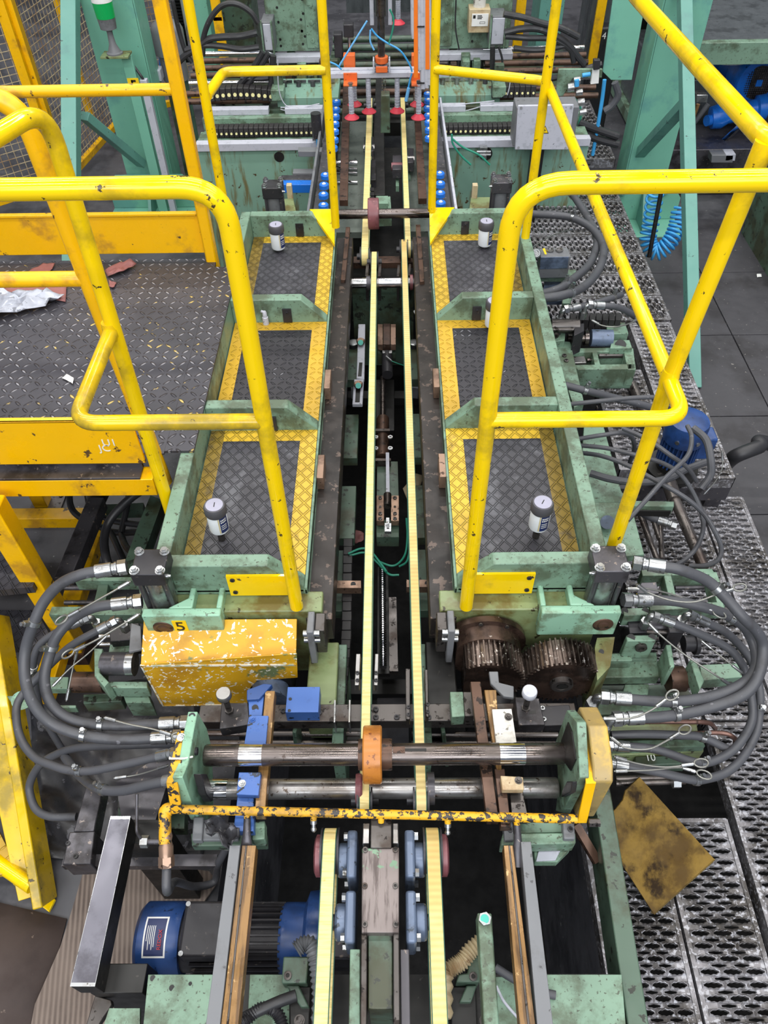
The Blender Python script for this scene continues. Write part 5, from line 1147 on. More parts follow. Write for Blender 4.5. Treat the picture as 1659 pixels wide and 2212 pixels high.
t = T('rod_guide', 'green frame with two dark rods behind the left hoses', 'frame', tuple(P(230, 1290, -.4)))
blk(t, 'back_bar', [(165, 1247), (300, 1246), (300, 1254), (160, 1254)], -.28, .05, 'green')
blk(t, 'front_bar', [(112, 1310), (305, 1310), (306, 1328), (105, 1328)], -.30, .05, 'green')
blk(t, 'end_bar', [(214, 1254), (235, 1254), (226, 1312), (200, 1312)], -.30, .05, 'dgreen')
for y in (1270, 1302): b = MB(); b.cyl(P(140, y, -.33), P(210, y, -.33), .008, 12); b.build('rod', 'blacksteel', t)
blk(t, 'side_plate', [(300, 1270), (318, 1290), (322, 1320), (306, 1320)], -.2, .1, 'green')
t = T('valve_block', 'black valve block under the two left hose elbows', 'valve', tuple(P(250, 1390, -.35)))
blk(t, 'block', [(240, 1380), (285, 1380), (284, 1410), (234, 1410)], -.27, .08, 'green')
blk(t, 'body', [(235, 1352), (300, 1345), (305, 1380), (238, 1386)], -.24, .08, 'black')
b = MB(); b.cyl(P(244, 1388, -.269), P(244, 1388, -.268), .009, 14); b.build('hole', 'soot', t)
for y in (1374, 1392): b = MB(); b.cyl(P(215, y, -.29), P(272, y, -.29), .0065, 12); b.build('rod', 'chrome', t)
blk(t, 'leather_flap', [(283, 1345), (304, 1352), (306, 1402), (278, 1408)], -.16, .01, 'dgrey')
# dark beam, pipes below the platform
b = MB(); b.bar(P(212, 1085, -.5), P(140, 1260, -.5), .06, .06); tag(b.build('square_beam', 'blacksteel', None, .003), 'dark square beam running forward under the yellow platform', 'beam')
b = MB(); b.cyl(P(215, 1060, -.5), P(207, 1086, -.5), .04, 20, 0, .033); b.cyl(P(222, 1035, -.48), P(214, 1062, -.5), .03, 20); tag(b.build('pipe_joint', 'soot'), 'black pipe joint at the far end of the dark square beam', 'joint')
for i, (pts, r, l) in enumerate((([(150, 1040, -.6), (152, 1090, -.62), (170, 1115, -.64), (210, 1135, -.66), (250, 1150, -.66), (325, 1148, -.6)], .013, 'hose dropping from the platform edge and bending right'), ([(345, 1040, -.3), (290, 1070, -.36), (240, 1120, -.42), (225, 1165, -.45), (232, 1215, -.47), (245, 1240, -.5)], .0155, 'thick hose curving down under the platform corner'), ([(212, 1110, -.6), (240, 1124, -.6), (280, 1131, -.58), (330, 1137, -.52)], .012, 'upper straight hose entering the left deck side'), ([(240, 1150, -.62), (258, 1190, -.6), (270, 1215, -.6)], .012, 'short hose end below the straight hoses on the left'), ([(262, 1155, -.6), (272, 1180, -.55), (292, 1200, -.5), (310, 1215, -.45)], .012, 'hose curving toward the left near cylinder'), ([(282, 1040, -.5), (275, 1090, -.55), (262, 1150, -.6)], .012, 'vertical hose under the platform corner'), ([(185, 1045, -.6), (190, 1080, -.65), (198, 1110, -.68)], .012, 'hose beside the black pipe joint'))):
    b = MB(); b.tube(cr([P(*p) for p in pts], 8), r, 12); tag(b.build('hydraulic_hose', 'rubberd'), 'black '+l, 'hose')
b = MB(); b.slab([(325, 1070), (352, 1080), (320, 1170), (290, 1235), (262, 1235), (300, 1130)], -.42, .06); tag(b.build('side_casting', 'dgreen'), 'dark green side frame beside the left deck, under the platform corner', 'frame')
b = MB(); b.slab([(222, 1090), (310, 1086), (308, 1100), (225, 1102)], -.6, .05); tag(b.build('cross_bar', 'dgreen'), 'dark green cross bar behind the hoses under the platform', 'bar')
# ================================================================ right side: gratings
def grating(x0, x1, y0, y1, z, label, px=.053, py=.030, along='X', fine=True, skirt=True):
    """perforated serrated plank; holes long in X or Y"""
    b = MB(); n = 20 if fine else 12
    m = .012
    if along == 'Y': U0, U1, W0, W1 = y0+m, y1-m, x0+m, x1-m           # u runs along the long axis of the holes
    else: U0, U1, W0, W1 = x0+m, x1-m, y0+m, y1-m
    pu, pw = (px, py) if along == 'X' else (py, px)
    nu = max(1, round((U1-U0)/pu)); nw = max(1, round((W1-W0)/pw)); du = (U1-U0)/nu; dw = (W1-W0)/nw
    def put(u, w_, z_): return V((u, w_, z_)) if along == 'X' else V((w_, u, z_))
    def tile(uc, wc, hu, hw, au, aw, lift, k):
        """one cell of half size hu,hw with a serrated oval hole au,aw"""
        ang = [2*PI*i/k for i in range(k)]; ed = []
        for a in ang:
            c, s_ = math.cos(a), math.sin(a); q = min(hu/max(abs(c), 1e-6), hw/max(abs(s_), 1e-6)); ed.append([c*q, s_*q])
        for cu in (-hu, hu):
            for cw in (-hw, hw):
                q = min(range(k), key=lambda i: (ed[i][0]/hu-cu/hu)**2+(ed[i][1]/hw-cw/hw)**2); ed[q] = [cu, cw]
        rg = [(au*math.cos(a), aw*math.sin(a)*(1. if i % 2 else .72)) for i, a in enumerate(ang)]
        base = len(b.v)
        b.v += [put(uc+e[0], wc+e[1], z) for e in ed]
        b.v += [put(uc+r[0]*1.10, wc+r[1]*1.2, z+lift) for r in rg]
        b.v += [put(uc+r[0], wc+r[1], z+lift*.8) for r in rg]
        b.v += [put(uc+r[0]*.96, wc+r[1]*.96, z-.008) for r in rg]
        for r_ in range(3):
            for i in range(k):
                q = (i+1) % k; b.f.append([base+r_*k+i, base+r_*k+q, base+(r_+1)*k+q, base+(r_+1)*k+i]); b.m.append(0)
    ha, hb = dw*.30, dw*.20
    for iw in range(nw):
        wa = W0+dw*iw+ha; wb = W0+dw*iw+2*ha+hb
        for iu in range(nu): tile(U0+du*(iu+.5), wa, du/2, ha, du*.41, ha*.86, .004, n)
        for iu in range(nu+1):
            a, c = max(U0, U0+du*(iu-.5)), min(U1, U0+du*(iu+.5)); full = c-a > du*.9
            if full: tile((a+c)/2, wb, (c-a)/2, hb, du*.34, hb*.78, -.003, 12 if fine else 8)
            else:
                base = len(b.v); b.v += [put(a, wb-hb, z), put(c, wb-hb, z), put(c, wb+hb, z), put(a, wb+hb, z)]; b.f.append([base, base+1, base+2, base+3]); b.m.append(0)
    for a in ((x0, x0+m, y0, y1), (x1-m, x1, y0, y1), (x0+m, x1-m, y0, y0+m), (x0+m, x1-m, y1-m, y1)):
        b.add([(a[0], a[2], z+.002), (a[1], a[2], z+.002), (a[1], a[3], z+.002), (a[0], a[3], z+.002)], [[0, 1, 2, 3]])
    if skirt:
        for a in ((x0, x0+.003, y0, y1), (x1-.003, x1, y0, y1), (x0, x1, y0, y0+.003), (x0, x1, y1-.003, y1)): b.box(a[0], a[1], a[2], a[3], z-.05, z+.0025)
    o = b.build('grating_plank', 'grate', None, 0, 30)
    return tag(o, label, 'grating', 'walkway gratings on the right')
ZL = -.62; ZU = -.45
xs1 = P(1490, 2080, ZL).x; xs2 = P(1612, 1880, ZL).x; xs0 = P(1275, 1900, ZL).x
yA = P(1530, 1768, ZL).y
grating(xs0, xs1-.004, -.05, yA+.0, ZL, 'near grating plank beside and under the green box beam, bottom right')
grating(xs1+.004, xs2-.012, -.05, yA, ZL, 'second near grating plank, under the tip of the stained plate')
grating(xs2+.012, xs2+.30, -.05, 1.10, ZL, 'outer near grating plank at the right edge of the photo')
xe = P(1640, 1160, ZL).x; xm = P(1575, 1268, ZL).x
grating(xs2+.012, xm-.005, 1.11, P(1500, 1078, ZL).y, ZL, 'lower grating plank left of the long seam, under the right hoses')
grating(xm+.005, xe, 1.11, P(1580, 1074, ZL).y, ZL, 'lower grating plank right of the long seam, at the right edge')
grating(P(1345, 1290, ZL).x, xs2, 1.11, 1.42, ZL, 'lower grating plank seen through the green frame right of the cylinder')
grating(P(1330, 1180, ZL).x, xs2, 1.425, P(1400, 1100, ZL).y, ZL, 'lower grating plank between the deck and the dark pipe')
xr = P(1588, 1032, ZU).x; xq = P(1462, 1000, ZU).x; yN = P(1588, 1034, ZU).y; yM = P(1440, 697, ZU).y
grating(xq+.006, xr, yN, yM, ZU, 'upper grating plank at the edge of the tiled floor, in front of the cross planks')
grating(P(1300, 880, ZU).x, xq-.012, yN+.05, P(1330, 800, ZU).y, ZU, 'upper grating plank behind the vertical blue motor')
ys = [P(1300, y, ZU).y for y in (694, 641, 592, 548, 507, 468, 434, 402)]
words = ['nearest', 'second nearest', 'third', 'fourth', 'fifth', 'sixth', 'farthest']
for i in range(7):
    grating(.66, xr+.01, ys[i]+.002, ys[i+1]-.002, ZU, '%s of the cross laid grating planks beyond the right deck' % words[i], .032, .055, 'Y', False)
grating(.28, .70, P(1000, 398, ZU).y+.0, P(1000, 360, ZU).y, ZU, 'cross laid grating plank behind the far end of the right deck', .032, .055, 'Y', False)
grating(.28, .655, P(1000, 440, ZU).y+.0, P(1000, 400, ZU).y-.004, ZU, 'cross laid grating plank just behind the right deck end wall', .032, .055, 'Y', False)
grating(P(1265, 345, ZU).x, P(1330, 345, ZU).x, P(1300, 345, ZU).y, P(1285, 215, ZU).y, ZU, 'narrow far grating plank left of the right teal column', .032, .055, 'Y', False)
for i, (x, y) in enumerate(((xr-.04, yN+.04), (xr-.04, yM))):
    b = MB(); b.box(x-.03, x+.03, y-.03, y+.03, FL, ZU-.05); tag(b.build('grating_support', 'blacksteel'), ['near black leg under the corner of the upper grating', 'far black leg under the edge of the upper grating'][i], 'leg')
b = MB(); b.box(.62, xr, yN, yN+.02, ZU-.12, ZU-.05); tag(b.build('grating_bearer', 'blacksteel'), 'dark bearer along the near edge of the upper grating', 'bearer')
# rubber floor tiles
k = 0
for i, (xa, xb) in enumerate(((1.30, 1.866), (1.872, 2.44), (2.446, 3.02), (3.026, 3.6))):
    for j, (ya, yb) in enumerate(((1.6, 2.20), (2.206, 2.84), (2.846, 3.505), (3.511, 4.135), (4.141, 4.78))):
        if P(1700, 1100, FL).x < 0: continue
        vis = (i == 0 and j >= 1) or (i == 1 and j >= 1) or (i == 2 and j >= 3) or (i == 3 and j >= 4) or (i == 0 and j == 0)
        if not vis: continue
        b = MB(); b.box(xa, xb, ya, yb, FL, FL+.012); row = ['nearest', 'second', 'third', 'fourth', 'farthest'][j]; colw = ['next to the grating', 'second column from the grating', 'third column from the grating', 'outermost column'][i]
        tag(b.build('rubber_tile', 'mat', None, .002), 'black rubber floor tile, %s row, %s' % (row, colw), 'floor tile', 'rubber floor tiles on the right')
sheet('paper_scrap', [(1634, 593), (1644, 592), (1645, 599), (1635, 600)], FL+.014, 'paper', 'tiny white paper scrap on the black floor tiles', 'scrap', .001, .003)
# stained plate leaning on the grating
t = T('stained_plate', 'oil stained yellow sheet plate with a notched corner lying on the grating', 'plate', tuple(P(1430, 1830, ZL)))
zz = {0: -.45, 1: -.45, 2: -.585, 3: -.585}
cor = [P(1382, 1679, -.40), P(1545, 1858, -.585), P(1414, 1976, -.60), P(1340, 1862, -.50), P(1322, 1758, -.42), P(1336, 1748, -.415), P(1350, 1730, -.41), P(1352, 1708, -.405)]
nrm = (cor[1]-cor[0]).cross(cor[2]-cor[0]).normalized()
if nrm.z < 0: nrm = -nrm
cor = [p-nrm*((p-cor[0]).dot(nrm)) for p in cor]
b = MB(); b.prism(cor, -nrm*.004); b.build('sheet', 'oilplate', t)
b = MB(); e = (cor[2]-cor[1]); b.prism([cor[1], cor[2], cor[2]-nrm*.014, cor[1]-nrm*.014], e.cross(nrm).normalized()*.004); b.build('folded_lip', 'cover', t)
# ================================================================ right machinery beside the deck
t = T('side_casting', 'pale green plate frame standing along the outside of the right deck', 'frame', tuple(P(1300, 1050, -.3)))
blk(t, 'plate', [(1262, 910), (1300, 905), (1342, 1060), (1362, 1085), (1250, 1085)], -.26, .03, 'green')
blk(t, 'plate', [(1268, 1085), (1362, 1085), (1392, 1198), (1300, 1205)], -.24, .03, 'green')
blk(t, 'rib', [(1300, 1080), (1456, 1083), (1456, 1094), (1300, 1092)], -.30, .04, 'green')
blk(t, 'slot_bar', [(1300, 1094), (1450, 1096), (1450, 1104), (1305, 1102)], -.32, .03, 'soot')
b = MB(); b.cyl(P(1312, 1128, -.24), P(1312, 1128, -.2), .022, 24); b.build('rubber_buffer', 'bluegrey', t)
t = T('linkage_casting', 'green cast frame with windows beside the middle of the right deck', 'frame', tuple(P(1310, 800, -.45)))
Zc = -.22
blk(t, 'side_plate', [(1192, 735), (1232, 738), (1262, 870), (1240, 880)], Zc+.03, .06, 'green')
blk(t, 'back_bar', [(1228, 752), (1364, 750), (1366, 759), (1232, 761)], Zc, .08, 'green')
blk(t, 'front_bar', [(1236, 788), (1372, 786), (1372, 797), (1248, 798)], Zc, .09, 'green')
blk(t, 'front_bar', [(1250, 797), (1372, 797), (1372, 800), (1252, 801)], Zc-.01, .09, 'green')
blk(t, 'end_bar', [(1346, 752), (1368, 752), (1374, 798), (1356, 798)], Zc, .08, 'green')
blk(t, 'middle_bar', [(1279, 760), (1290, 760), (1297, 788), (1285, 788)], Zc, .07, 'green')
blk(t, 'floor_plate', [(1240, 760), (1356, 758), (1362, 790), (1244, 792)], Zc-.09, .01, 'dgreen')
blk(t, 'slide_block', [(1236, 770), (1263, 769), (1267, 783), (1234, 784)], Zc-.01, .04, 'steel')
b = MB(); b.cyl(P(1293, 768, Zc-.02), P(1345, 767, Zc-.02), .012, 16); b.build('rod', 'dsteel', t)
b = MB(); b.cyl(P(1268, 778, Zc-.03), P(1282, 778, Zc-.03), .008, 12); b.build('threaded_end', 'shaft', t)
blk(t, 'bearing_plate', [(1322, 735), (1360, 734), (1366, 752), (1318, 752)], Zc+.02, .03, 'green')
b = MB(); b.cyl(P(1340, 746, Zc+.021), P(1340, 746, Zc+.0215), .022, 24); b.build('bearing_hole', 'soot', t)
for x, y in ((1219, 769), (1223, 780)): b = MB(); b.socket(P(x, y, Zc+.03), (0, 0, 1), .009); b.build('screw', ['dsteel', 'soot'], t)
blk(t, 'stop_block', [(1190, 710), (1222, 709), (1220, 735), (1194, 738)], Zc+.06, .08, 'green')
b = MB(); b.socket(PY(1200, 724, P(1200, 732, Zc+.06).y-.005), (0, -1, 0), .012); b.build('screw', ['dsteel', 'soot'], t)
b = MB(); b.cyl(P(1276, 730, Zc+.02), P(1322, 731, Zc+.02), .034, 26); b.build('cylinder', 'bluegrey', t)
b = MB(); b.cyl(P(1226, 731, Zc+.02), P(1262, 731, Zc+.02), .017, 20); b.cyl(P(1262, 730, Zc+.02), P(1270, 730, Zc+.02), .03, 20); b.build('piston_rod', 'shaft', t)
blk(t, 'cover', [(1310, 698), (1350, 696), (1358, 720), (1312, 722)], Zc+.02, .06, 'green')
t = T('valve_cylinder', 'black hydraulic cylinder with two shiny elbows beside the middle of the right deck', 'cylinder', tuple(P(1230, 700, -.25)))
blk(t, 'end_head', [(1190, 690), (1215, 688), (1214, 706), (1190, 706)], -.12, .08, 'black')
blk(t, 'end_head', [(1241, 700), (1262, 698), (1262, 715), (1240, 725)], -.12, .10, 'black')
b = MB()
for y in (694, 704, 712): b.cyl(P(1190, y, -.13), P(1250, y, -.13), .01 if y != 704 else .028, 18)
b.build('barrel', 'dsteel', t)
t = T('control_box', 'grey push button box with two round recesses beside the right deck', 'control box', tuple(P(1200, 590, -.2)))
blk(t, 'case', [(1164, 536), (1226, 534), (1234, 554), (1168, 556)], -.05, .10, 'dgrey', .004)
b = MB(); b.wallY([(1168, 556), (1229, 555), (1226, 580), (1166, 582)], P(1200, 556, -.05).y, .004); b.build('front_panel', 'bluegrey', t, .002)
for x in (1188, 1208): b = MB(); b.lathe(P(x, 541, -.048), (0, 0, 1), [(0, .016), (.006, .016), (.006, .011), (.002, .011)], 20); b.build('button_ring', 'steel', t)
b = MB(); b.slab([(1172, 537), (1177, 536), (1181, 549), (1177, 549)], -.049, .001); b.build('warning_label', 'inky', t)
b = MB(); b.lathe(P(1157, 548, -.03), (0, -.6, .8), [(0, .018), (.004, .022), (.008, .018), (.008, .013), (.004, .013)], 20); b.build('gauge_ring', 'plated', t)
t = T('box_bracket', 'green bracket under the grey push button box', 'bracket', tuple(P(1200, 620, -.3)))
blk(t, 'top_plate', [(1158, 583), (1244, 582), (1246, 600), (1160, 600)], -.16, .02, 'green')
blk(t, 'leg_plate', [(1226, 600), (1246, 600), (1232, 655), (1214, 655)], -.17, .04, 'green')
blk(t, 'mount_plate', [(1176, 603), (1226, 602), (1214, 650), (1172, 650)], -.2, .02, 'bluegrey')
# cable chain and hoses near the middle right
t = T('energy_chain', 'short black energy chain with pale pins beside the green cast frame', 'cable chain', tuple(P(1290, 690, -.3)))
for i in range(8):
    x = 1232+i*14; b = MB(); b.slab([(x, 676), (x+12.5, 677), (x+12.5, 691), (x, 690)], -.17, .05); lk = b.build('chain_link', 'chain', t, .002)
    if i > 2: b = MB(); c = P(x+6, 694, -.20); b.cyl(c, c+V((0, -.012, 0)), .008, 12); b.build('pin', 'dot', lk)
hose('hose with a shiny elbow running right over the gratings, the upper one', [(1243, 664, -.08), (1280, 656, -.08), (1318, 645, -.09), (1342, 637, -.12)], .0125, 'rubber', 2, 0, (.75,))
hose('hose with a shiny elbow behind the long yellow mid rail, the lower one', [(1295, 660, -.08), (1325, 662, -.09), (1350, 670, -.12), (1372, 684, -.16), (1385, 700, -.2)], .0125, 'rubber', 2, 0)
rope('safety cable hanging in a bow below the two shiny elbows', [(1278, 692, -.1), (1300, 703, -.1), (1330, 706, -.1), (1362, 698, -.12), (1376, 690, -.13)])
hose('big hose bowing over the gratings, inner of the two', [(1150, 640, .0), (1205, 625, .0), (1235, 605, -.02), (1270, 575, -.05), (1287, 540, -.08), (1288, 510, -.1), (1270, 470, -.12), (1236, 418, -.15)], .0165, 'rubber', 0, 1, (.2,))
hose('big hose bowing over the gratings, outer of the two', [(1160, 645, .02), (1215, 638, .02), (1260, 620, .0), (1292, 585, -.03), (1304, 545, -.05), (1296, 515, -.07), (1270, 487, -.08), (1225, 468, -.09), (1150, 462, -.1)], .0165, 'rubber', 0, 0, (.17, .85))
rope('thin black looking cable crossing the gratings near the grey button box', [(1150, 535, -.05), (1190, 510, -.1), (1235, 495, -.2)], .002, False)
hose('single hose with a bright clamp leaving the right deck side above the mid rail', [(1220, 832, -.02), (1270, 845, -.04), (1330, 860, -.08), (1400, 878, -.12), (1450, 895, -.18)], .0125, 'rubber', 0, 0, (.2,))
for i, (pts, l) in enumerate((([(1232, 873, -.02), (1300, 866, .0), (1360, 860, .02), (1410, 858, .02), (1440, 862, 0.)], 'straight thin cable crossing above the mid rail corner'),
    ([(1250, 948, -.1), (1300, 940, -.08), (1345, 935, -.08), (1365, 945, -.12), (1370, 970, -.2), (1360, 1000, -.3)], 'thin cable curling down behind the right outer post'),
    ([(1252, 962, -.12), (1310, 968, -.1), (1370, 982, -.1), (1430, 1000, -.12), (1470, 1025, -.15), (1500, 1070, -.2), (1518, 1120, -.25), (1515, 1160, -.3), (1490, 1200, -.35), (1440, 1225, -.35), (1360, 1200, -.3)], 'thin cable bowing widest over the lower grating'),
    ([(1255, 978, -.14), (1300, 985, -.1), (1355, 1005, -.08), (1420, 1040, -.08), (1480, 1075, -.1), (1520, 1110, -.14), (1545, 1150, -.18), (1558, 1185, -.22), (1550, 1210, -.25), (1520, 1222, -.28), (1490, 1222, -.3)], 'thin cable with the lowest loop beside the near cylinder'),
    ([(1345, 925, -.05), (1400, 950, -.05), (1450, 985, -.08), (1485, 1010, -.12), (1505, 1040, -.18)], 'thin cable in front of the vertical blue motor'),
    ([(1485, 920, -.05), (1494, 945, -.05), (1485, 985, -.05), (1440, 1030, -.05), (1400, 1075, -.06), (1355, 1125, -.1)], 'thin cable falling steeply across the other cables'),
    ([(1275, 1022, -.2), (1320, 1035, -.2), (1380, 1042, -.2), (1440, 1035, -.2), (1480, 1015, -.2), (1525, 998, -.2)], 'thick dark hose passing in front of the blue motor foot'),
    ([(1498, 925, -.1), (1525, 950, -.1), (1535, 990, -.12), (1535, 1025, -.16), (1515, 1055, -.2)], 'dark hose curling right of the vertical blue motor'))):
    b = MB(); b.tube(cr([P(*p) for p in pts], 8), .0075 if i < 6 else .0125, 10); tag(b.build('power_cable' if i < 6 else 'hydraulic_hose', 'rubber'), l, 'cable' if i < 6 else 'hose')
b = MB(); b.tube(cr([V((3.2, 2.6, -.86)), V((2.1, 2.35, -.8)), P(1660, 958, -.6), P(1640, 965, -.57), P(1590, 985, -.6), P(1572, 1000, -.75)], 8), .03, 16); tag(b.build('suction_hose', 'rubberd'), 'thick dark hose end coming in over the floor tiles at the right edge', 'hose')
rope('thin cable dangling at the corner of the upper grating', [(1560, 975, -.35), (1560, 1010, -.4), (1545, 1040, -.45), (1520, 1068, -.5)], .002, False)
# vertical blue motor
def vmotor():
    c = P(1443, 1030, ZU-.02); x, y = c.x, c.y; z0 = -.43
    t = T('electric_motor', 'upright blue finned motor standing on the right gratings behind the mid rail corner', 'motor', (x, y, z0))
    top = PY(1455, 905, y).z
    b = MB(); b.cyl((x, y, z0), (x, y, z0+.02), .095, 30); b.cyl((x, y, z0+.02), (x, y, z0+.05), .06, 30); b.build('foot_flange', 'soot', t)
    b = MB(); b.lathe((x, y, z0+.05), (0, 0, 1), [(0, .055), (top-z0-.14, .055)], 30)
    for i in range(28):
        a = 2*PI*i/28; d = V((math.cos(a), math.sin(a), 0)); b.bar(V((x, y, z0+.05))+d*.06, V((x, y, top-.09))+d*.06, .005, .016, 0, d)
    b.build('finned_body', 'motorb', t)
    b = MB(); b.lathe((x, y, top-.09), (0, 0, 1), [(0, .072), (.07, .074), (.085, .07), (.09, .05)], 36); b.build('fan_cowl', 'motorb', t)
    b = MB(); b.box(x+.05, x+.11, y-.04, y+.03, z0+.09, z0+.19); b.build('terminal_box', 'motorb', t, .006)
    for a in (-2.2, -1.2):
        b = MB(); b.cyl((x+.072*math.cos(a), y+.072*math.sin(a), top-.06), (x+.077*math.cos(a), y+.077*math.sin(a), top-.06), .008, 12); b.build('screw', 'plated', t)
vmotor()
# dark pipes between the deck and gratings
b = MB(); b.cyl(P(1457, 1078, -.40), P(1520, 1225, -.40), .019, 20); b.cyl(P(1446, 1045, -.40), P(1458, 1082, -.40), .026, 20); tag(b.build('drain_pipe', 'pipe'), 'worn dark pipe lying slanted over the lower gratings', 'pipe')
b = MB(); b.cyl(P(1365, 830, -.43), P(1440, 1000, -.43), .020, 18); tag(b.build('drain_pipe', 'pipe'), 'dark pipe running behind the right outer post over the gratings', 'pipe')
for i, (x0, y0, x1, y1) in enumerate(((1380, 1105, 1420, 1210), (1404, 1100, 1425, 1165), (1425, 1100, 1430, 1208), (1290, 880, 1380, 1045))):
    b = MB(); b.cyl(P(x0, y0, -.5), P(x1, y1, -.5), .010, 12); tag(b.build('thin_pipe', 'pipe'), ['leftmost thin pipe in the gap beside the right deck', 'middle thin pipe in the gap beside the right deck', 'straight thin pipe next to the short hose beside the right deck', 'long thin pipe along the foot of the right deck'][i], 'pipe')
hose('short hose with a bright fitting in the gap beside the right deck', [(1385, 1108, -.42), (1405, 1118, -.42), (1432, 1127, -.42)], .012, 'rubber', 0, 1)
# right near linkage
t = T('rod_guide', 'green rectangular guide frame right of the near cylinder', 'frame', tuple(P(1470, 1280, -.4)))
blk(t, 'back_bar', [(1385, 1230), (1538, 1228), (1545, 1240), (1388, 1244)], -.28, .06, 'green')
blk(t, 'end_bar', [(1530, 1235), (1548, 1235), (1572, 1300), (1552, 1312)], -.28, .06, 'green')
blk(t, 'front_bar', [(1402, 1303), (1560, 1300), (1566, 1312), (1404, 1318)], -.28, .06, 'green')
blk(t, 'middle_bar', [(1434, 1243), (1450, 1242), (1464, 1302), (1448, 1304)], -.28, .05, 'green')
for y in (1258, 1270): b = MB(); b.cyl(P(1458, y, -.33), P(1520, y-1, -.33), .007, 12); b.build('rod', 'blacksteel', t)
blk(t, 'pad', [(1385, 1258), (1418, 1257), (1424, 1282), (1374, 1285)], -.22, .03, 'blacksteel')
t = T('valve_cylinder', 'black hydraulic cylinder with two shiny elbows right of the mint bracket above the big gear', 'cylinder', tuple(P(1420, 1350, -.3)))
blk(t, 'end_head', [(1354, 1328), (1392, 1327), (1398, 1366), (1360, 1368)], -.15, .09, 'black')
blk(t, 'end_head', [(1438, 1328), (1480, 1330), (1478, 1366), (1446, 1366)], -.15, .09, 'black')
b = MB(); b.cyl(P(1390, 1352, -.19), P(1446, 1350, -.19), .032, 24); b.build('barrel', 'blacksteel', t)
for y in (1336, 1366): b = MB(); b.cyl(P(1390, y, -.17), P(1446, y, -.17), .006, 12); b.build('tie_rod', 'dsteel', t)
b = MB(); b.cyl(P(1336, 1350, -.19), P(1358, 1350, -.19), .012, 16); b.build('piston_rod', 'chrome', t)
b = MB(); b.cyl(P(1476, 1390, -.25), P(1500, 1390, -.25), .024, 20); b.cyl(P(1498, 1390, -.25), P(1506, 1390, -.25), .032, 20); b.build('end_cap', 'black', t)
t = T('slide_unit', 'green slide table with holed clamp block right of the big gear', 'slide', tuple(P(1390, 1430, -.4)))
blk(t, 'clamp_block', [(1352, 1372), (1420, 1371), (1417, 1384), (1355, 1385)], -.14, .09, 'green', .003)
b = MB()
for x in (1363, 1409): b.cyl(P(x, 1378, -.1395), P(x, 1378, -.139), .011, 16)
b.build('hole', 'soot', t)
b = MB(); b.socket(PY(1384, 1396, P(1384, 1385, -.14).y), (0, -1, 0), .016); b.build('screw', ['dsteel', 'soot'], t)
blk(t, 'upper_block', [(1345, 1314), (1402, 1312), (1402, 1328), (1348, 1330)], -.12, .05, 'green')
b = MB()
for x in (1349, 1394): b.cyl(P(x, 1320, -.1195), P(x, 1320, -.119), .010, 16)
b.build('hole', 'soot', t)
blk(t, 'table', [(1310, 1410), (1418, 1408), (1426, 1462), (1296, 1464)], -.26, .04, 'green', .003)
blk(t, 'step_block', [(1308, 1412), (1366, 1411), (1366, 1427), (1304, 1428)], -.22, .04, 'green')
b = MB(); b.prism([P(1438, 1392, -.16), P(1450, 1392, -.16), P(1458, 1440, -.16), P(1448, 1442, -.16)], (0, 0, -.10)); b.build('flange', 'green', t, .003)
b = MB(); b.cyl(P(1442, 1468, -.28), P(1476, 1466, -.28), .036, 26); b.cyl(P(1474, 1466, -.28), P(1500, 1464, -.28), .027, 24); b.build('spindle', 'rust', t)
b = MB(); b.prism([P(1490, 1424, -.2), P(1504, 1426, -.2), P(1522, 1470, -.2), P(1512, 1490, -.2)], (0, 0, -.06)); b.build('flange', 'green', t, .003)
blk(t, 'outer_rail', [(1512, 1436), (1600, 1432), (1612, 1462), (1516, 1470)], -.36, .05, 'green')
blk(t, 'foot_block', [(1350, 1478), (1402, 1477), (1400, 1500), (1344, 1502)], -.3, .08, 'green')
blk(t, 'foot_plate', [(1290, 1480), (1480, 1478), (1500, 1512), (1280, 1516)], -.38, .03, 'dgreen')
t = T('pipe_rack', 'stack of long green bars behind the hoses right of the yellow guard box', 'rack', tuple(P(1410, 1580, -.5)))
blk(t, 'bar', [(1270, 1518), (1490, 1515), (1498, 1540), (1262, 1545)], -.36, .06, 'green')
blk(t, 'bar', [(1312, 1565), (1505, 1562), (1508, 1580), (1314, 1584)], -.34, .07, 'olive')
blk(t, 'bar', [(1322, 1600), (1518, 1596), (1524, 1612), (1324, 1618)], -.34, .07, 'green')
blk(t, 'bar', [(1320, 1618), (1520, 1614), (1520, 1624), (1322, 1632)], -.37, .05, 'olive')
blk(t, 'number_bar', [(1372, 1634), (1470, 1632), (1486, 1650), (1374, 1653)], -.38, .05, 'dgreen')
text_mesh('painted_number', '10', .028, 'inkw', t, P(1405, 1637, -.378), (1, 0, 0), (0, 1, 0))
for i, y in enumerate((1690, 1700)): b = MB(); b.cyl(P(1330, y-8, -.42), P(1480, y-12, -.42), .008, 12); b.build('tube', 'pipe', t)
b = MB(); b.hexh(P(1452, 1690, -.40), (1, 0, 0), .016, .02); b.build('nut', 'plated', t)
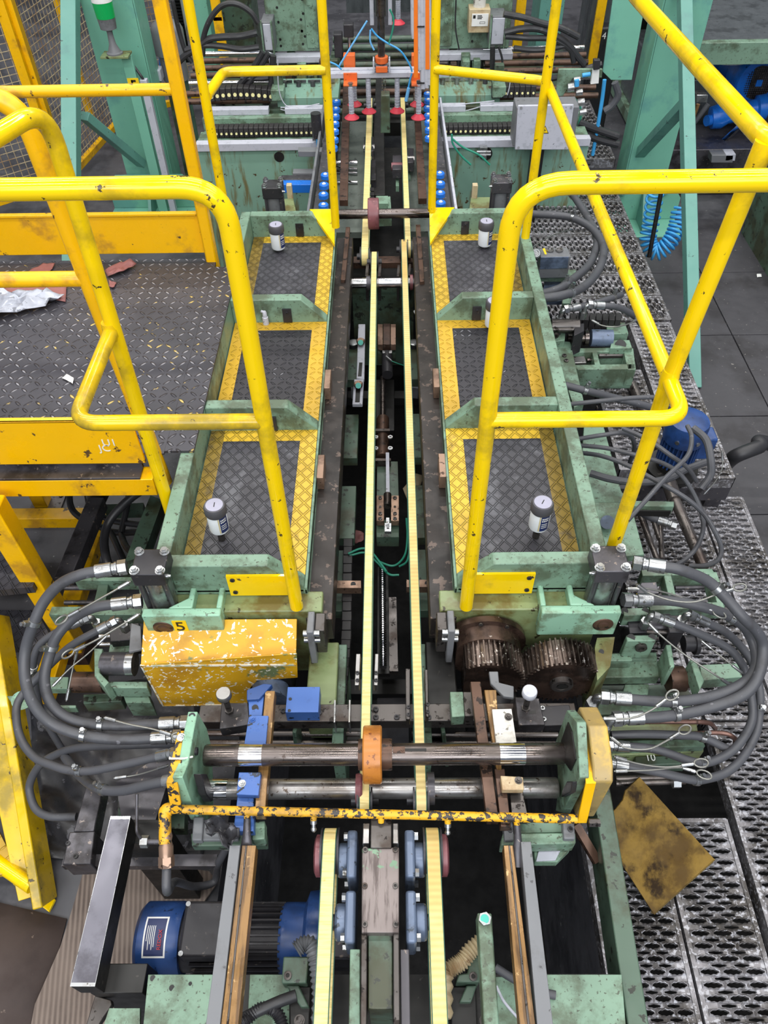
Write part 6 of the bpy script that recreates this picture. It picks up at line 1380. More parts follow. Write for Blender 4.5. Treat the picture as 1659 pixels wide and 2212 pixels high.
# ================================================================ far machine: two beds, gantry head, gripper
def bed(sx, label):
    t = T('machine_bed', label, 'machine bed', (XC+sx*.75, 4.6, FL))
    x0, x1 = (-1.02, -.335) if sx < 0 else (.255, 1.05)
    yf = 4.12
    b = MB(); b.box(x0, x1, yf, 5.3, FL, -.115); b.build('body', 'bgreen', t, .004)
    b = MB(); b.box(x0, x1, yf-.02, yf+.03, -.115, -.075); b.build('edge_rail', 'grey', t, .003)
    b = MB(); b.box(x0, x1, yf+.06, yf+.16, -.115, -.085); b.build('chain_tray', 'green', t, .002)
    b = MB(); b.box(x0, x1, 4.36, 4.42, -.115, -.05); b.build('ledge', 'green', t, .003)
    segs = [(x0, x0+.36), (x0+.45, x1)] if sx < 0 else [(x0, x0+.16), (x0+.24, x1)]
    for a, c in segs: b = MB(); b.box(a, c, 4.40, 4.45, -.05, -.02); b.build('linear_rail', 'grey', t, .002)
    b = MB(); b.box(x0, x1, 4.47, 5.3, -.115, -.05); b.build('rear_deck', 'dgreen', t, .002)
    for i, y in enumerate((4.52, 4.60, 4.72, 4.80, 4.88, 4.96, 5.04)):
        b = MB(); xa, xb = (x0-.12, x0+.36) if sx < 0 else (x0+.30, x1+.1); b.cyl((xa, y, -.02+.012*i), (xb, y, -.02+.012*i), .016 if i != 2 else .012, 14); b.build('roller_bar', 'rust' if i not in (2, 6) else 'chrome', t)
    # toothed slides and jaws on the inner half
    xa = -.62 if sx < 0 else .27; rnd = random.Random(3 if sx < 0 else 9)
    b = MB(); b.box(min(xa, xa+.34), xa+.34, 4.50, 4.78, -.05, .0); b.build('slide_plate', 'bgreen', t, .003)
    for r in range(3):
        for q in range(5):
            x = xa+.02+q*.065; y = 4.82+r*.08
            b = MB(); w_ = rnd.uniform(.03, .055); b.box(x, x+w_, y, y+.05, -.05, rnd.uniform(.0, .07)); b.build('jaw_block', rnd.choice(['green', 'dsteel', 'rust', 'dgreen', 'olive']), t, .003)
    for q in range(4): b = MB(); x = xa+.03+q*.08; b.cyl((x, 4.66, .0), (x, 4.66, .03), .014, 12); b.bar((x-.03, 4.70, .012), (x+.04, 4.70, .012), .012, .012); b.build('clamp_screw', rnd.choice(['steel', 'blacksteel']), t)
    hx = P(604, 331, -.15).x if sx < 0 else P(1050, 333, -.15).x
    b = MB(); b.cyl((hx, yf-.001, -.155), (hx, yf-.002, -.155), .027 if sx < 0 else .035, 24); b.build('hole', 'soot', t)
    return t
bed(-1, 'green stained machine bed behind the left deck, with a round hole in its front')
bed(1, 'green stained machine bed behind the right deck, partly hidden by the grey cabinet')
def chain_(x0, x1, y, z, n, label, cat='cable chain', h=.05, arch=0., pr=.006):
    t = T('energy_chain', label, cat, ((x0+x1)/2, y, z-.02)); w_ = (x1-x0)/n
    for i in range(n):
        zz = z+arch*math.sin(PI*(i+.5)/n); x = x0+i*w_; b = MB(); b.box(x, x+w_*.94, y, y+.06, zz-h/2, zz+h/2); lk = b.build('chain_link', 'chain', t, .003)
        b = MB(); b.cyl((x+w_/2, y, zz-.004), (x+w_/2, y-.004, zz-.004), pr, 12); b.build('pin', 'dot', lk)
chain_(-.93, -.40, 4.185, -.055, 20, 'lower black energy chain with pale pins on the left machine bed')
chain_(-1.02, -.63, 4.47, .02, 12, 'upper black energy chain with pale pins on the left machine bed', 'cable chain', .06, .015, .0095)
chain_(.285, .70, 4.185, -.06, 16, 'lower black energy chain with pale pins on the right machine bed', 'cable chain', .04)
chain_(.56, .80, 4.47, .02, 8, 'upper black energy chain with pale pins on the right machine bed', 'cable chain', .06)
for sx, x, l in ((-1, P(592, 232, .03).x, 'left'), (1, P(1082, 222, .03).x, 'right')):
    t = T('cable_clamp', 'small pale green angled cable clamp at the end of the upper chain on the %s' % l, 'clamp', (x, 4.46, -.02))
    b = MB(); b.prism([(x-.03, 4.44, .06), (x+.04, 4.44, .06), (x+.04, 4.44, .02), (x+.02, 4.44, .005), (x-.03, 4.44, .005)], (0, .1, 0)); b.build('box', 'green', t, .003)
    b = MB(); b.box(x-.02, x+.03, 4.52, 4.56, -.02, .14); b.build('upright', 'dgreen', t, .003)
# green upright head plates
def head(x0, x1, label, plate):
    t = T('press_column', label, 'machine column', ((x0+x1)/2, 5.1, .04))
    b = MB(); b.box(x0, x1, 5.0, 5.25, .07, 1.2); b.build('front_plate', 'green', t, .004)
    b = MB()
    rnd = random.Random(5)
    for i in range(16): x = rnd.choice([x0+.04, x0+.07, x1-.05, x1-.1, x0+.2]); z = .1+rnd.random()*.3; b.cyl((x, 5.0, z), (x, 4.998, z), .007, 10)
    b.build('hole', 'soot', t)
    b = MB(); xs = x1-.09 if plate < 0 else x0+.01
    b.box(xs, xs+.07, 4.985, 5.0, .09, 1.2); b.build('side_strip', 'green', t, .002)
    b = MB()
    for i in range(6): b.lathe((xs+.035, 4.985, .13+.09*i), (0, -1, 0), [(0, .013), (.006, .012), (.007, .006)], 14)
    b.build('bolt', 'green', t)
    b = MB(); b.box(x0-.0, x1+.02, 4.93, 5.0, .03, .065); b.build('base_rail', 'grey', t, .003)
    return t
head(-.70, -.385, 'green upright head plate with rust stains, left of the gripper', -1)
head(.285, .70, 'green upright head plate with rust stains, right of the gripper', 1)
def jbox(px0, px1, pyt, pyb, Y, label):
    a = PY(px0, pyt, Y); c = PY(px1, pyb, Y); t = T('junction_box', label, 'junction box', ((a.x+c.x)/2, Y+.08, c.z))
    b = MB(); b.box(a.x, c.x, Y, Y+.16, c.z, a.z); b.build('housing', 'dgrey', t, .004)
    b = MB(); b.box(a.x+.012, c.x-.008, Y-.008, Y, c.z+.008, a.z-.008); b.build('front_cover', 'grey', t, .003)
    for x in (a.x, c.x-.008): b = MB(); b.box(x, x+.008, Y-.02, Y, c.z-.01, a.z+.01); b.build('side_rail', 'green', t, .001)
    return t
jbox(562, 594, 48, 111, 4.86, 'grey junction box on the left head plate, with thick black cables')
jbox(1060, 1089, 35, 98, 4.86, 'grey junction box beside the stained beige box on the right head plate')
a = PY(1014, 20, 4.9); c = PY(1056, 71, 4.9)
t = T('lubrication_box', 'stained beige box with a white data plate on the right head plate', 'box', ((a.x+c.x)/2, 4.9, c.z))
b = MB(); b.box(a.x, c.x, 4.9, 5.0, c.z, a.z); b.build('case', 'beige', t, .004)
b = MB(); b.cyl(((a.x+c.x)/2, 4.95, a.z), ((a.x+c.x)/2, 4.95, a.z+.06), .035, 20); b.build('cap', 'white', t)
pa, pc = PY(1020, 30, 4.897), PY(1055, 56, 4.897)
b = MB(); b.box(pa.x, pc.x-.004, 4.894, 4.9, pc.z, pa.z); dp_ = b.build('data_plate', 'paper', t)
b = MB(); b.box(pa.x+.006, pa.x+.02, 4.8932, 4.894, pa.z-.022, pa.z-.006); b.build('emblem', 'ink', dp_)
for i in range(3): b = MB(); b.box(pa.x+.03, pa.x+.055+.004*(i % 2), 4.8932, 4.894, pa.z-.011-.007*i, pa.z-.007-.007*i); b.build('print_line', 'ink', dp_)
b = MB(); b.box(pa.x+.045, pa.x+.075, 4.8932, 4.894, pc.z+.012, pc.z+.022); b.box(pa.x+.047, pa.x+.073, 4.8926, 4.8932, pc.z+.014, pc.z+.020, 1); b.build('print_frame', ['ink', 'paper'], dp_)
# grey electrical cabinet with the warning triangle
YC = 3.9; a = PY(1119, 228, YC); c = PY(1228, 324, YC)
t = T('electrical_cabinet', 'grey electrical cabinet with a yellow warning triangle behind the right railing', 'cabinet', ((a.x+c.x)/2, YC, c.z))
b = MB(); b.box(a.x-.005, c.x+.02, YC, YC+.13, c.z+.02, a.z-.01); b.build('case', 'dgrey', t, .004)
b = MB(); b.prism([PY(1119, 228, YC-.012), PY(1240, 226, YC-.012), PY(1228, 324, YC-.012), PY(1112, 324, YC-.012)], (0, .012, 0)); b.build('door', 'grey', t, .004)
b = MB()
for x, y in ((1126, 233), (1234, 232), (1120, 319), (1222, 320)): b.cyl(PY(x, y, YC-.012), PY(x, y, YC-.015), .006, 12)
b.build('screw', 'dgrey', t)
q = PY(1177, 281, YC-.0135); s = .021
def tri(s, y, nm, mat):
    b = MB(); b.prism([V((q.x-s, y, q.z-s*.8)), V((q.x+s, y, q.z-s*.8)), V((q.x, y, q.z+s*.95))], (0, .0006, 0)); b.build(nm, mat, t)
tri(s, YC-.0130, 'warning_border', 'ink'); tri(s*.78, YC-.0136, 'warning_sign', 'inky')
b = MB(); y = YC-.0142; b.prism([V((q.x+.002, y, q.z+.010)), V((q.x-.004, y, q.z-.002)), V((q.x+.001, y, q.z-.002)), V((q.x-.002, y, q.z-.012)), V((q.x+.005, y, q.z+.0005)), V((q.x, y, q.z+.0005))], (0, .0004, 0)); b.build('warning_bolt', 'ink', t)
b = MB(); b.box((a.x+c.x)/2-.03, (a.x+c.x)/2+.03, YC+.06, YC+.12, FL, c.z+.03); b.build('stand', 'soot', t)
# ---------------------------------------------------------------- gripper with suction cups
YG = 4.3
t = T('gripper_bar', 'aluminium gripper crossbar hanging on a steel rod over the far belts', 'gripper', (-.03, YG, .1))
zb = PY(820, 160, YG).z
b = MB(); b.box(-.33, .31, YG-.02, YG+.02, zb-.012, zb+.012); b.box(-.33, .31, YG+.02, YG+.05, zb, zb+.018); b.build('crossbar', 'grey', t, .002)
cx = PY(824, 120, YG).x
b = MB(); b.cyl((cx, YG, zb), (cx, YG, .9), .018, 20); b.cyl((cx, YG, PY(824, 33, YG).z), (cx, YG, .95), .026, 20); b.build('rod', 'shaft', t)
b = MB(); b.cyl((cx, YG, PY(824, 155, YG-.02).z), (cx, YG, zb+.045), .034, 24); b.build('base_ring', 'grey', t)
b = MB(); z1 = PY(824, 128, YG).z; b.cyl((cx, YG, z1-.014), (cx, YG, z1+.014), .033, 24); b.box(cx-.03, cx+.03, YG-.04, YG-.03, z1-.05, z1-.022); b.build('collar', 'orange', t, .002)
b = MB()
for s in (-1, 1): b.box(cx+s*.045-.010, cx+s*.045+.010, YG+.05, YG+.1, PY(824, 62, YG).z, .95); b.box(cx+s*.04-.004, cx+s*.04+.004, YG-.045, YG+.01, zb+.02, z1+.01)
b.build('guide_profile', 'grey', t, .002)
for x in (757, 903):
    b = MB(); q = PY(x, 172, YG-.03); b.box(q.x-.035, q.x+.035, YG-.09, YG-.02, q.z-.012, q.z-.004); b.box(q.x-.035, q.x+.035, YG-.028, YG-.02, q.z-.012, q.z+.03); b.build('bracket', 'orange', t, .002)
    b = MB(); q = PY(x-2, 128, YG+.1); b.box(q.x-.03, q.x+.03, YG+.06, YG+.11, q.z-.03, q.z+.03); b.build('bracket', 'orange', t, .002)
def cup(px, pyt, pyb, Y, label):
    a = PY(px, pyt, Y); c = PY(px+3, pyb, Y)
    t = T('suction_cup', label, 'suction cup', (c.x, Y, c.z), 'red suction cups on the gripper')
    n = 90; p0, p1 = V((c.x, Y, c.z+.012)), V((c.x, Y, a.z))
    b = MB(); b.tube([p0.lerp(p1, i/n) for i in range(n+1)], .008, 12, 0, [.0115+.003*math.sin(i*1.4) for i in range(n+1)]); b.build('spring_stem', 'grey', t, 0, 60)
    b = MB(); b.lathe((c.x, Y, c.z-.012), (0, 0, 1), [(0, .038), (.003, .039), (.02, .018), (.024, .012)], 24); b.build('cup', 'red', t)
    b = MB(); b.lathe((c.x, Y, c.z+.010), (0, 0, 1), [(0, .013), (.012, .010)], 14); b.hexh((c.x, Y, a.z), (0, 0, 1), .014, .014); b.build('nut', 'plated', t)
for a in ((757, 185, 250, 4.22, 'red suction cup on a spring stem, front left, nearest the left post'), (794, 168, 237, 4.3, 'red suction cup on a spring stem, left of the centre over the left belt'), (855, 168, 236, 4.3, 'red suction cup on a spring stem, right of the centre over the right belt'), (901, 180, 250, 4.22, 'red suction cup on a spring stem, front right, under the grey tube bundle'), (763, 160, 222, 4.42, 'red suction cup behind the front left one'), (898, 160, 222, 4.42, 'red suction cup behind the front right one'), (857, 0, 46, 4.9, 'small far red suction cup high behind the rod')): cup(*a)
# cylinder behind the left bracket
t = T('air_cylinder', 'small black air cylinder with a bright rod left of the gripper rod', 'cylinder', (PY(753, 90, 4.45).x, 4.45, .2))
q = PY(753, 60, 4.45); b = MB(); b.box(q.x-.025, q.x+.025, 4.43, 4.48, q.z-.04, q.z+.02); b.build('head', 'black', t, .004)
b = MB(); b.cyl((q.x, 4.455, q.z-.16), (q.x, 4.455, q.z-.03), .008, 12); b.build('rod', 'chrome', t)
b = MB(); q2 = PY(731, 95, 4.45); b.box(q2.x-.022, q2.x+.022, 4.43, 4.49, q2.z-.06, q2.z+.05); b.build('valve', 'black', t, .004)
# bundle of tubes
t = T('tube_bundle', 'hanging bundle of grey tubes strapped with orange ribbon right of the gripper rod', 'tube bundle', (PY(912, 150, 4.1).x, 4.1, .1))
for i, (x, yb) in enumerate(((905, 150), (912, 188), (920, 186), (926, 180), (893, 82))):
    pts = [PY(x-1, -40, 4.1), PY(x, 60, 4.1), PY(x+1, yb-8, 4.1), PY(x+2, yb, 4.1)]; b = MB(); b.tube(cr(pts, 6), .0125, 12); b.build('tube', 'grey', t)
for xs, yb in (((899, 168),)[0:1][0:1] if False else ((898, 168), (923, 150))):
    b = MB(); b.wallY([(xs-4, -40), (xs+4, -40), (xs+5, yb), (xs-4, yb)], 4.085, .003); b.build('ribbon', 'orangew', t)
for y in (58, 180): b = MB(); b.wallY([(901, y-1), (917, y-1), (917, y+1), (901, y+1)], 4.08, .03); b.build('strap', 'ink', t)
for i, (pts, mat, l) in enumerate((([(793, 45), (765, 90), (733, 142)], 'airpale', 'straight pale blue air tube running down to the left end of the crossbar'), ([(802, 62), (815, 78), (835, 92), (865, 110), (885, 140), (890, 155)], 'airblue', 'blue air tube arching right from behind the rod to the crossbar'), ([(842, 20), (850, 40), (848, 65), (840, 95)], 'airgreen', 'short teal air tube right of the rod'), ([(712, 134), (726, 140), (738, 150)], 'airblue', 'blue air tube reaching the crossbar from the left post'), ([(890, 158), (884, 180), (879, 215)], 'airblue', 'blue air tube hanging below the right end of the crossbar'), ([(800, 65), (800, 90), (808, 108)], 'airpale', 'pale air tube beside the left guide profile'))):
    w_ = [PY(x, y, 4.25) for x, y in pts]; b = MB(); b.tube(cr(w_, 8), .0045, 8); tag(b.build('air_tube', mat), l, 'tube')
q = PY(880, 205, 4.24); b = MB(); b.cyl(PY(883, 190, 4.24), PY(877, 218, 4.24), .009, 12); tag(b.build('air_coupling', 'airpale'), 'pale blue coupling at the free end of the hanging air tube', 'coupling')
# ---------------------------------------------------------------- skate wheels
def wheel():
    t = T('skate_wheel', 'x', 'wheel', (0, 0, 0), 'blue skate wheels beside the far belts')
    b = MB(); b.lathe((0, 0, -.012), (0, 0, 1), [(0, .017), (.003, .0225), (.020, .0225), (.024, .019), (.024, .0105), (.014, .0105)], 24); b.build('tyre', 'brightb', t)
    b = MB(); b.lathe((0, 0, .004), (0, 0, 1), [(0, .0095), (.008, .0095), (.012, .005), (.012, .002)], 16); b.build('hub', 'white', t)
    return t
w0 = None
ordw = ['first', 'second', 'third', 'fourth', 'fifth', 'sixth', 'seventh', 'eighth', 'ninth', 'tenth', 'eleventh', 'twelfth']
rows = {'left': [(727, 222), (726, 238), (725, 253), (724, 269), (723, 285), (722, 303), (720, 321), (703, 381), (700, 402), (699, 423), (699, 446)], 'right': [(924, 205), (925, 219), (924, 235), (925, 251), (926, 266), (927, 282), (927, 300), (950, 378), (951, 399), (951, 420), (952, 441)]}
for side, pts in rows.items():
    for i, (x, y) in enumerate(pts):
        p = P(x, y, -.0); l = 'blue skate wheel in the %s row, %s from the far end' % (side, ordw[i])
        if w0 is None: w0 = wheel(); w0.location = p; w0['label'] = l
        else: dup(w0, p, None, l)
for side, pts in rows.items():
    a, c = P(*pts[0], -.03), P(*pts[6], -.03); d, e = P(*pts[7], -.03), P(*pts[10], -.03); s = -.02 if side == 'left' else .02
    b = MB(); b.bar(a+V((s, .05, -.01)), e+V((s, -.06, -.01)), .05, .02); tag(b.build('wheel_rail', 'blacksteel', None, .002), 'dark rail carrying the %s row of blue skate wheels' % side, 'rail')
    b = MB(); b.bar(a+V((3.2*s, .05, -.06)), e+V((3.2*s, -.1, -.06)), .012, .16); tag(b.build('side_plate', 'dgrey' if side == 'left' else 'grey', None, .002), 'grey side plate outside the %s row of skate wheels' % side, 'plate')
# bronze slide strips and conveyor floor beyond the decks
for l, pa, pb in (('left of the far belts', (733, 751, 432), (741, 756, 185)), ('right of the far belts', (904, 922, 428), (893, 905, 200))):
    o = strip('guide_strip', pa, pb, -.06, .03, 'rust', 'long brown worn guide strip '+l)
for l, a, c in (('left', -.285, -.132), ('right', .094, .215)):
    b = MB(); b.box(a, c, 3.42, 4.7, -.24, -.21); tag(b.build('tray_plate', 'traygreen'), 'grey green tray plate below the far belts on the '+l, 'plate')
b = MB(); b.box(-.33, .25, 3.32, 4.9, FL, -.45); tag(b.build('conveyor_plinth', 'soot'), 'dark base under the far belts', 'base')
t = T('centre_column', 'dark oily centre column with chain between the far belts', 'column', (-.03, 4., -.4))
b = MB(); b.slab([(812, 170), (828, 170), (832, 420), (800, 420)], -.18, .06); b.build('spine', 'soot', t, .003)
b = MB(); b.wallY([(823, 206), (842, 206), (843, 288), (822, 288)], 3.95, .06); b.build('box', 'dgreen', t, .004)
b = MB()
for i in range(6):
    for x in (826, 832): b.box(PY(x, 170+i*7, 4.3).x-.004, PY(x, 170+i*7, 4.3).x+.004, 4.3, 4.31, PY(x, 170+i*7, 4.3).z-.004, PY(x, 170+i*7, 4.3).z+.004)
b.build('roller_chain', 'steel', t)
b = MB(); b.slab([(793, 345), (812, 345), (812, 388), (792, 388)], -.14, .08); b.build('cover_box', 'black', t, .003)
b = MB()
for i in range(5): b.slab([(793, 405+i*10), (808, 405+i*10), (808, 412+i*10), (792, 412+i*10)], -.16, .03)
b.build('track_segments', 'chain', t)
for i, (x, y, l) in enumerate(((858, 360, 'dark roller bracket left of the far right belt'), (883, 345, 'dark roller bracket right of the far right belt'), (797, 320, 'red and steel roller right of the far left belt'))):
    t = T('roller_bracket', l, 'bracket', tuple(P(x, y+30, -.3)))
    b = MB(); b.bar(P(x, y-15, -.16), P(x, y+16, -.16), .05, .05); b.build('bearing', 'blacksteel', t, .003)
    b = MB(); b.cyl(P(x, y, -.15)-V((.03, 0, 0)), P(x, y, -.15)+V((.03, 0, 0)), .02, 16); b.build('axle', 'steel' if i else 'redpu', t)
    b = MB(); b.slab([(x-3, y+15), (x+3, y+15), (x+4, y+42), (x-3, y+42)], -.2, .03); b.build('leg_strip', 'green', t)
rt_ = T('guide_rods', 'polished guide rods beside the far left belt', 'rods', tuple(P(745, 370, -.25)))
b = MB()
for y in (352, 362, 371, 394): b.cyl(P(722, y, -.2), P(772, y+(4 if y in (362, 371) else 0), -.2), .008 if y != 352 else .014, 12)
b.build('rod', 'chrome', rt_)
# black cables of the left head
def cab(pts, Y, r, label, mat='rubberd'):
    w_ = [PY(p[0], p[1], Y+(p[2] if len(p) > 2 else 0)) for p in pts]; b = MB(); b.tube(cr(w_, 8), r, 10); tag(b.build('cable', mat), label, 'cable')
for pts, r, l in (([(558, 50), (540, 25), (510, 8), (480, 12), (455, 40), (440, 80), (438, 120)], .014, 'black cable arching high left of the left junction box'), ([(556, 70), (520, 78), (480, 80), (450, 85), (425, 105), (400, 120), (370, 150)], .017, 'thick black cable running left from the left junction box'), ([(560, 102), (520, 106), (480, 100), (440, 98), (400, 108)], .015, 'lower thick black cable left of the left junction box'), ([(568, 112), (545, 150), (520, 180), (490, 212), (470, 230)], .016, 'black cable slanting down below the left junction box'), ([(580, 115), (555, 155), (530, 190), (500, 222)], .016, 'second black cable slanting down below the left junction box'), ([(590, 120), (588, 170), (578, 210), (570, 250), (576, 280), (590, 286), (605, 270), (604, 245), (592, 235)], .018, 'thick black cable with a loop hanging over the left machine bed'), ([(520, 168), (560, 170), (580, 168)], .014, 'black cable above the roller bars on the left'), ([(372, 0), (385, 60), (400, 110), (415, 135)], .012, 'thin black cable dropping behind the left far posts')):
    cab(pts, 4.55, r, l)
for pts, r, l in (([(1088, 30), (1130, 38), (1170, 50), (1210, 60), (1250, 80)], .016, 'thick black cable running right from the right junction box'), ([(1090, 70), (1130, 62), (1170, 64), (1220, 90), (1250, 125), (1262, 140)], .017, 'thick black cable in the middle right of the right junction box'), ([(1092, 78), (1140, 82), (1190, 84), (1230, 105), (1240, 135)], .015, 'black cable below the middle one, right of the right junction box'), ([(1110, 104), (1150, 108), (1190, 105), (1230, 96)], .014, 'lowest black cable right of the right junction box'), ([(1120, 160), (1160, 172), (1200, 168), (1260, 150), (1300, 138)], .015, 'black cable crossing behind the right mid rail'), ([(1064, 100), (1064, 150), (1068, 190), (1072, 215)], .014, 'black cable hanging under the right junction box'), ([(1077, 100), (1085, 130), (1083, 160)], .006, 'thin dark cable hanging under the right junction box'), ([(985, 0), (984, 60), (992, 108)], .004, 'thin wire across the right head plate')):
    cab(pts, 4.6, r, l)
for pts, l in (([(976, 290), (978, 310), (995, 335), (1017, 356)], 'green tube curving over the right machine bed, the left one'), ([(977, 300), (1000, 318), (1035, 335), (1058, 356)], 'green tube curving over the right machine bed, the right one')):
    cab(pts, 3.95, .005, l, 'airgreen')
for pts, l in (([(951, 232), (1010, 224), (1068, 218)], 'upper thin grey wire over the right slide plate'), ([(954, 240), (1000, 240), (1040, 230), (1068, 222)], 'lower thin grey wire over the right slide plate'), ([(606, 232), (650, 232), (690, 224)], 'upper thin grey wire over the left slide plate'), ([(606, 236), (640, 245), (680, 246)], 'lower thin grey wire over the left slide plate'), ([(600, 130), (602, 190), (615, 225), (640, 236)], 'white wire hanging over the left jaw blocks'), ([(1104, 162), (1100, 190), (1096, 205)], 'thin plumb wire below the right mid rail')):
    cab(pts, 4.42, .0028, l, 'grey')
t = T('air_regulator', 'black air regulator standing on the left machine bed near the skate wheels', 'regulator', (PY(684, 290, 4.1).x, 4.1, -.1))
q = PY(684, 275, 4.1); b = MB(); b.cyl((q.x, 4.1, q.z-.05), (q.x, 4.1, q.z+.07), .026, 16); b.build('body', 'black', t)
b = MB(); b.box(q.x-.025, q.x+.025, 4.08, 4.12, q.z-.06, q.z-.045); b.build('plate', 'plated', t); b = MB(); b.cyl((q.x, 4.1, -.12), (q.x, 4.1, q.z-.06), .01, 12); b.build('stem', 'airblue', t)
b = MB(); b.tube(cr([PY(685, 300, 4.08), PY(687, 325, 4.08), PY(692, 335, 4.06), PY(692, 375, 4.05)]), .006, 8); tag(b.build('air_tube', 'airblue'), 'blue air tube running down the left machine bed corner', 'tube')
b = MB(); b.wallY([(1037, 320), (1053, 320), (1053, 332), (1037, 332)], 4.05, .04); b.cyl(PY(1030, 328, 4.05), PY(1060, 328, 4.05), .006, 10); b.cyl(PY(1030, 334, 4.05), PY(1060, 334, 4.05), .006, 10); b.cyl(PY(1046, 336, 4.05), PY(1046, 344, 4.05), .012, 12); tag(b.build('air_valve', 'plated'), 'small bright air valve on the front of the right machine bed', 'valve')
for i, (x0, x1, y0, y1, m, z, l) in enumerate(((592, 690, 399, 417, 'brightb', -.22, 'blue painted bar lying behind the left deck'), (606, 690, 388, 398, 'blacksteel', -.23, 'dark bar on top of the blue bar behind the left deck'), (632, 694, 374, 386, 'dgrey', -.2, 'grey bar above the blue bar behind the left deck'), (643, 696, 327, 339, 'dgrey', -.2, 'grey bar nearest the far end behind the left deck'))):
    b = MB(); Y = 3.75+.05*i; b.wallY([(x0, y0), (x1, y0), (x1, y1), (x0+2, y1)], Y, .05); tag(b.build('steel_bar', m, None, .002), l, 'bar')
for sx, pts, l in ((-1, [(575, 430), (634, 428), (640, 458), (576, 460)], 'left'), (1, [(1017, 425), (1075, 425), (1076, 448), (1014, 450)], 'right')):
    b = MB(); b.slab(pts, -.03, .10); tag(b.build('mount_block', 'olive', None, .004), 'mossy green block behind the far end wall of the %s deck' % l, 'block')
    x = 625 if sx < 0 else 1026; b = MB(); p = P(x, 415, -.0); b.box(p.x-.012, p.x+.012, p.y, p.y+.03, -.13, .03); tag(b.build('stop_pin', 'beige', None, .003), 'small beige stop standing behind the %s mossy block' % l, 'stop')

# dark roller bank and grey shield between the two uprights
t = T('roller_bank', 'dark bank of green rollers behind the gripper between the two upright plates', 'rollers', (-.03, 5.6, -.4))
b = MB(); b.box(-.40, .30, 5.0, 6.4, -.42, -.34); b.build('tray', 'soot', t)
for i in range(9): b = MB(); z = -.30+.02*i; b.cyl((-.38, 5.08+.1*i, z), (.28, 5.08+.1*i, z), .02, 14); b.build('roller', 'dgreen' if i != 2 else 'rust', t)
b = MB(); b.box(-.30, .24, 6.3, 6.34, -.1, .9); tag(b.build('shield_plate', 'tank'), 'grey shield plate behind the roller bank at the top centre', 'plate')
# ================================================================ background: columns, fence, hydraulic unit
def column(cx, cy, wx, label, plate=True, side=1):
    t = T('steel_column', label, 'column', (cx, cy, FL))
    b = MB(); b.box(cx-wx/2, cx+wx/2, cy, cy+.012, FL, 2.6); b.box(cx-wx/2, cx+wx/2, cy+.2, cy+.212, FL, 2.6); b.box(cx-.006, cx+.006, cy+.012, cy+.2, FL, 2.6); b.box(cx-side*wx/2-.006, cx-side*wx/2+.006, cy, cy+.21, FL, 2.6); b.build('profile', 'teal', t, .002)
    b = MB(); x0, x1 = cx-wx*.95, cx+wx*.95
    b.prism([(x0, cy-.03, FL+.02), (x1, cy-.03, FL+.02), (x1, cy-.03, FL+.16), (x1-.06, cy-.03, FL+.24), (x0+.06, cy-.03, FL+.24), (x0, cy-.03, FL+.16)], (0, .02, 0)); b.box(x0, x1, cy-.25, cy+.3, FL, FL+.02); b.build('base_plate', 'teal', t, .003)
    b = MB(); b.prism([(cx-.01, cy-.03, FL+.02), (cx-.01, cy-.22, FL+.02), (cx-.01, cy-.03, FL+.25)], (.02, 0, 0)); b.build('gusset', 'teald', t)
    for dx in (-.75, .75): b = MB(); b.bolt((cx+dx*wx*.7, cy-.03, FL+.2), (0, -1, 0), .014); b.build('bolt', 'teald', t)
    return t
column(-1.60, 5.05, .30, 'broad teal steel column at the left behind the platform railing', True, -1)
column(1.62, 4.80, .26, 'broad teal steel column at the right behind the gratings', True, 1)
t = T('steel_brace', 'slanted teal strut with a side brace left of the left column', 'brace', tuple(P(165, 450, FL)))
xs = -1.75
b = MB(); b.bar((xs-.02, 3.5, FL), (xs-.02, 6.1, 1.35), .085, .07, 0, (0, -.6, .8)); b.build('strut', 'teald', t, .003)
b = MB(); b.bar(PX(182, 250, xs), V((-1.60, 4.95, FL+.35)), .06, .05); b.build('side_brace', 'teald', t, .003)
t = T('steel_brace', 'slanted teal strut with a side brace right of the right column, standing on the tiles', 'brace', (1.54, 3.1, FL))
b = MB(); b.bar((1.545, 3.07, FL), (1.545, 4.9, .60), .062, .06, 0, (0, -.6, .8)); b.build('strut', 'teald', t, .003)
b = MB(); b.bar(PX(1480, 225, 1.545), P(1370, 345, -.55), .06, .05); b.build('side_brace', 'teald', t, .003)
t = T('gusset_plate', 'big pale teal plate hanging left of the right column top', 'plate', (1.35, 4.75, -.1))
b = MB(); b.wallY([(1328, -30), (1400, -30), (1365, 173), (1320, 173), (1302, 155)], 4.7, .012); b.build('plate', 'teal', t, .002)
# signal lamp on its post
t = T('signal_lamp', 'green signal lamp on a grey foot in front of the left teal column', 'lamp', tuple(PY(240, 118, 4.88)))
Yl = 4.88; q = PY(247, 116, Yl); tilt = (PY(230, 5, Yl)-q).normalized(); tilt = V((0, 0, 1))
z = q.z; lx = q.x+.004
def lz(py): return PY(240, py, Yl).z
b = MB(); b.lathe((lx, Yl, z), tilt, [(0, .046), (.008, .046), (.012, .036), (.05, .020), (lz(75)-z, .016)], 24); b.build('foot', 'dgrey', t)
b = MB(); b.lathe((lx, Yl, lz(78)), tilt, [(0, .016), (lz(66)-lz(78), .016), (lz(61)-lz(78), .045), (lz(37)-lz(78), .050)], 28); b.build('socket', 'dgrey', t)
b = MB(); b.lathe((lx, Yl, lz(37)), tilt, [(0, .051), (lz(2)-lz(37), .055)], 28); b.build('green_lens', 'lamp', t)
b = MB(); b.lathe((lx, Yl, lz(2)), tilt, [(0, .056), (.05, .056), (.06, .05)], 28); b.build('top_ring', 'paper', t)
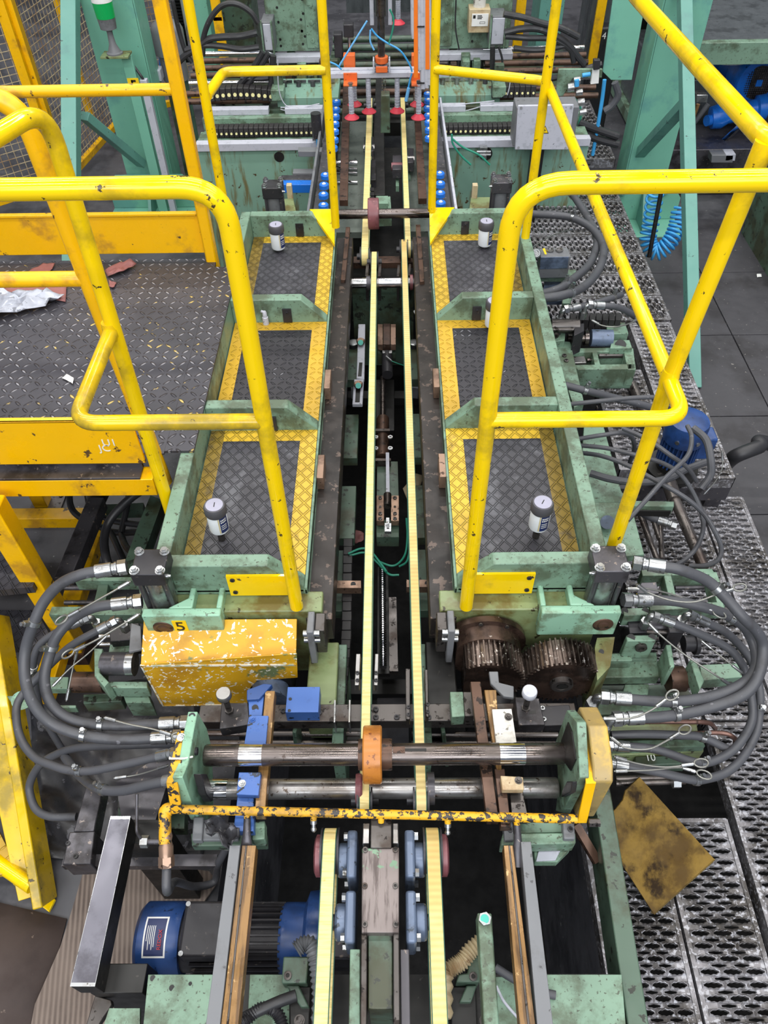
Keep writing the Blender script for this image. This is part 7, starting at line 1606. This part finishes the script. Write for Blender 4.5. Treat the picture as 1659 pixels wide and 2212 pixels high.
b = MB(); b.box(lx-.075, lx+.085, Yl-.05, Yl+.05, z-.012, z); b.build('shelf', 'olive', t, .002)
b = MB(); xx = PY(290, 200, Yl).x; b.box(xx-.03, xx+.03, Yl+.01, Yl+.04, FL, z-.012); b.build('flat_post', 'teal', t, .002)
b = MB(); b.box(xx+.045, xx+.085, Yl+.01, Yl+.05, FL, PY(310, 175, Yl).z); b.build('cable_duct', 'grey', t, .002)
b = MB(); b.tube(cr([V((lx, Yl+.04, z)), V((lx+.05, Yl+.06, z-.05)), V((xx+.05, Yl+.03, PY(300, 165, Yl).z)), V((xx+.065, Yl+.03, PY(310, 178, Yl).z))]), .008, 10); b.build('cable', 'rubberd', t)
t2 = T('letter_sign', 'small yellow sign with a black letter L on the flat post below the signal lamp', 'sign', tuple(PY(288, 180, Yl)))
q = PY(288, 179, Yl-.002); b = MB(); b.box(q.x-.033, q.x+.033, Yl, Yl+.004, q.z-.024, q.z+.024); b.build('panel', 'inky', t2)
b = MB(); b.box(q.x-.012, q.x+.016, Yl-.001, Yl, q.z+.004, q.z+.015); b.box(q.x-.012, q.x-.002, Yl-.001, Yl, q.z-.018, q.z+.015); b.build('letter', 'ink', t2)
# mesh fence
def fence(a, c, ztop, label, rails=(), name='fence_panel', n=60, m=40):
    a, c = V(a), V(c); t = T(name, label, 'fence', tuple((a+c)/2)); d = (c-a); L = d.length; u = d.normalized()
    for p in (a, c): b = MB(); b.bar(p, V((p.x, p.y, ztop)), .06, .06, 0, (0, 1, 0)); b.build('post', 'plat', t, .003)
    for z in (FL+.12, ztop-.02)+rails: b = MB(); b.bar(V((a.x, a.y, z)), V((c.x, c.y, z)), .04, .045); b.build('rail', 'plat', t, .003)
    b = MB()
    z0, z1 = FL+.14, ztop-.04
    for i in range(1, n): p = a+d*i/n; b.bar(V((p.x, p.y, z0)), V((p.x, p.y, z1)), .0035, .0035, 0, (0, 1, 0))
    for i in range(1, m): z = z0+(z1-z0)*i/m; b.bar(V((a.x, a.y, z)), V((c.x, c.y, z)), .0035, .0035)
    o = b.build('wire_mesh', 'beige', t, 0, 0)
    return t
fence((-3.35, 4.35, FL), (-2.27, 5.2, FL), .72, 'yellow framed wire mesh fence panel at the far left, nearest', (.25,), 'fence_panel', 30, 34)
fence((-2.24, 5.24, FL), (-2.09, 6.3, FL), .75, 'yellow framed wire mesh fence panel behind the left strut', (), 'fence_panel', 24, 34)
fence((-2.08, 6.36, FL), (-1.2, 6.9, FL), .75, 'yellow framed wire mesh fence panel far behind the left column', (), 'fence_panel', 20, 34)
b = MB(); b.bar((-2.9, 6.6, FL), (-2.75, 6.6, 1.2), .08, .08); tag(b.build('pallet_rack_post', 'brightb'), 'blue upright far behind the left fence', 'post')
b = MB(); b.bar((-3.6, 5.6, FL), (-3.6, 5.6, .6), .09, .09); tag(b.build('pallet_rack_post', 'brightb'), 'blue upright nearest the left edge behind the fence', 'post')
t = T('control_cabinet', 'grey control box on a pole behind the left fence', 'cabinet', (-3.05, 5.7, FL))
b = MB(); b.box(-3.2, -2.85, 5.6, 5.85, -.05, .35); b.build('case', 'grey', t, .01); b = MB(); b.box(-3.07, -2.98, 5.68, 5.76, FL, -.05); b.build('pole', 'black', t)
b = MB(); b.box(-2.45, -2.40, 6.5, 6.55, FL, 1.0); tag(b.build('yellow_post', 'plat'), 'thin yellow post behind the wire mesh on the left', 'post')
# pump motor and grid panel left centre
t = T('pump_motor', 'grey pump motor standing behind the left orange post', 'motor', (-1.28, 5.35, FL))
q = PY(365, 90, 5.35); b = MB(); b.lathe((q.x, 5.35, PY(365, 170, 5.35).z), (0, 0, 1), [(0, .08), (.14, .08), (.15, .10), (.28, .10), (.31, .085), (.33, .05)], 28); b.build('body', 'dgrey', t)
b = MB(); b.box(q.x-.06, q.x+.06, 5.3, 5.4, FL, PY(365, 170, 5.35).z); b.build('stand', 'dgreen', t); b = MB(); b.box(q.x-.10, q.x-.06, 5.22, 5.3, PY(365, 160, 5.35).z, PY(365, 135, 5.35).z); b.build('terminal_box', 'grey', t, .006)
b = MB(); b.wallY([(372, -40), (408, -40), (398, 132), (385, 132)], 5.9, .02); o = b.build('light_panel', 'paper'); tag(o, 'white panel seen through a black grid between the far left posts', 'panel')
t = T('grid_guard', 'black grid guard in front of the white panel between the far left posts', 'guard', tuple(PY(390, 132, 5.85)))
a, c = PY(368, -40, 5.85), PY(412, 134, 5.85); b = MB()
for i in range(9): x = a.x+(c.x-a.x)*i/8; b.box(x-.003, x+.003, 5.85, 5.856, c.z, a.z)
for i in range(26): z = c.z+(a.z-c.z)*i/25; b.box(a.x, c.x, 5.85, 5.856, z-.003, z+.003)
b.build('grid', 'ink', t, 0, 0)
b = MB(); b.wallY([(330, -40), (350, -40), (362, 150), (345, 150)], 5.9, .08); tag(b.build('blue_post', 'brightb'), 'bright blue post between the left column and the orange post', 'post')
for i, (x0, x1, Y, m, l) in enumerate(((420, 470, 5.6, 'teal', 'teal machine panel left of the left head plate, with a hook'), (478, 560, 5.9, 'dgreen', 'dark green machine panel behind the arching black cable'), (1150, 1200, 5.5, 'teald', 'teal panel behind the far right post'), (1255, 1300, 5.7, 'tank', 'grey panel between the far right post and the teal plate'))):
    a, c = PY(x0, 150, Y), PY(x1, 150, Y); b = MB(); b.box(a.x, c.x, Y, Y+.3, FL, 1.3); tag(b.build('machine_cladding', m, None, .004), l, 'panel')
for i, (x, yb, Y, l) in enumerate(((472, 44, 5.5, 'short yellow bar end hanging left of the left head plate'), (1112, 140, 5.5, 'yellow upright right of the right junction box'), (1275, 150, 5.6, 'yellow upright beside the grey panel on the right'), (487, 140, 5.5, 'yellow tag plate on the machine left of the left head plate'))):
    a = PY(x, yb, Y); b = MB(); b.box(a.x-.03, a.x+.03, Y-.02, Y, a.z, 1.3 if i < 3 else a.z+.28); tag(b.build('yellow_bar', 'plat', None, .003), l, 'bar')
t = T('number_tank', 'black tank with a white number 4 beside the teal plate on the right', 'tank', tuple(PY(1305, 120, 5.6)))
a, c = PY(1288, 60, 5.6), PY(1330, 145, 5.6); b = MB(); b.box(a.x, c.x, 5.6, 5.9, FL, a.z); b.build('body', 'black', t, .01)
text_mesh('number', '4', .055, 'inkw', t, PY(1305, 78, 5.595), (1, 0, 0), (0, 0, 1))
# fittings right of the cabinet
t = T('valve_bracket', 'pale green bracket with blue and bright fittings right of the grey cabinet', 'bracket', tuple(PY(1235, 220, 4.25)))
b = MB(); b.wallY([(1207, 150), (1302, 150), (1300, 168), (1238, 168), (1216, 208), (1200, 208)], 4.25, .02); b.build('plate', 'green', t, .002)
b = MB()
for x, y, r in ((1232, 190, .022), (1245, 175, .018), (1250, 200, .016), (1254, 222, .018), (1258, 243, .016)): b.cyl(PY(x-6, y, 4.22), PY(x+8, y-2, 4.22), r, 12)
b.build('fitting', 'plated', t)
b = MB(); b.cyl(PY(1246, 172, 4.2), PY(1246, 186, 4.2), .012, 12); b.cyl(PY(1258, 163, 4.2), PY(1275, 160, 4.2), .010, 12); b.build('blue_fitting', 'airblue', t)
b = MB(); b.wallY([(1285, 132), (1296, 132), (1293, 180), (1276, 182)], 4.2, .02); b.build('sensor_plate', 'paper', t); b = MB(); b.wallY([(1283, 130), (1297, 130), (1296, 150), (1282, 152)], 4.18, .03); b.build('sensor', 'black', t, .003)
for i, (pts, r, m, l) in enumerate((([(1306, 172), (1300, 220), (1290, 280), (1280, 335)], .010, 'airblue', 'blue tube slanting down right of the grey cabinet'), ([(1240, 210), (1255, 240), (1245, 290), (1235, 330)], .006, 'airgreen', 'dark green tube behind the right edge of the cabinet'), ([(1250, 265), (1290, 280), (1335, 295)], .02, 'rubberd', 'upper thick black hose entering behind the teal column'), ([(1245, 280), (1290, 300), (1335, 312)], .02, 'rubberd', 'lower thick black hose entering behind the teal column'), ([(1328, 178), (1335, 205), (1322, 228), (1305, 240)], .018, 'rubber', 'dark hose curling beneath the big teal plate'), ([(1235, 335), (1262, 350), (1275, 352)], .014, 'rubberd', 'black hose end low beside the cabinet'))):
    w_ = [PY(x, y, 4.3) for x, y in pts]; b = MB(); b.tube(cr(w_, 8), r, 10); tag(b.build('hose', m), l, 'hose')
# hydraulic power unit at the right
t = T('hydraulic_unit', 'green framed hydraulic unit with a grey top tray at the upper right', 'machine', (2.6, 5.6, FL))
zt = PY(1580, 94, 5.15).z
b = MB(); b.box(1.86, 4.4, 5.15, 8.5, zt-.02, zt); b.build('top_tray', 'tank', t, .002)
b = MB(); b.box(1.84, 4.4, 5.10, 5.16, zt-.10, zt+.02); b.build('edge_beam', 'green', t, .003)
b = MB(); b.box(1.86, 4.4, 5.12, 8.4, FL+.02, FL+.1); b.build('base_frame', 'green', t, .003)
for x in (1.78, 3.4): b = MB(); b.box(x, x+.07, 5.12, 5.19, FL, zt-.1); b.build('leg', 'green', t, .002)
b = MB(); b.box(1.9, 4.4, 5.75, 6.8, FL+.1, -.38); b.build('oil_tank', 'tank', t, .01)
b = MB(); b.box(1.84, 4.4, 7.9, 8.4, FL, zt-.05); b.build('back_panel', 'soot', t)
b = MB(); b.box(1.86, 4.4, 5.2, 5.6, FL+.1, FL+.28); b.build('drip_tray', 'blacksteel', t, .004)
b = MB(); b.bar(PY(1540, 325, 5.3), PY(1640, 235, 5.5), .03, .02); b.build('level_gauge', 'chrome', t)
q = PY(1640, 180, 5.6)
t = T('electric_motor', 'bright blue motor with a fan grille inside the hydraulic unit at the right edge', 'motor', (q.x, 5.9, q.z-.2))
b = MB(); b.lathe((q.x, 5.62, q.z), (-.15, 1, 0), [(0, .105), (.003, .145), (.02, .155), (.16, .155), (.17, .14), (.5, .13)], 40); b.build('cowl', 'brightb', t)
b = MB(); b.lathe((q.x, 5.615, q.z), (0, -1, 0), [(0, .105), (.003, .105), (.004, .03), (.008, .03)], 32); b.build('fan_grille', 'blacksteel', t)
b = MB()
for i in range(-7, 8):
    h = math.sqrt(max(0, .1**2-(i*.0135)**2)); b.box(q.x+i*.0135-.0015, q.x+i*.0135+.0015, 5.606, 5.61, q.z-h, q.z+h); b.box(q.x-h, q.x+h, 5.606, 5.61, q.z+i*.0135-.0015, q.z+i*.0135+.0015)
b.build('wire_grille', 'dsteel', t, 0, 0)
b = MB(); b.box(q.x-.02, q.x+.02, 5.60, 5.606, q.z-.02, q.z+.02); b.build('centre_badge', 'brightb', t)
t = T('pump', 'bright blue pump body left below the blue motor', 'pump', tuple(PY(1575, 265, 5.5)))
b = MB(); q = PY(1570, 255, 5.5); b.lathe(q+V((-.12, 0, 0)), (1, 0, .2), [(0, .04), (.01, .07), (.07, .08), (.12, .06), (.3, .06), (.31, .08), (.36, .08), (.37, .05), (.5, .05)], 24); b.build('body', 'brightb', t)
b = MB(); b.cyl(q+V((-.12, -.03, -.0)), q+V((-.15, -.04, 0)), .035, 16); b.build('flange', 'brightb', t)
t = T('valve_stack', 'stack of dark valves and hoses behind the right strut', 'valve', tuple(PY(1450, 240, 5.0)))
for x0, x1, y0, y1, m in ((1440, 1475, 168, 190, 'black'), (1448, 1478, 190, 206, 'dgrey'), (1450, 1462, 206, 226, 'paper'), (1428, 1446, 195, 250, 'green'), (1505, 1530, 205, 222, 'plated'), (1538, 1585, 335, 352, 'dgrey'), (1568, 1590, 333, 348, 'grey')):
    b = MB(); b.wallY([(x0, y0), (x1, y0), (x1-2, y1), (x0-2, y1)], 5.05, .08); b.build('valve_body', m, t, .004)
b = MB(); b.cyl(PY(1455, 216, 5.045), PY(1455, 216, 5.04), .014, 16); b.build('port', 'soot', t)
for x0, y0, x1, y1, r, m, l in ((1455, 265, 1440, 350, .012, 'plated', 'bright fitting chain behind the right strut'), (1436, 118, 1432, 170, .03, 'rubberd', 'dark pipe beside the right column'), (1508, 225, 1495, 262, .012, 'bronze', 'tan hose beside the right strut'), (1530, 225, 1500, 265, .015, 'rubber', 'dark hose beside the right strut'), (1446, 330, 1440, 360, .010, 'airblue', 'blue tube low behind the side brace')):
    b = MB(); b.cyl(PY(x0, y0, 5.0), PY(x1, y1, 5.0), r, 12); tag(b.build('pipe', m), l, 'pipe')
b = MB(); b.tube(cr([PY(1525, 130, 5.25), PY(1560, 138, 5.2), PY(1600, 138, 5.2), PY(1640, 128, 5.25)]), .006, 8); tag(b.build('cable', 'grey'), 'pale cable sagging under the green edge beam at the right', 'cable')
# blue spiral air hose
pts = cr([PY(1417, 405, 4.1), PY(1408, 470, 4.1), PY(1400, 520, 4.05), PY(1418, 545, 4.0), PY(1445, 525, 4.0), PY(1462, 490, 4.05), PY(1470, 450, 4.1)], 60); n = len(pts); sp = []
for i in range(n):
    d = (pts[min(i+1, n-1)]-pts[max(i-1, 0)]).normalized(); x = d.cross(V((0, 1, 0))).normalized(); y = x.cross(d)
    sp.append((pts[i], x, y))
hx = []
tot = 24
for k in range(tot*20):
    f = k/(tot*20-1)*(n-1); i = int(f); p, x, y = sp[i]; a = 2*PI*k/20; p = pts[i].lerp(pts[min(i+1, n-1)], f-i); hx.append(p+x*(.042*math.cos(a))+y*(.042*math.sin(a)))
b = MB(); b.tube(hx, .0075, 8); tag(b.build('spiral_hose', 'airblue', None, 0, 80), 'blue spiral air hose hanging beside the right column over the tiles', 'hose')
b = MB(); b.cyl(PY(1430, 405, 4.02), PY(1402, 555, 3.95), .012, 12); tag(b.build('hose_rod', 'soot'), 'black rod crossing in front of the blue spiral hose', 'rod')
b = MB(); b.box(2.25, 3.1, 3.95, 4.6, FL, -.42); tag(b.build('machine_housing', 'dgreen', None, .004), 'dark green housing at the right edge behind the outer yellow post', 'housing')
b = MB(); b.box(-1.95, -1.15, 3.6, 3.95, FL, FL+.06); tag(b.build('step_plate', 'laty', None, .003), 'yellow lattice step plate on the floor behind the platform toe board', 'step')
